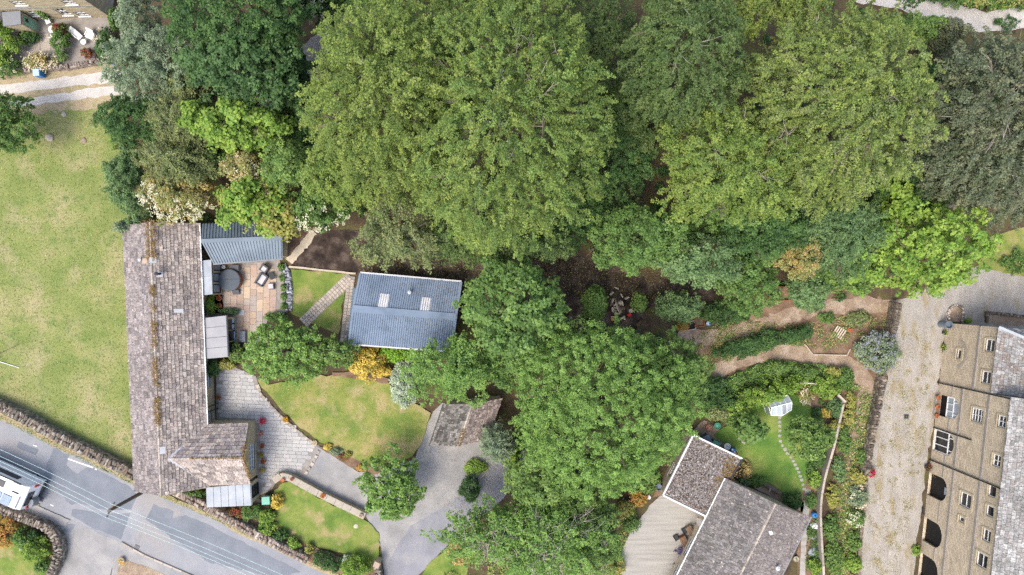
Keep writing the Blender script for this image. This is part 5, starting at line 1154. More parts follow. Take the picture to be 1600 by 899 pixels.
def pot(label, px, py, r, h, fp, m='terracotta', z=0.0, n=60, fr=1.1, group=None):
    q = at0(px, py, z + h); t = thing('flower_pot', label, 'flower pot', (q.x, q.y, z), 0, group)
    MB().lathe((0, 0, 0), [(r * .7, 0), (r * .95, h * .8), (r * 1.08, h * .82), (r * 1.08, h), (r * .9, h), (r * .88, h * .88)], 14).build('pot', MT[m], t, local=True)
    if fp: blooms(t, (q.x, q.y, z + h * .9), r * fr, n, 'f_' + fp, max(.05, r * .42))
for a in (('pot of bright pink flowers at the corner of the house wing', 410, 658, .26, .3, 'pink', 'terracotta', .02, 110, 1.3), ('pot of pale pink flowers by the wing gable', 407, 678.5, .22, .28, 'rose', 'terracotta', .02, 80, 1.2),
          ('rust leaved pot above the white gable window', 409.5, 697, .2, .26, 'rust', 'terracotta', .02), ('lime green potted plant beside the gable window', 407.5, 711, .22, .28, 'grn', 'terracotta', .02, 80), ('rust leaved pot below the white gable window', 411, 721.5, .22, .28, 'rust', 'terracotta', .02),
          ('potted greenery at the lower end of the gable', 410, 735, .2, .3, 'grn', 'terracotta', .02, 90, 1.4), ('pot of yellow flowers on the stone edging of the front lawn', 446, 656, .24, .26, 'yel', 'terracotta', .1, 80), ('small yellow potted plant at the drive corner', 492, 692, .2, .2, 'yel', 'cobble', .1, 30),
          ('empty terracotta pot at the bend of the low wall', 441, 751, .17, .26, None, 'terracotta', .7), ('terracotta pot with dark plant on the low wall', 456, 749, .15, .24, 'rust', 'terracotta', .7), ('pot of orange flowers midway along the low wall', 504, 775, .2, .22, 'or', 'terracotta', .7), ('small pot at the lane end of the low wall', 564, 806, .15, .2, 'rose', 'cobble', .7),
          ('large terracotta pot by the patio planting bed', 342, 466, .24, .3, 'rust', 'terracotta', .05), ('second terracotta pot in the patio planting bed', 343, 478, .2, .28, 'rust', 'terracotta', .05), ('black pot under the porch bin', 404, 784, .22, .3, None, 'black', .02), ('terracotta pot beside the drive wall of the house', 341, 622, .2, .25, 'rust', 'terracotta', .02),
          ('terracotta pot next to the wooden pallet', 1328.5, 515.5, .22, .3, 'rust', 'terracotta', .03, 20), ('purple flowers in a pot by the bungalow wall', 1063, 862, .26, .3, 'pur', 'grey', .02, 130, 1.3), ('pale stone pot beside the purple flowers', 1055, 865, .17, .25, None, 'stone_pale', .02), ('white pot at the lower edge of the concrete drive', 1054, 885, .18, .25, 'wht', 'stone_pale', .02, 30),
          ('dark potted shrub at the mill corner', 1477, 520, .2, .3, 'grn', 'dark', .02, 50), ('dark potted plant by the blocked mill arch', 1477, 543, .26, .3, 'grn', 'dark', .02, 70, 1.2), ('yellow flowered pot by the first dark mill arch', 1461, 741, .22, .3, 'yel', 'dark', .02, 60, 1.2), ('dark bushy pot below the white arched window', 1450.5, 731, .28, .3, 'rust', 'dark', .02, 90, 1.3),
          ('pink flowering pot in the potting yard', 1107, 668, .24, .28, 'rose', 'terracotta', .05, 70), ('tan ring planter at the corner of the bungalow', 1244, 874, .24, .25, 'grn', 'stone_pale', .02, 10, .6), ('yellow flowers by the tan forecourt', 189, 877, .28, .25, 'yel', 'cobble', .08, 70, 1.2)):
    pot(*a)
def bin_(name, label, px, py, rz, m, ml, w=.55, d=.6, h=.95):
    q = at0(px, py, h * .7); t = thing(name, label, 'bin', (q.x, q.y, 0), rz)
    MB().hexa([(-w * .4, -d * .4, .06), (w * .4, -d * .4, .06), (w * .4, d * .4, .06), (-w * .4, d * .4, .06), (-w / 2, -d / 2, h), (w / 2, -d / 2, h), (w / 2, d / 2, h), (-w / 2, d / 2, h)]).build('body', MT[m], t, local=True)
    MB().box((0, 0, h), (w * 1.06, d * 1.08, .07), taper=.92).build('lid', MT[ml], t, local=True); MB().beam((-w * .4, d * .58, h - .02), (w * .4, d * .58, h - .02), .05, .05).build('handle', MT['dark'], t, local=True)
    for s in (-1, 1): MB().tube([(s * w * .36, d * .42, .1), (s * w * .46, d * .42, .1)], .1, 10).build('wheel', MT['black'], t, local=True)
bin_('wheelie_bin', 'blue wheelie bin with pale lid beside the white track', 60, 115, .1, 'blue', 'paleblue')
bin_('garden_bin', 'green plastic garden bin by the white porch', 417, 781, .05, 'green', 'teal', .72, .7, .9)
q = at0(180.5, 99, .2); t = thing('blue_bucket', 'bright blue bucket at the edge of the track', 'bucket', tuple(q)); MB().lathe((q.x, q.y, 0), [(.17, 0), (.23, .38), (.25, .4), (.22, .4), (.2, .2)], 16).build('body', MT['blue'], t); MB().tube([(q.x - .23, q.y, .38), (q.x - .1, q.y + .1, .5), (q.x + .1, q.y + .1, .5), (q.x + .23, q.y, .38)], .012, 5).build('handle', MT['palegrey'], t)
# cottage garden furniture
def lounger(label, px, py, rz, l, w, group=None):
    q = at0(px, py, .4); t = thing('garden_lounger', label, 'lounger', (q.x, q.y, .03), rz)
    MB().box((0, 0, .26), (l, w, .1)).build('seat', MT['white'], t, local=True)
    MB().hexa([(-l / 2, -w / 2, .36), (-l / 2 + .12, -w / 2, .36), (-l / 2 + .12, w / 2, .36), (-l / 2, w / 2, .36), (-l / 2 - .15, -w / 2, .75), (-l / 2 - .05, -w / 2, .75), (-l / 2 - .05, w / 2, .75), (-l / 2 - .15, w / 2, .75)]).build('backrest', MT['white'], t, local=True)
    for a, b in ((1, 1), (1, -1), (-1, 1), (-1, -1)): MB().box((a * l * .42, b * w * .4, 0), (.06, .06, .26)).build('leg', MT['white'], t, local=True)
    for s in (-1, 1): MB().box((0, s * w * .47, .5), (l * .6, .06, .04)).build('arm', MT['white'], t, local=True)
lounger('long white sun lounger in the cottage yard', 119.5, 54, math.radians(-42), 1.0, .52); lounger('curved white garden seat right of the small round table', 140, 55, math.radians(-115), .62, .72)
def rtable(label, px, py, r, m='white', h=.65):
    q = at0(px, py, h); t = thing('garden_table', label, 'table', tuple(q)); MB().lathe((q.x, q.y, h - .04), [(.02, 0), (r, 0), (r, .04)], 20).build('top', MT[m], t)
    for k in range(3): a = k * 2.1; MB().tube([(q.x + .8 * r * math.cos(a), q.y + .8 * r * math.sin(a), .02), (q.x, q.y, h - .04)], .025, 6).build('leg', MT[m], t)
rtable('small white round table between the cottage loungers', 130, 65.5, .25, h=.45); rtable('white round garden table by the cottage porch', 81, 46, .34)
for lab, px, py, rz in (('white garden chair above the round cottage table', 75, 34, 2.0), ('white garden chair below the round cottage table', 83, 58, -1.4)):
    q = at0(px, py, .4); t = thing('garden_chair', lab, 'chair', (q.x, q.y, .02), rz); MB().box((0, 0, .4), (.42, .42, .04)).build('seat', MT['white'], t, local=True); MB().box((.2, 0, .44), (.04, .42, .42)).build('backrest', MT['white'], t, local=True)
    for a, b in ((1, 1), (1, -1), (-1, 1), (-1, -1)): MB().box((a * .18, b * .18, 0), (.04, .04, .4)).build('leg', MT['white'], t, local=True)
# meadow
a, b = P(-6, 563), P(31, 575); t = MB().tube([a + Vector((0, 0, .08)), a.lerp(b, .5) + Vector((0, 0, .06)), b + Vector((0, 0, .05))], [.035, .035, .03], 8).build('white_pole', MT['white']); tag(t, 'thin white pole lying in the meadow at the left edge', 'pole')
a, b = P(-6, 556), P(30, 538); t = MB().tube([a + Vector((0, 0, .08)), b + Vector((0, 0, .06))], [.03, .02], 6).build('fallen_branch', MT['barkdark']); tag(t, 'thin brown branch lying above the white pole', 'branch')
def rock(label, px, py, s, m='cobble', name='boulder'):
    q = P(px, py); mb = MB(); n = 9; vs_ = []; 
    for k, (z, r) in enumerate(((-.05, .9), (.35, 1.0), (.75, .7), (.95, .3))):
        for i in range(n): a = i * 2 * math.pi / n; rr_ = r * s * random.uniform(.8, 1.15); vs_.append((q.x + rr_ * math.cos(a), q.y + rr_ * math.sin(a), z * s * .6))
    fs_ = [(k * n + i, k * n + (i + 1) % n, (k + 1) * n + (i + 1) % n, (k + 1) * n + i) for k in range(3) for i in range(n)] + [tuple(range(3 * n, 4 * n))]
    tag(mb.add(vs_, fs_).build(name, MT[m]), label, 'stone')
rock('grey flat stone in the upper meadow', 78, 215, .38); rock('brown molehill stone in the upper meadow near the trees', 131, 220, .3, 'path'); rock('small pale stone near the top of the meadow', 100, 179, .25); rock('round grey stone on the lower lawn', 556, 822, .28); rock('pale rock in the corner garden bed', 36, 858, .3); rock('pale rock under the tree at the sett drive', 416, 592, .4); rock('grey stone by the lower hedge of the long house', 436, 833, .3); rock('white stone at the edge of the orange shrub by the concrete drive', 1013.5, 777, .22, 'white')
# soil plot
wpq = P(965, 478, .4); t = thing('woodpile', 'pile of split logs on the dark soil under the trees', 'woodpile', (wpq.x, wpq.y, 0))
for k in range(46):
    a = random.uniform(0, 6.28); c = Vector((wpq.x + random.gauss(0, .42), wpq.y + random.gauss(0, .6), random.uniform(.05, .55))); d = Vector((math.cos(a), math.sin(a), random.gauss(0, .15))) * .2
    MB().tube([c - d, c + d], random.uniform(.06, .11), 6).build('log', MT['palewood'] if k % 3 else MT['wood'], t)
q = at0(983.5, 492, .2); t = thing('fuel_can', 'red fuel can near the woodpile', 'can', tuple(q)); MB().box((q.x, q.y, 0), (.42, .32, .34), .5, taper=.85).build('body', MT['red'], t); MB().beam((q.x - .12, q.y, .42), (q.x + .12, q.y + .06, .42), .05, .08).build('handle', MT['red'], t); MB().tube([(q.x + .15, q.y + .1, .3), (q.x + .2, q.y + .12, .42)], .04, 8).build('cap', MT['black'], t)
q = at0(960, 498, .2); t = thing('tool_crate', 'ochre crate between the woodpile and the leafy tree', 'crate', tuple(q))
MB().box((q.x, q.y, 0), (.5, .4, .03), .2).build('floor', MT['tan'], t)
for a in range(4): MB().box((q.x + (.24 if a == 0 else -.24 if a == 1 else 0), q.y + (.19 if a == 2 else -.19 if a == 3 else 0), 0), ((.03, .4, .3) if a < 2 else (.45, .03, .3))).build('side', MT['tan'], t)
q = at0(985, 486, .1); t = thing('log_chopping_block', 'dark chopping block next to the red can', 'log', tuple(q)); MB().tube([(q.x, q.y, 0), (q.x, q.y, .35)], .22, 12).build('block', MT['barkdark'], t); MB().lathe((q.x, q.y, .35), [(.2, 0), (.05, .006)], 12).build('cut_face', MT['palewood'], t)
q = at0(569.5, 426, .2); t = thing('red_watering_can', 'small red watering can at the workshop corner', 'watering can', tuple(q)); MB().lathe((q.x, q.y, 0), [(.13, 0), (.13, .24), (.1, .28), (.02, .29)], 12).build('body', MT['red'], t); MB().tube([(q.x + .1, q.y, .08), (q.x + .3, q.y + .05, .3)], .025, 6).build('spout', MT['red'], t); MB().tube([(q.x - .1, q.y, .1), (q.x - .22, q.y, .2), (q.x - .05, q.y, .3)], .015, 6).build('handle', MT['red'], t)
def bay(name, label, px, py, w, d, h, rz, m, inner, cat='compost bin'):
    q = at0(px, py, h); t = thing(name, label, cat, (q.x, q.y, 0), rz)
    for k in range(4):
        x, y, sx, sy = ((w / 2, 0, .06, d), (-w / 2, 0, .06, d), (0, d / 2, w - .06, .06), (0, -d / 2, w - .06, .06))[k]
        for j in range(3): MB().box((x, y, j * h / 3), (sx, sy, h / 3 - .02)).build('board', MT[m], t, local=True)
    MB().box((0, 0, 0), (w - .07, d - .07, h * .55)).build('filling', MT[inner], t, local=True)
bay('compost_box', 'pale framed compost box with black inside on the upper path', 1080, 509, .75, .75, .6, .2, 'palewood', 'black'); bay('compost_box', 'rust brown timber compost bay between pale box and blue lid', 1093, 503, .85, .9, .6, .1, 'redwood', 'brown'); bay('timber_bay', 'stained timber bay tucked under the trees above the path', 1219.5, 459, 1.9, 1.2, .9, 0, 'redwood', 'brown', 'timber bay')
q = at0(1109, 505, .4); t = thing('water_tub', 'oval pale blue tub beside the compost boxes', 'tub', tuple(q)); MB().lathe((q.x, q.y, 0), [(.3, 0), (.36, .4), (.38, .42), (.33, .42), (.3, .34)], 18, sx=1.0, sy=.65, rz=.35).build('body', MT['slatemetal'], t); MB().lathe((q.x, q.y, .35), [(.31, 0), (.25, .03), (.05, .05)], 18, sx=1.0, sy=.65, rz=.35).build('lid', MT['paleblue'], t)
q = at0(1312, 519.5, .3); t = thing('wooden_pallet', 'weathered wooden pallet leaning at the dug pit', 'pallet', (q.x, q.y, .1), math.radians(-30)); t.rotation_euler = (.15, 0, math.radians(-30))
for k in range(5): MB().box((-.42 + k * .21, 0, .1), (.12, .95, .03)).build('slat', MT['palewood'], t, local=True)
for k in range(3): MB().box((0, -.42 + k * .42, .0), (.98, .09, .1)).build('bearer', MT['wood'], t, local=True)
te = thing('timber_edging', 'timber boards edging the dug pit beside the path', 'edging', tuple(P(1270, 553)))
for a, b in (((1256, 538), (1269, 554)), ((1269, 554), (1322, 555)), ((1322, 555), (1327, 545))): MB().beam(P(*a) + Vector((0, 0, .12)), P(*b) + Vector((0, 0, .12)), .07, .25).build('board', MT['palewood'], te)
# potting yard
def tubpot(name, label, px, py, r, h, m, mi, cat='tub'):
    q = at0(px, py, h); t = thing(name, label, cat, tuple(q)); MB().lathe((q.x, q.y, 0), [(r * .85, 0), (r, h), (r * 1.06, h + .02), (r * .9, h + .02), (r * .88, h * .8)], 18).build('body', MT[m], t); MB().lathe((q.x, q.y, h * .75), [(r * .88, 0), (.02, .03)], 18).build('contents', MT[mi], t)
tubpot('round_tub', 'green round tub at the top of the potting yard', 1121, 666, .3, .45, 'green', 'teal'); tubpot('round_tub', 'white rimmed round tub at the flat roof edge', 1136.5, 698, .29, .5, 'white', 'grey'); tubpot('water_butt', 'tall grey water butt at the corner of the mill', 1483, 508, .33, 1.3, 'slatemetal', 'black', 'water butt'); tubpot('water_butt', 'dark blue water butt at the corner of the flat roof', 1029.5, 762, .3, 1.0, 'slatemetal', 'dark', 'water butt')
bin_('garden_bin', 'blue-green lidded bin in the potting yard', 1103, 687, .5, 'green', 'slatemetal', .75, .8, .8); bin_('garden_bin', 'teal compost bin against the flat roof wall', 1117.5, 694, -.5, 'green', 'teal', .7, .6, .7); bin_('garden_bin', 'small blue bin at the end of the potting yard', 1145, 704, -.4, 'blue', 'blue', .42, .42, .5)
q = at0(1158.5, 687.5, .3); t = thing('garden_bench', 'pale plank bench beside the potting yard tree', 'bench', (q.x, q.y, .05), math.radians(-42))
for k in range(3): MB().box((0, -.13 + k * .13, .4), (.85, .11, .04)).build('slat', MT['palewood'], t, local=True)
for s in (-1, 1): MB().box((s * .35, 0, 0), (.06, .35, .4)).build('leg', MT['palewood'], t, local=True)
q = at0(1205, 763, .3); t = thing('fallen_log', 'long dark hollow log beside the bungalow lawn', 'log', tuple(q)); MB().tube([(q.x - .8, q.y + .45, .22), (q.x, q.y + .05, .26), (q.x + .85, q.y - .5, .22)], [.24, .26, .22], 10).build('trunk', MT['barkdark'], t); MB().tube([(q.x - .1, q.y + .1, .4), (q.x - .3, q.y - .3, .62)], [.08, .04], 6).build('stub', MT['bark'], t)
# bungalow sides
for lab, px, py, w, d, h, m, rz in (('wooden planter box nearest the flat roof on the concrete drive', 1079, 831, .95, .5, .5, 'wood', -1.05), ('wooden planter box with soil by the bungalow window', 1070, 848, 1.1, .55, .5, 'redwood', -1.05)):
    q = at0(px, py, h); t = thing('planter_box', lab, 'planter', (q.x, q.y, .02), rz); MB().box((0, 0, 0), (w, d, h)).build('box', MT[m], t, local=True); MB().box((0, 0, h), (w - .1, d - .1, .03)).build('soil', MT['brown'], t, local=True)
    for s in (-1, 1): MB().box((0, s * d / 2, h - .06), (w + .04, .05, .08)).build('rail', MT['wood'], t, local=True)
for lab, px, py in (('upper dark doormat crate beside the wooden planters', 1073, 829), ('lower dark crate beside the wooden planters', 1060, 840)):
    q = at0(px - 3, py + 1, .25); t = thing('plastic_crate', lab, 'crate', (q.x, q.y, .02), -1.05); MB().box((0, 0, 0), (.5, .42, .2)).build('body', MT['dark'], t, local=True)
    for s in (-1, 1): MB().box((0, s * .2, .2), (.5, .04, .06)).build('rim', MT['black'], t, local=True)
q = at0(1094, 812, .8); t = thing('leaning_boards', 'orange timber boards leaning under the flat roof edge', 'boards', tuple(q))
for k in range(3): MB().beam((q.x + k * .16, q.y - .1, .02), (q.x + k * .16 + .05, q.y + .25, 1.5), .12, .03).build('board', MT['tan'], t)
q = at0(1272, 804.5, .3); t = thing('blue_barrel', 'small blue barrel beside the bungalow corner', 'barrel', tuple(q)); MB().lathe((q.x, q.y, 0), [(.2, 0), (.25, .2), (.25, .4), (.2, .55), (.12, .56)], 16).build('body', MT['blue'], t); MB().lathe((q.x, q.y, .56), [(.1, 0), (.1, .03), (.02, .04)], 12).build('lid', MT['dark'], t)
def sack(label, px, py, s, m, name='sack', cat='sack'):
    q = P(px, py); mb = MB(); mb.lathe((q.x, q.y, 0), [(.35 * s, 0), (.5 * s, .1 * s), (.48 * s, .3 * s), (.3 * s, .45 * s), (.1 * s, .5 * s)], 11, sx=1.2, sy=.85, rz=random.random()); mb.v = [(a + random.gauss(0, .03), b + random.gauss(0, .03), c + random.gauss(0, .02)) for a, b, c in mb.v]; tag(mb.build(name, MT[m]), label, cat)
sack('white bulging sack on the ground by the bungalow corner', 1272, 821, .7, 'white'); sack('grey crumpled sheet below the white sack', 1271, 838, .6, 'grey'); sack('shiny white bundle on the strip beside the bungalow', 1269, 861, .85, 'whitesheet'); sack('blue-grey crumpled sack right of the shiny bundle', 1275, 868, .45, 'slatemetal')
q = at0(1479, 592, .4); t = thing('white_meter_box', 'white cabinet against the mill wall', 'cabinet', (q.x, q.y, 0), -.1); MB().box((0, 0, 0), (.5, .42, .75)).build('body', MT['white'], t, local=True); MB().box((0, 0, .75), (.55, .47, .05)).build('lid', MT['palegrey'], t, local=True)
q = at0(1465, 637, .3); t = thing('planter_bench', 'low stone trough in front of the white arched mill window', 'trough', (q.x, q.y, 0), -.1); MB().box((0, 0, 0), (.45, 2.1, .35)).build('trough', MT['cobble'], t, local=True); MB().box((0, 0, .35), (.35, 2.0, .02)).build('soil', MT['brown'], t, local=True)
for lab, py in (('uppermost of three small pots on the mill trough', 621.5), ('middle of three small pots on the mill trough', 636), ('lowest of three small pots on the mill trough', 650)): pot(lab, 1465.5 - (py - 636) * .1, py, .17, .25, 'rust', 'terracotta', .37, 20, 1, 'pots on the mill trough')
q = P(1416, 651); t = thing('manhole', 'square grey manhole cover in the gravel yard', 'manhole cover', (q.x, q.y, .005), -.05); MB().box((0, 0, 0), (.5, .5, .012)).build('frame', MT['grey'], t, local=True); MB().box((0, 0, .012), (.4, .4, .008)).build('lid', MT['dark'], t, local=True)
q = P(1437, 797); t = thing('boot_scraper', 'dark iron boot scraper between two dark mill arches', 'boot scraper', (q.x + .2, q.y, 0)); MB().box((q.x + .2, q.y, .0), (.06, .5, .3)).build('plate', MT['dark'], t)
for s in (-1, 1): MB().box((q.x + .2, q.y + s * .27, 0), (.06, .05, .4)).build('post', MT['dark'], t)
q = P(1262, 598); a, b = P(1249, 598, 1.2), P(1276, 600, 1.2); pl = MB().tube([a, b], [.07, .06], 8).build('timber_rail', MT['palewood']); tag(pl, 'short pale timber rail above the round garden shrubs', 'rail')
rp_ = thing('rail_posts', 'pair of timber posts carrying the pale rail in the round garden', 'posts', (a.x, a.y, 0)); [MB().box((p.x, p.y, 0), (.09, .09, 1.15)).build('post', MT['wood'], rp_) for p in (a, b)]
# greenhouse
q = at0(1219, 634, 1.6); gh = thing('greenhouse', 'small white framed greenhouse on the round garden lawn', 'greenhouse', (q.x, q.y, .05), math.radians(15))
w, d, h, r_ = 1.9, 1.35, 1.35, 1.95; fm = MB()
cs = [(-w / 2, -d / 2), (0, -d / 2 - .3), (w / 2, -d / 2), (w / 2, d / 2), (-w / 2, d / 2)]
for i, (x, y) in enumerate(cs):
    x2, y2 = cs[(i + 1) % len(cs)]; fm.beam((x, y, 0), (x, y, h), .06, .06)
    for z in (.05, h): fm.beam((x, y, z), (x2, y2, z), .07, .06)
    MB().add([(x, y, .06), (x2, y2, .06), (x2, y2, h), (x, y, h)], [(0, 1, 2, 3)]).build('pane', MT['glasspane'], gh, local=True)
rl_, rr2 = (-w * .5, .12, r_), (w * .5, .12, r_)
for k in range(4):
    f0, f1 = -w / 2 + k * w / 4, -w / 2 + (k + 1) * w / 4
    y0_ = -d / 2 - .3 * (1 - abs(f0) / (w / 2)); y1_ = -d / 2 - .3 * (1 - abs(f1) / (w / 2))
    MB().add([(f0 + .03, y0_, h), (f1 - .03, y1_, h), (f1 - .03, .12, r_), (f0 + .03, .12, r_)], [(0, 1, 2, 3)]).build('roof_pane', MT['glasspane'] if k != 2 else MT['pane_pale'], gh, local=True)
    MB().add([(f1 - .03, d / 2, h), (f0 + .03, d / 2, h), (f0 + .03, .12, r_), (f1 - .03, .12, r_)], [(0, 1, 2, 3)]).build('roof_pane', MT['glasspane'], gh, local=True)
for k in range(5):
    f0 = -w / 2 + k * w / 4; y0_ = -d / 2 - .3 * (1 - abs(f0) / (w / 2)); fm.beam((f0, y0_, h + .01), (f0, .12, r_ + .01), .05, .05); fm.beam((f0, d / 2, h + .01), (f0, .12, r_ + .01), .05, .05)
fm.beam(rl_, rr2, .07, .07); fm.build('frame', MT['white'], gh, local=True)
# ------------------------------------------------------------------ trees
T = 'tree'
def tree(*a, **k): return plant(a[0], a[1], T, *a[2:], **k)
# the two great beeches and their neighbours
tree('beech_tree', 'huge yellow-green beech crown left of centre with smooth dense outline', 618, 168, 125, 150, 12, 21.5, 'beech', 'beech', 7, twigs=5, lump=.07)
tree('beech_tree', 'huge beech with pale bare branches showing, right of the dense one', 785, 205, 160, 190, 12, 22.5, np.vstack([PAL['beech'], PAL['beech'], PAL['fresh']]), 'beech', 8, twigs=18)
tree('beech_tree', 'great yellow-green beech in the right half of the wood', 1282, 180, 136, 150, 12, 21.5, np.vstack([PAL['beech'], PAL['beech'], PAL['olive']]), 'beech', 8, twigs=9)
tree('beech_tree', 'dark olive beech between the two great crowns near the top', 1060, 88, 95, 110, 13, 19, 'beech_dark', 'beech', 7, twigs=3)
tree('beech_tree', 'olive beech with sweeping branches at the centre right of the wood', 1130, 265, 120, 95, 11, 16.5, 'beech_mix', 'beech', 7, twigs=5)
tree('woodland_tree', 'dark green tree squeezed in the gap right of the branchy beech', 930, 70, 70, 80, 6, 10, 'beech_dark', 'beech', 5)
tree('woodland_tree', 'deep shaded tree in the dark gap at the middle of the wood', 960, 240, 60, 90, 4, 7.5, 'dark', 'beech', 5)
tree('woodland_tree', 'olive tree overhanging the dark soil above the workshop', 625, 368, 72, 52, 9, 12.5, 'olive', 'beech', 5)
tree('woodland_tree', 'olive-green tree just above the right end of the workshop', 705, 372, 48, 38, 7, 10.5, 'beech_dark', 'beech', 5)
tree('woodland_tree', 'small olive tree under the lower edge of the branchy beech', 810, 378, 78, 38, 6.5, 10, 'beech_dark', 'beech', 5)
tree('woodland_tree', 'mid green tree below the centre right beech by the soil', 1000, 374, 86, 54, 7, 11, 'green', 'broad', 5)
tree('woodland_tree', 'grey-green feathery tree hanging over the dark soil at right', 1088, 408, 64, 42, 7, 10, 'bluish', 'broad', 5)
tree('woodland_tree', 'leafy green tree left of the timber bay above the path', 1165, 440, 50, 48, 5, 8, 'green', 'broad', 5)
tree('woodland_tree', 'green tree below the great right beech', 1190, 365, 62, 45, 7, 10.5, 'dark', 'broad', 5)
tree('woodland_tree', 'blue-green airy tree left of the lime tree', 1300, 365, 75, 65, 7, 11, 'bluish', 'feather', 5)
tree('woodland_tree', 'small golden-olive tree in front of the blue-green one', 1246, 402, 33, 33, 6.5, 9, 'elder', 'fine', 4)
tree('woodland_tree', 'small dark blue-green tree right of the timber bay', 1260, 448, 32, 28, 3, 5.5, 'bluish', 'broad', 4)
tree('lime_tree', 'bright lime-green tree beside the gravel yard', 1425, 393, 100, 70, 7.5, 11.5, 'lime', 'maple', 6)
tree('lime_tree', 'narrow lime-green branch tip tree above the big lime tree', 1385, 325, 22, 38, 6, 9, 'lime', 'maple', 3)
tree('woodland_tree', 'green tree at the foot of the lime tree by the path', 1320, 430, 55, 30, 4, 6.5, 'fresh', 'broad', 4)
tree('sombre_tree', 'dark olive tree with bare pale branches at the right edge', 1545, 188, 105, 118, 12, 17, 'sombre', 'sparse', 8, bark='bark', twigs=14, lay=1.6, cov=1.25)
tree('sombre_tree', 'lower dark olive tree with drooping boughs at the right edge', 1570, 305, 80, 55, 8, 12, 'sombre', 'beech', 6, bark='bark', twigs=10, cov=.9)
tree('sombre_tree', 'shadowy grey-green tree left of the dark olive tree', 1475, 250, 52, 70, 8, 12, 'sombre', 'beech', 5, bark='bark', twigs=4)
tree('sombre_tree', 'top corner dark olive tree below the pale lane', 1550, 108, 72, 32, 6, 9, 'sombre', 'sparse', 6, bark='bark', twigs=8, lay=1.5)
tree('sombre_tree', 'dark purple-tinged small tree at the bend of the pale lane', 1468, 58, 32, 24, 3.5, 6, 'sombre', 'fine', 4)
tree('woodland_tree', 'bright green tree under the lane bend at upper right', 1400, 52, 55, 22, 4, 6.5, 'fresh', 'broad', 4)
tree('woodland_tree', 'olive tree at the top edge right of the dark beech', 1190, 15, 85, 50, 11, 15, 'beech', 'beech', 5)
tree('woodland_tree', 'olive tree at the very top between the beeches', 760, -10, 110, 40, 12, 15, 'beech_mix', 'beech', 5)
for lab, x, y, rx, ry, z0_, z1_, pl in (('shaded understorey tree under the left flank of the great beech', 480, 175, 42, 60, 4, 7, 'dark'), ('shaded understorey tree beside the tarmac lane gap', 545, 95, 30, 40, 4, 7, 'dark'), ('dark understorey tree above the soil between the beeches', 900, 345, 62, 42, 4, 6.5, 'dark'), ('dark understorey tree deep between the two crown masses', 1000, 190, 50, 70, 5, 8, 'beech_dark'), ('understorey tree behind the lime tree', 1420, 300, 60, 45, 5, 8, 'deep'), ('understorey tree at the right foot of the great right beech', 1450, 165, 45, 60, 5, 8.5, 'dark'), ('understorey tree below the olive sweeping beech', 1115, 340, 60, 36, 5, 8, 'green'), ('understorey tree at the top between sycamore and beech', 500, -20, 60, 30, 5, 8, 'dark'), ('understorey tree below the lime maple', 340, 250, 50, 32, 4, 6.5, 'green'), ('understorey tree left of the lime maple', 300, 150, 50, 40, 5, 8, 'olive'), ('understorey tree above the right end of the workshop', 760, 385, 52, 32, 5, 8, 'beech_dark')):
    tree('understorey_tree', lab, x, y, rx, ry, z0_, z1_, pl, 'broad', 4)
# the mixed trees at upper left
tree('sycamore_tree', 'broad dark green sycamore at the top left of the wood', 385, 25, 105, 75, 10, 15, 'dark', 'broad', 6)
tree('walnut_tree', 'dark blue-green tree with large leaves below the sycamore', 385, 105, 85, 62, 9, 13, 'deep', 'maple', 6)
tree('walnut_tree', 'small blue-green tree beside the tarmac lane gap', 446, 118, 36, 50, 6, 10, 'deep', 'maple', 4)
tree('hawthorn_tree', 'grey-green hawthorn overhanging the white track', 250, 105, 78, 62, 6, 9.5, 'grey', 'fine', 6, cov=.85)
tree('hawthorn_tree', 'slender grey-green tree beside the cottage strip', 222, 35, 30, 48, 5, 8, 'grey', 'fine', 4, cov=.75)
tree('yew_tree', 'dense dark green yew at the meadow corner', 222, 190, 60, 42, 5, 8, 'dark', 'fine', 4)
tree('pine_tree', 'dull olive feathery pine behind the lime maple', 300, 195, 55, 42, 6, 9.5, 'olive', 'feather', 5)
tree('maple_tree', 'lime-yellow maple at the heart of the left wood', 385, 200, 72, 42, 7.5, 11, 'lime', 'maple', 5)
tree('maple_tree', 'lime-yellow sprig tree left of the bigger lime maple', 318, 188, 26, 24, 6.8, 9.8, 'lime', 'maple', 3)
tree('pine_tree', 'dull green feathery pine beside the meadow hedge', 285, 255, 62, 40, 5.5, 8.5, 'olive', 'feather', 5)
tree('elder_tree', 'elder covered in cream blossom above the stone roof', 285, 305, 58, 42, 4.5, 7, 'elder', 'broad', 4, flowers=('white', 90, 2.2, (2.6, 5.9)))
tree('holly_tree', 'blue-green shrub tree along the meadow edge', 205, 285, 28, 55, 3.5, 6, 'bluish', 'fine', 4)
tree('maple_tree', 'yellow-green tree leaning over the metal roofed patio wing', 405, 320, 62, 46, 5, 8, 'lime', 'maple', 5, flowers=('yellow', 30, 2.5, None))
tree('maple_tree', 'golden-tipped tree above the end of the metal roofed wing', 438, 335, 38, 36, 4.5, 7, 'yellow', 'maple', 4)
tree('woodland_tree', 'mid green tree between the lime maple and the great beech', 462, 265, 42, 42, 6, 9.5, 'fresh', 'broad', 4)
tree('woodland_tree', 'rust-tinged tree in the middle of the left wood', 395, 268, 36, 26, 5, 8, 'elder', 'broad', 4, flowers=('cream', 50, 2.5, None))
tree('elder_tree', 'green bush tree with white blossom beside the soil plot', 500, 330, 50, 32, 4, 6.5, 'green', 'broad', 4, flowers=('white', 40, 2.2, (3.4, 6.4)))
tree('woodland_tree', 'olive tree on the lower left flank of the great beech', 530, 275, 48, 50, 7, 11, 'beech_mix', 'beech', 4)
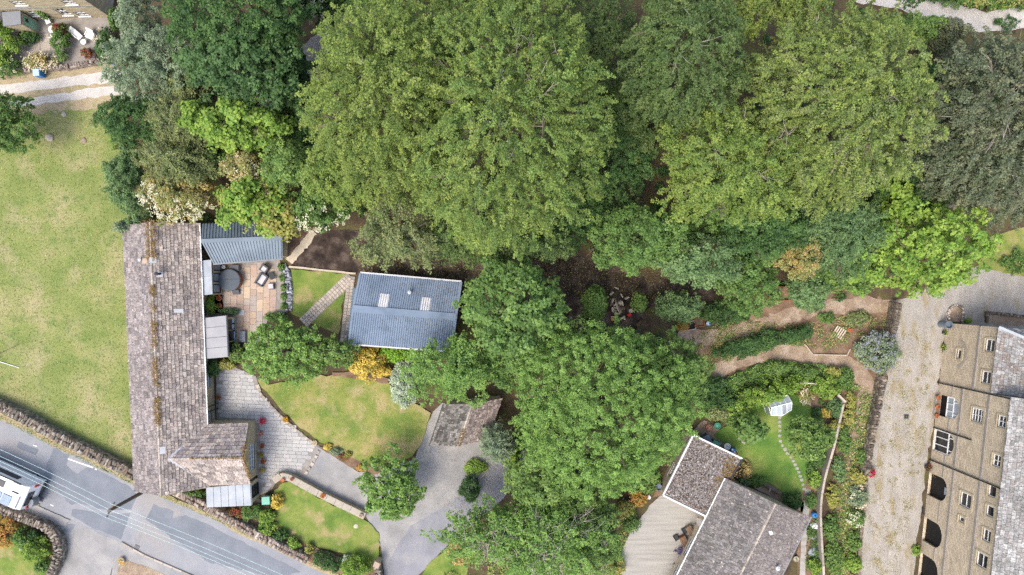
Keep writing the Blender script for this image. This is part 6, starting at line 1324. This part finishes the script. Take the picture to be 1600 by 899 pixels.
tree('dog_rose_tree', 'dark bush with white flowers above the tarmac lane gap', 508, 16, 40, 26, 4, 6.5, 'dark', 'broad', 4, flowers=('white', 80, 2.0, None))
tree('woodland_tree', 'dark tree at the top edge behind the great beech', 575, -5, 60, 30, 6, 9, 'dark', 'broad', 4)
tree('ash_tree', 'bushy green tree at the left edge of the meadow', 8, 195, 52, 48, 3.5, 6, 'green', 'fine', 4)
# centre
tree('sycamore_tree', 'bright green sycamore right of the workshop', 802, 482, 78, 76, 8, 12, 'green', 'maple', 6)
tree('woodland_tree', 'leafy green tree below the workshop above the garage', 710, 578, 70, 52, 6, 9.5, 'bright', 'beech', 5)
tree('woodland_tree', 'darker green tree filling the gap beside the sycamore', 800, 560, 52, 48, 5, 8, 'green', 'broad', 4)
tree('lime_tree', 'very large fine-leaved bright green tree right of centre', 938, 635, 142, 130, 8, 13.5, 'bright', 'fine', 8, lump=.08, leafk=.92)
tree('woodland_tree', 'rounded green tree on the right shoulder of the very large tree', 1040, 590, 62, 70, 6, 9.5, 'fresh', 'broad', 5)
tree('woodland_tree', 'loose green tree in front of the woodpile', 928, 474, 19, 25, 3, 4.6, 'green', 'broad', 3)
tree('woodland_tree', 'small tree by the red fuel can', 998, 473, 13, 14, 2.4, 3.6, 'fresh', 'broad', 3)
tree('woodland_tree', 'small feathery green tree above the compost boxes', 1060, 480, 36, 22, 3, 5, 'bluish', 'feather', 3)
tree('acacia_tree', 'sparse yellow-green tree with thin grey branches at the bottom', 860, 840, 88, 62, 6, 9.5, 'bright', 'sparse', 7, bark='bark', twigs=26, lay=1.5)
tree('acacia_tree', 'sparse yellow-green tree leaning over the lane at the bottom', 768, 832, 80, 50, 5, 8, 'bright', 'sparse', 6, bark='bark', twigs=14, lay=1.15)
tree('woodland_tree', 'green tree at the lower left of the very large tree', 850, 745, 55, 50, 5.5, 8.5, 'fresh', 'broad', 4)
tree('woodland_tree', 'fine-leaved green tree beside the concrete drive at the bottom', 922, 852, 50, 48, 4.5, 7.5, 'fresh', 'fine', 4, bark='bark', twigs=6, cov=.85)
tree('woodland_tree', 'yellow-green tree filling the space under the very large tree', 890, 790, 72, 45, 4.5, 7.5, 'fresh', 'fine', 5, bark='bark', twigs=6)
tree('apple_tree', 'round apple tree on the tarmac beside the lower lawn', 612, 758, 50, 50, 3, 5.2, 'bright', 'fine', 6, cov=1.0, leafk=1.35)
tree('magnolia_tree', 'spreading green tree between patio and sett drive', 450, 552, 66, 50, 3, 5.2, 'bright', 'fine', 6, leafk=1.3)
tree('magnolia_tree', 'small fresh green tree right of the spreading one', 522, 550, 36, 26, 2.6, 4.2, 'fresh', 'fine', 4, leafk=1.3)
tree('apple_tree', 'small apple tree with pale leaves in the round garden', 1262, 684, 36, 34, 2.6, 4.2, 'fresh', 'broad', 5)
tree('laurel_tree', 'small glossy tree next to the potting yard', 1170, 670, 24, 22, 2.4, 4, 'green', 'maple', 4)
tree('juniper_tree', 'grey-green spiky juniper beside the stone garage', 777, 690, 26, 28, 3, 5.5, 'grey', 'feather', 5)
# ------------------------------------------------------------------ shrubs
def shrub(name, label, cx, cy, rx, ry, h, pal, style='shrub', **k):
    return plant(name, label, k.pop('cat', 'shrub'), cx, cy, rx, ry, h * .35, h, pal, style, k.pop('limbs', 3), zmin=-.1, **k)
shrub('golden_shrub', 'golden yellow shrub at the top of the front lawn', 574, 567, 30, 27, 1.8, 'gold', 'fine')
shrub('golden_shrub', 'tiny golden shrub between the golden and silver shrubs', 606, 580, 8, 7, 1.0, 'gold')
shrub('lime_shrub', 'vivid lime shrub under the workshop eave', 626, 553, 30, 15, 1.6, PAL['lime'] * [.85, 1.05, .6], 'fine')
shrub('silver_shrub', 'silver-leaved shrub at the corner of the front lawn', 633, 600, 24, 36, 2.2, 'silver', 'fine')
shrub('dark_shrub', 'neat dark green egg-shaped shrub by the lane', 734, 763, 15.5, 19.5, 2.0, 'deep', 'fine')
shrub('green_shrub', 'yellow-green low plants above the egg-shaped shrub', 742, 730, 18, 12, .8, 'lime')
shrub('ivy_shrub', 'bright ivy clad post beside the lane', 805, 725, 8, 26, 2.2, 'lime', 'fine'); shrub('ivy_shrub', 'lime ivy mound at the foot of the very large tree', 806, 690, 14, 14, 2.5, 'lime', 'fine')
shrub('green_shrub', 'dark rounded shrub against the house wall by the drive', 333, 574, 13, 14, 1.4, 'dark', 'fine'); shrub('yellow_shrub', 'yellow-green shrub at the top of the sett drive', 355, 570, 14, 8, .9, 'yellow'); shrub('green_shrub', 'fresh green shrub below the zinc porch corner', 372, 550, 14, 16, 1.3, 'fresh', 'fine')
shrub('green_shrub', 'bright green shrub in the patio bed by the house wall', 330, 475, 10, 15, 1.2, 'lime'); shrub('fern_clump', 'row of dark ferny plants at the patio bed edge', 358, 487, 16, 5, .7, 'bluish')
for i, y in enumerate((418, 434, 449, 464, 478)): shrub('lavender_clump', ['top', 'second', 'third', 'fourth', 'bottom'][i] + ' small green clump in the row along the patio edge', 440 + min(i, 2) * 2.2, y, 5, 6, .5, 'green', group='clumps along the patio edge', limbs=0)
shrub('green_shrub', 'green shrub where patio meets the spreading tree', 432, 496, 18, 8, 1.0, 'green')
shrub('gold_shrub', 'yellow shrub by the green bin at the porch', 433, 783, 11, 11, .9, 'gold'); shrub('red_shrub', 'rusty red shrub below the white porch', 372, 800, 14, 9, .9, 'red'); shrub('green_shrub', 'mid green shrub below the white porch', 395, 800, 16, 13, 1.2, 'green', 'fine'); shrub('lime_shrub', 'lime green shrub below the green bin', 418, 806, 14, 10, 1.0, 'lime'); shrub('lime_shrub', 'bright leafy shrub above the lower stone wall', 418, 825, 14, 12, 1.0, 'lime', 'fine')
shrub('green_shrub', 'small dark shrub further along the wall bed', 440, 836, 12, 9, .9, 'dark'); shrub('lime_shrub', 'lime clump midway along the wall bed', 461, 848, 11, 9, .9, 'lime'); shrub('yellow_shrub', 'small yellow-green shrub on the lawn edge', 484, 856, 7, 8, .8, 'yellow'); shrub('dark_shrub', 'low dark hedge at the bottom of the lower lawn', 512, 876, 26, 12, 1.1, 'dark', 'fine', rot=-.4); shrub('lime_shrub', 'large fresh green shrub at the lane corner', 557, 884, 24, 18, 1.6, 'lime', 'fine'); shrub('silver_shrub', 'small silver plant beside the large corner shrub', 542, 874, 8, 8, .7, 'silver')
shrub('green_hedge', 'green strip of shrubs between porch and roadside wall', 303, 770, 20, 8, .9, 'green', 'fine', rot=-.3, cat='hedge')
for lab, x, y, rx, ry, h, pal in (('dusty grey plants at the start of the drive border', 525, 705, 10, 6, .5, 'grey'), ('red and green flower clump in the drive border', 538, 714, 9, 5, .5, 'red'), ('yellow clump in the drive border', 544, 711, 6, 5, .5, 'yellow'), ('orange flower clump near the apple tree', 566, 731, 8, 6, .5, 'orange'), ('golden clump in the drive border by the lawn', 513, 698, 7, 5, .5, 'gold')): shrub('border_clump', lab, x, y, rx, ry, h, pal, limbs=0)
# corner garden bottom left
shrub('orange_shrub', 'orange and yellow shrub in the walled corner garden', 10, 826, 22, 27, 1.6, 'orange', 'fine'); shrub('green_shrub', 'rounded green shrub behind the corner wall', 40, 838, 15, 16, 1.4, 'green', 'fine'); shrub('lime_shrub', 'clipped yellow-green ball in the corner garden', 60, 858, 21, 20, 1.6, 'lime', 'fine'); shrub('green_shrub', 'low green shrub below the clipped ball', 68, 884, 12, 9, .9, 'green'); shrub('dark_shrub', 'small dark shrub between the rounded shrubs', 55, 835, 8, 8, 1.0, 'dark')
# cottage garden
shrub('green_hedge', 'bright green hedge at the upper left corner', 6, 60, 28, 48, 2.6, 'lime', 'fine', cat='hedge'); shrub('green_shrub', 'dark shrub at the lower end of the cottage hedge', 8, 105, 26, 18, 1.8, 'green', 'fine', flowers=('white', 14, 1.6, None)); shrub('green_shrub', 'shrub below the cottage porch', 47, 60, 15, 11, 1.1, 'dark', 'fine'); shrub('green_shrub', 'tall green shrub between the two cottage yards', 98, 66, 13, 30, 1.6, 'green', 'fine'); shrub('red_shrub', 'reddish climber beside the cottage wall', 99, 50, 8, 9, 1.7, 'red'); shrub('tan_shrub', 'tan flowering mound by the cottage yard wall', 66, 98, 26, 13, 1.2, 'elder', 'fine', flowers=('cream', 40, 2.5, None)); shrub('green_shrub', 'green shrub at the right edge of the cottage yard', 168, 70, 15, 26, 1.7, 'dark', 'fine', flowers=('cream', 8, 2.0, None)); shrub('green_hedge', 'narrow hedge beside the cottage gable', 180, 32, 5, 18, 1.4, 'green', cat='hedge')
shrub('purple_shrub', 'dark purple plant at the foot of the cottage yard', 158, 88, 10, 5, .6, 'purple'); shrub('red_shrub', 'bronze plant at the lower middle of the cottage yard', 137, 84, 10, 7, .7, 'red'); shrub('green_shrub', 'ivy on the cottage wall beside the porch', 73, 24, 8, 8, 2.0, 'green')
# right gardens
shrub('clipped_hedge', 'long clipped green hedge between the two gravel paths', 1186, 535, 78, 16, 1.5, 'dark', 'fine', rot=math.radians(14), cat='hedge', lay=1.7, lump=.05)
shrub('climbing_bush', 'rambling yellow-green climber over the greenhouse', 1190, 617, 58, 19, 2.4, 'lime', 'fine', rot=math.radians(22), limbs=5, cat='climber')
for lab, x, y, rx, ry, h, pal, st in (('dark green shrub at the left of the lower path', 1110, 605, 30, 18, 1.3, 'dark', 'fine'), ('dark hedge shrub under the very large tree beside the climber', 1128, 628, 42, 16, 1.4, 'dark', 'fine'), ('bright green dense shrub below the lower path', 1212, 577, 20, 13, 1.3, 'fresh', 'fine'), ('mid green shrub right of the bright dense one', 1256, 582, 20, 12, 1.2, 'green', 'fine'), ('yellow tinted shrub at the top right of the round garden', 1300, 582, 13, 9, 1.0, 'yellow', 'shrub'), ('large yellow-green shrub in the round garden corner', 1288, 604, 24, 19, 1.6, 'lime', 'fine'), ('dark green shrub outside the round garden', 1318, 590, 14, 16, 1.1, 'green', 'fine'),
    ('rose mixed clump left of the stone wall head', 1258, 616, 12, 14, .9, 'elder', 'fine'), ('golden orange mound in the flower border', 1288, 645, 8, 8, .8, 'gold', 'shrub'), ('dark bluish shrub inside the wall head', 1303, 635, 12, 16, 1.1, 'bluish', 'fine'), ('dark purple shrub by the wall head', 1297, 619, 10, 6, .9, 'purple', 'shrub'), ('dark round shrub left of the golden mound', 1275, 645, 8, 8, .8, 'dark', 'shrub'), ('yellow-green shrub beside the thin wall', 1302, 664, 14, 9, 1.0, 'yellow', 'fine'),
    ('yellow shrub outside the thin wall at its head', 1328, 625, 8, 12, .9, 'yellow', 'shrub'), ('yellow flowering strip outside the thin wall', 1325, 652, 9, 12, .9, 'yellow', 'shrub'), ('green strip of growth right of the thin wall', 1318, 690, 9, 22, .8, 'green', 'shrub'), ('bluish growth right of the thin wall further down', 1310, 732, 10, 22, .8, 'bluish', 'shrub'), ('yellow-green growth right of the thin wall lower down', 1300, 775, 9, 20, .8, 'yellow', 'shrub'), ('green growth right of the thin wall near the bottom', 1297, 822, 12, 22, .9, 'green', 'shrub'), ('lush growth at the bottom right of the thin wall', 1302, 870, 16, 24, 1.0, 'fresh', 'shrub'),
    ('lime shrub in the bed left of the thin wall', 1272, 748, 9, 14, .9, 'lime', 'shrub'), ('green shrub beside the apple tree and wall', 1276, 715, 10, 14, 1.0, 'dark', 'shrub'), ('low green shrub at the foot of the wall bed', 1266, 782, 8, 12, .8, 'green', 'shrub'), ('lime shrub at the bottom of the bungalow side strip', 1272, 885, 10, 14, .9, 'lime', 'shrub'), ('dark rounded shrub at the bungalow ridge end', 1237, 782, 16, 13, 1.3, 'dark', 'fine'), ('mixed green shrub behind the tan dry plant', 1183, 752, 14, 8, .9, 'green', 'shrub'), ('small bluish shrub at the bungalow roof corner', 1162, 752, 9, 7, .8, 'bluish', 'shrub'), ('tan dry papery plant at the flat roof corner', 1165, 732, 9, 12, 1.0, 'dry', 'broad'),
    ('dark bush at the back of the potting yard', 1145, 655, 14, 16, 1.4, 'green', 'fine'), ('grey-green bush above the potting yard', 1120, 645, 22, 12, 1.5, 'olive', 'fine'),
    ('yellow-green plant on the flower bank by the yard', 1340, 742, 11, 14, 1.0, 'yellow', 'shrub'), ('pale flowering bush on the flower bank', 1340, 775, 14, 18, 1.1, 'grey', 'fine'), ('white flowered bush on the flower bank', 1337, 808, 13, 14, 1.0, 'green', 'fine'), ('fresh green clump on the flower bank', 1333, 845, 12, 16, 1.0, 'fresh', 'shrub'), ('lime clump at the bottom of the flower bank', 1330, 880, 14, 16, 1.0, 'lime', 'shrub'), ('green clump at the top of the flower bank', 1349, 715, 9, 14, .9, 'green', 'shrub')):
    fl = ('white', 16, 1.8, None) if 'white flowered' in lab else ('cream', 14, 1.8, None) if ('pale flowering' in lab or 'rose' in lab) else None
    shrub('garden_shrub', lab, x, y, rx, ry, h, pal, st, flowers=fl)
shrub('pink_flowers', 'pink flowers hanging over the yard edge', 1360, 738, 5, 7, .8, 'f_pink', limbs=0)
shrub('lavender_bush', 'large round lavender-grey bush at the yard corner', 1370, 548, 33, 32, 2.0, 'lav', 'fine', limbs=5, flowers=(np.array([lin('8f8f9c'), lin('858698')]), 30, 2.0, None))
shrub('orange_shrub', 'orange shrub beside the concrete drive', 997, 775, 14, 14, 1.3, 'orange', 'fine'); shrub('yellow_shrub', 'yellow shrub left of the orange one by the concrete drive', 977, 795, 14, 14, 1.3, 'yellow', 'fine'); shrub('green_shrub', 'green edging shrub along the concrete drive', 985, 815, 14, 16, 1.2, 'green', 'fine'); shrub('green_shrub', 'bank of green shrubs under the very large tree by the drive', 1005, 745, 26, 26, 2.0, 'fresh', 'fine'); shrub('yellow_shrub', 'yellow shrub at the lower left of the concrete drive', 955, 885, 22, 18, 1.4, 'yellow', 'fine')
shrub('green_shrub', 'tangle of shrubs above the upper gravel path', 1130, 490, 38, 18, 1.8, 'dark', 'fine'); shrub('yellow_shrub', 'orange-yellow clump left of the pale compost box', 1066, 510, 11, 7, .7, 'orange'); shrub('green_shrub', 'blue-green shrub right of the timber bay', 1262, 475, 22, 14, 1.3, 'bluish', 'fine'); shrub('green_shrub', 'green clump at the right end of the upper path', 1290, 497, 14, 8, .6, 'green')
shrub('green_hedge', 'green hedge beyond the pale lane at the top right', 1560, -2, 75, 20, 2.2, 'green', 'fine', cat='hedge', flowers=('yellow', 50, 2.5, (3.4, 6.0))); shrub('green_hedge', 'hedge along the lane at the very top right edge', 1480, -12, 45, 18, 2.0, 'dark', 'fine', cat='hedge')
shrub('green_shrub', 'dark grass mound on the bank right of the lime tree', 1592, 408, 30, 20, .7, 'green', 'fine'); shrub('creeper', 'blue-green creeper spilling over the roof corner of the long house', 208, 356, 16, 11, 3.6, 'grey', 'fine', cat='creeper')
shrub('dry_shrub', 'dry brownish bush at the lane side by the small bottom lawn', 722, 860, 22, 22, 1.3, 'dry', 'fine', cov=.7); shrub('green_shrub', 'green weeds at the pit beside the pallet', 1340, 500, 20, 14, .6, 'olive'); shrub('green_shrub', 'green tuft by the round stone plot at the mill', 1512, 502, 5, 3, .4, 'lime', limbs=0); shrub('green_shrub', 'weed tuft at the foot of the mill between dark arches', 1431, 860, 6, 8, .5, 'lime', limbs=0)
lt_ = thing('bare_trunk', 'thick leaning bare grey trunk among the sparse bottom trees', 'tree trunk', tuple(P(828, 895))); 
MB().tube([P(828, 910, 0), P(832, 885, 1.2), P(843, 862, 2.6), P(858, 845, 4.0)], [.42, .36, .3, .2], 10).build('trunk', MT['bark'], lt_); MB().tube([P(843, 862, 2.6), P(835, 845, 4.5)], [.18, .06], 7).build('limb', MT['bark'], lt_)
# ------------------------------------------------------------------ low growth nobody could count
groundcover('meadow_grass', 'rough grass tufts and weeds across the meadow', 'grass', [(-60, 178), (60, 170), (175, 172), (197, 340), (203, 500), (207, 735), (150, 712), (60, 660), (0, 632), (-60, 610)], 15000, np.vstack([PAL['dry'] * 1.1, PAL['green'], PAL['yellow'], PAL['olive'], PAL['lime']]) * .95, .15, .08, 0, .22, up=.75)
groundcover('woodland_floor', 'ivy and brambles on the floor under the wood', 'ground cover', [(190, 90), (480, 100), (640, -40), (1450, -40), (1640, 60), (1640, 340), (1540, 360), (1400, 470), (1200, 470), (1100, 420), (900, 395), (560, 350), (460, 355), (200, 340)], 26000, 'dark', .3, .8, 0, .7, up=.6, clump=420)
groundcover('bank_growth', 'weeds and low plants on the garden banks', 'ground cover', [(1060, 540), (1130, 500), (1250, 505), (1340, 490), (1398, 480), (1395, 520), (1350, 560), (1240, 540), (1150, 560), (1080, 590)], 9000, np.vstack([PAL['green'], PAL['olive'], PAL['dry']]), .14, .3, 0, .5, clump=120)
groundcover('bank_growth', 'flowering growth between the thin wall and the gravel yard', 'ground cover', [(1330, 600), (1375, 610), (1362, 700), (1350, 800), (1338, 930), (1295, 930), (1298, 800), (1310, 700)], 16000, np.vstack([PAL['green'], PAL['lime'], PAL['olive'], PAL['dry'], PAL['cream'][:1]]), .15, .45, 0, .5, clump=150)
groundcover('bed_growth', 'low plants in the bed along the thin wall', 'ground cover', [(1250, 690), (1290, 600), (1315, 600), (1305, 680), (1282, 760), (1280, 930), (1255, 930), (1262, 770)], 8000, np.vstack([PAL['green'], PAL['fresh'], PAL['dark']]), .15, .5, 0, .5, clump=60)
groundcover('border_growth', 'low plants under the climber around the round garden', 'ground cover', [(1085, 620), (1130, 590), (1200, 562), (1280, 568), (1330, 582), (1330, 610), (1260, 610), (1200, 620), (1140, 660), (1090, 650)], 18000, np.vstack([PAL['green'], PAL['fresh'], PAL['dark'], PAL['lime']]), .18, .7, 0, .5, clump=160)
groundcover('verge_grass', 'grass tufts along the foot of the roadside walls', 'grass', [(0, 647), (80, 688), (208, 750), (330, 803), (470, 875), (560, 905), (560, 915), (440, 863), (330, 811), (205, 757), (80, 697), (0, 656)], 2600, np.vstack([PAL['green'], PAL['dry'], PAL['lime']]), .13, .12, .02, .25)
groundcover('yard_weeds', 'thin grass between the tyre tracks of the gravel yard', 'grass', [(1395, 520), (1460, 505), (1455, 640), (1425, 800), (1400, 930), (1350, 930), (1362, 720), (1385, 610)], 7000, np.vstack([PAL['dry'], PAL['olive']]), .1, .05, .01, .3, clump=170)
groundcover('lawn_daisies', 'clover and dry tufts in the front lawn', 'grass', [(415, 605), (520, 590), (600, 600), (665, 650), (650, 705), (600, 722), (520, 698), (440, 640)], 2600, np.vstack([PAL['dry'], PAL['yellow'], PAL['lime']]), .1, .03, .12, .3)
groundcover('bank_growth', 'rough growth beneath the sparse trees at the bottom', 'ground cover', [(690, 880), (740, 840), (850, 770), (960, 800), (985, 830), (950, 930), (700, 930)], 9000, np.vstack([PAL['dry'], PAL['olive'], PAL['green'], PAL['lime']]), .18, .5, 0, .5, clump=120)
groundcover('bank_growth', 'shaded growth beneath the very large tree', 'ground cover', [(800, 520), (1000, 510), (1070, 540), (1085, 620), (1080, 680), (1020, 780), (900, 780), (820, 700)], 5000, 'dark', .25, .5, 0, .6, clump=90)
groundcover('hedge_bottom', 'weeds along the meadow edge under the trees', 'ground cover', [(165, 160), (200, 160), (225, 340), (190, 345), (175, 250)], 2500, np.vstack([PAL['green'], PAL['lime']]), .16, .4, 0, .4, clump=40)
# fallen leaves and needles on roofs and drives near the trees
def litter(name, label, A_, B_, C_, D_, n, pal, size=.1, bias=None):
    s_, t_ = rng.random(n), rng.random(n)
    if bias == 'r': s_ = s_ ** .4
    A_, B_, C_, D_ = [np.array(x) for x in (A_, B_, C_, D_)]
    pos = (A_ * (1 - s_)[:, None] + B_ * s_[:, None]) * (1 - t_)[:, None] + (D_ * (1 - s_)[:, None] + C_ * s_[:, None]) * t_[:, None]; pos[:, 2] += .08
    o = quads(name, None, pos, rng.normal(0, .2, (n, 3)) + [0, 0, 1], size * rng.uniform(.5, 1.3, n), .6, pcol(pal, n, .15)); tag(o, label, 'leaf litter', kind='stuff')
litter('leaf_litter', 'fallen leaves on the workshop roof', sl, sr, rr_, rl, 260, 'moss', .09, 'r'); litter('leaf_litter', 'fallen leaves on the upper workshop slope', nl, nr_, rr_, rl, 260, 'moss', .09, 'r')
litter('leaf_litter', 'fallen leaves on the tarmac below the apple tree', P(560, 720, 0), P(700, 690, 0), P(760, 760, 0), P(620, 860, 0), 500, np.vstack([PAL['moss'], PAL['dry'], PAL['olive']]), .07)
litter('leaf_litter', 'fallen leaves on the lane under the trees', P(690, 790, 0), P(800, 690, 0), P(835, 720, 0), P(720, 840, 0), 900, np.vstack([PAL['moss'], PAL['dry'], PAL['olive']]), .08)
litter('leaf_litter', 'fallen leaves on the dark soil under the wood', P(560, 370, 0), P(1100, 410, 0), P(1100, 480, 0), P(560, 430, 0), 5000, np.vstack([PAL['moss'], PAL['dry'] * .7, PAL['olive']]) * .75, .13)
print('leaves', LEAFCOUNT[0], 'objects', len(bpy.data.objects))
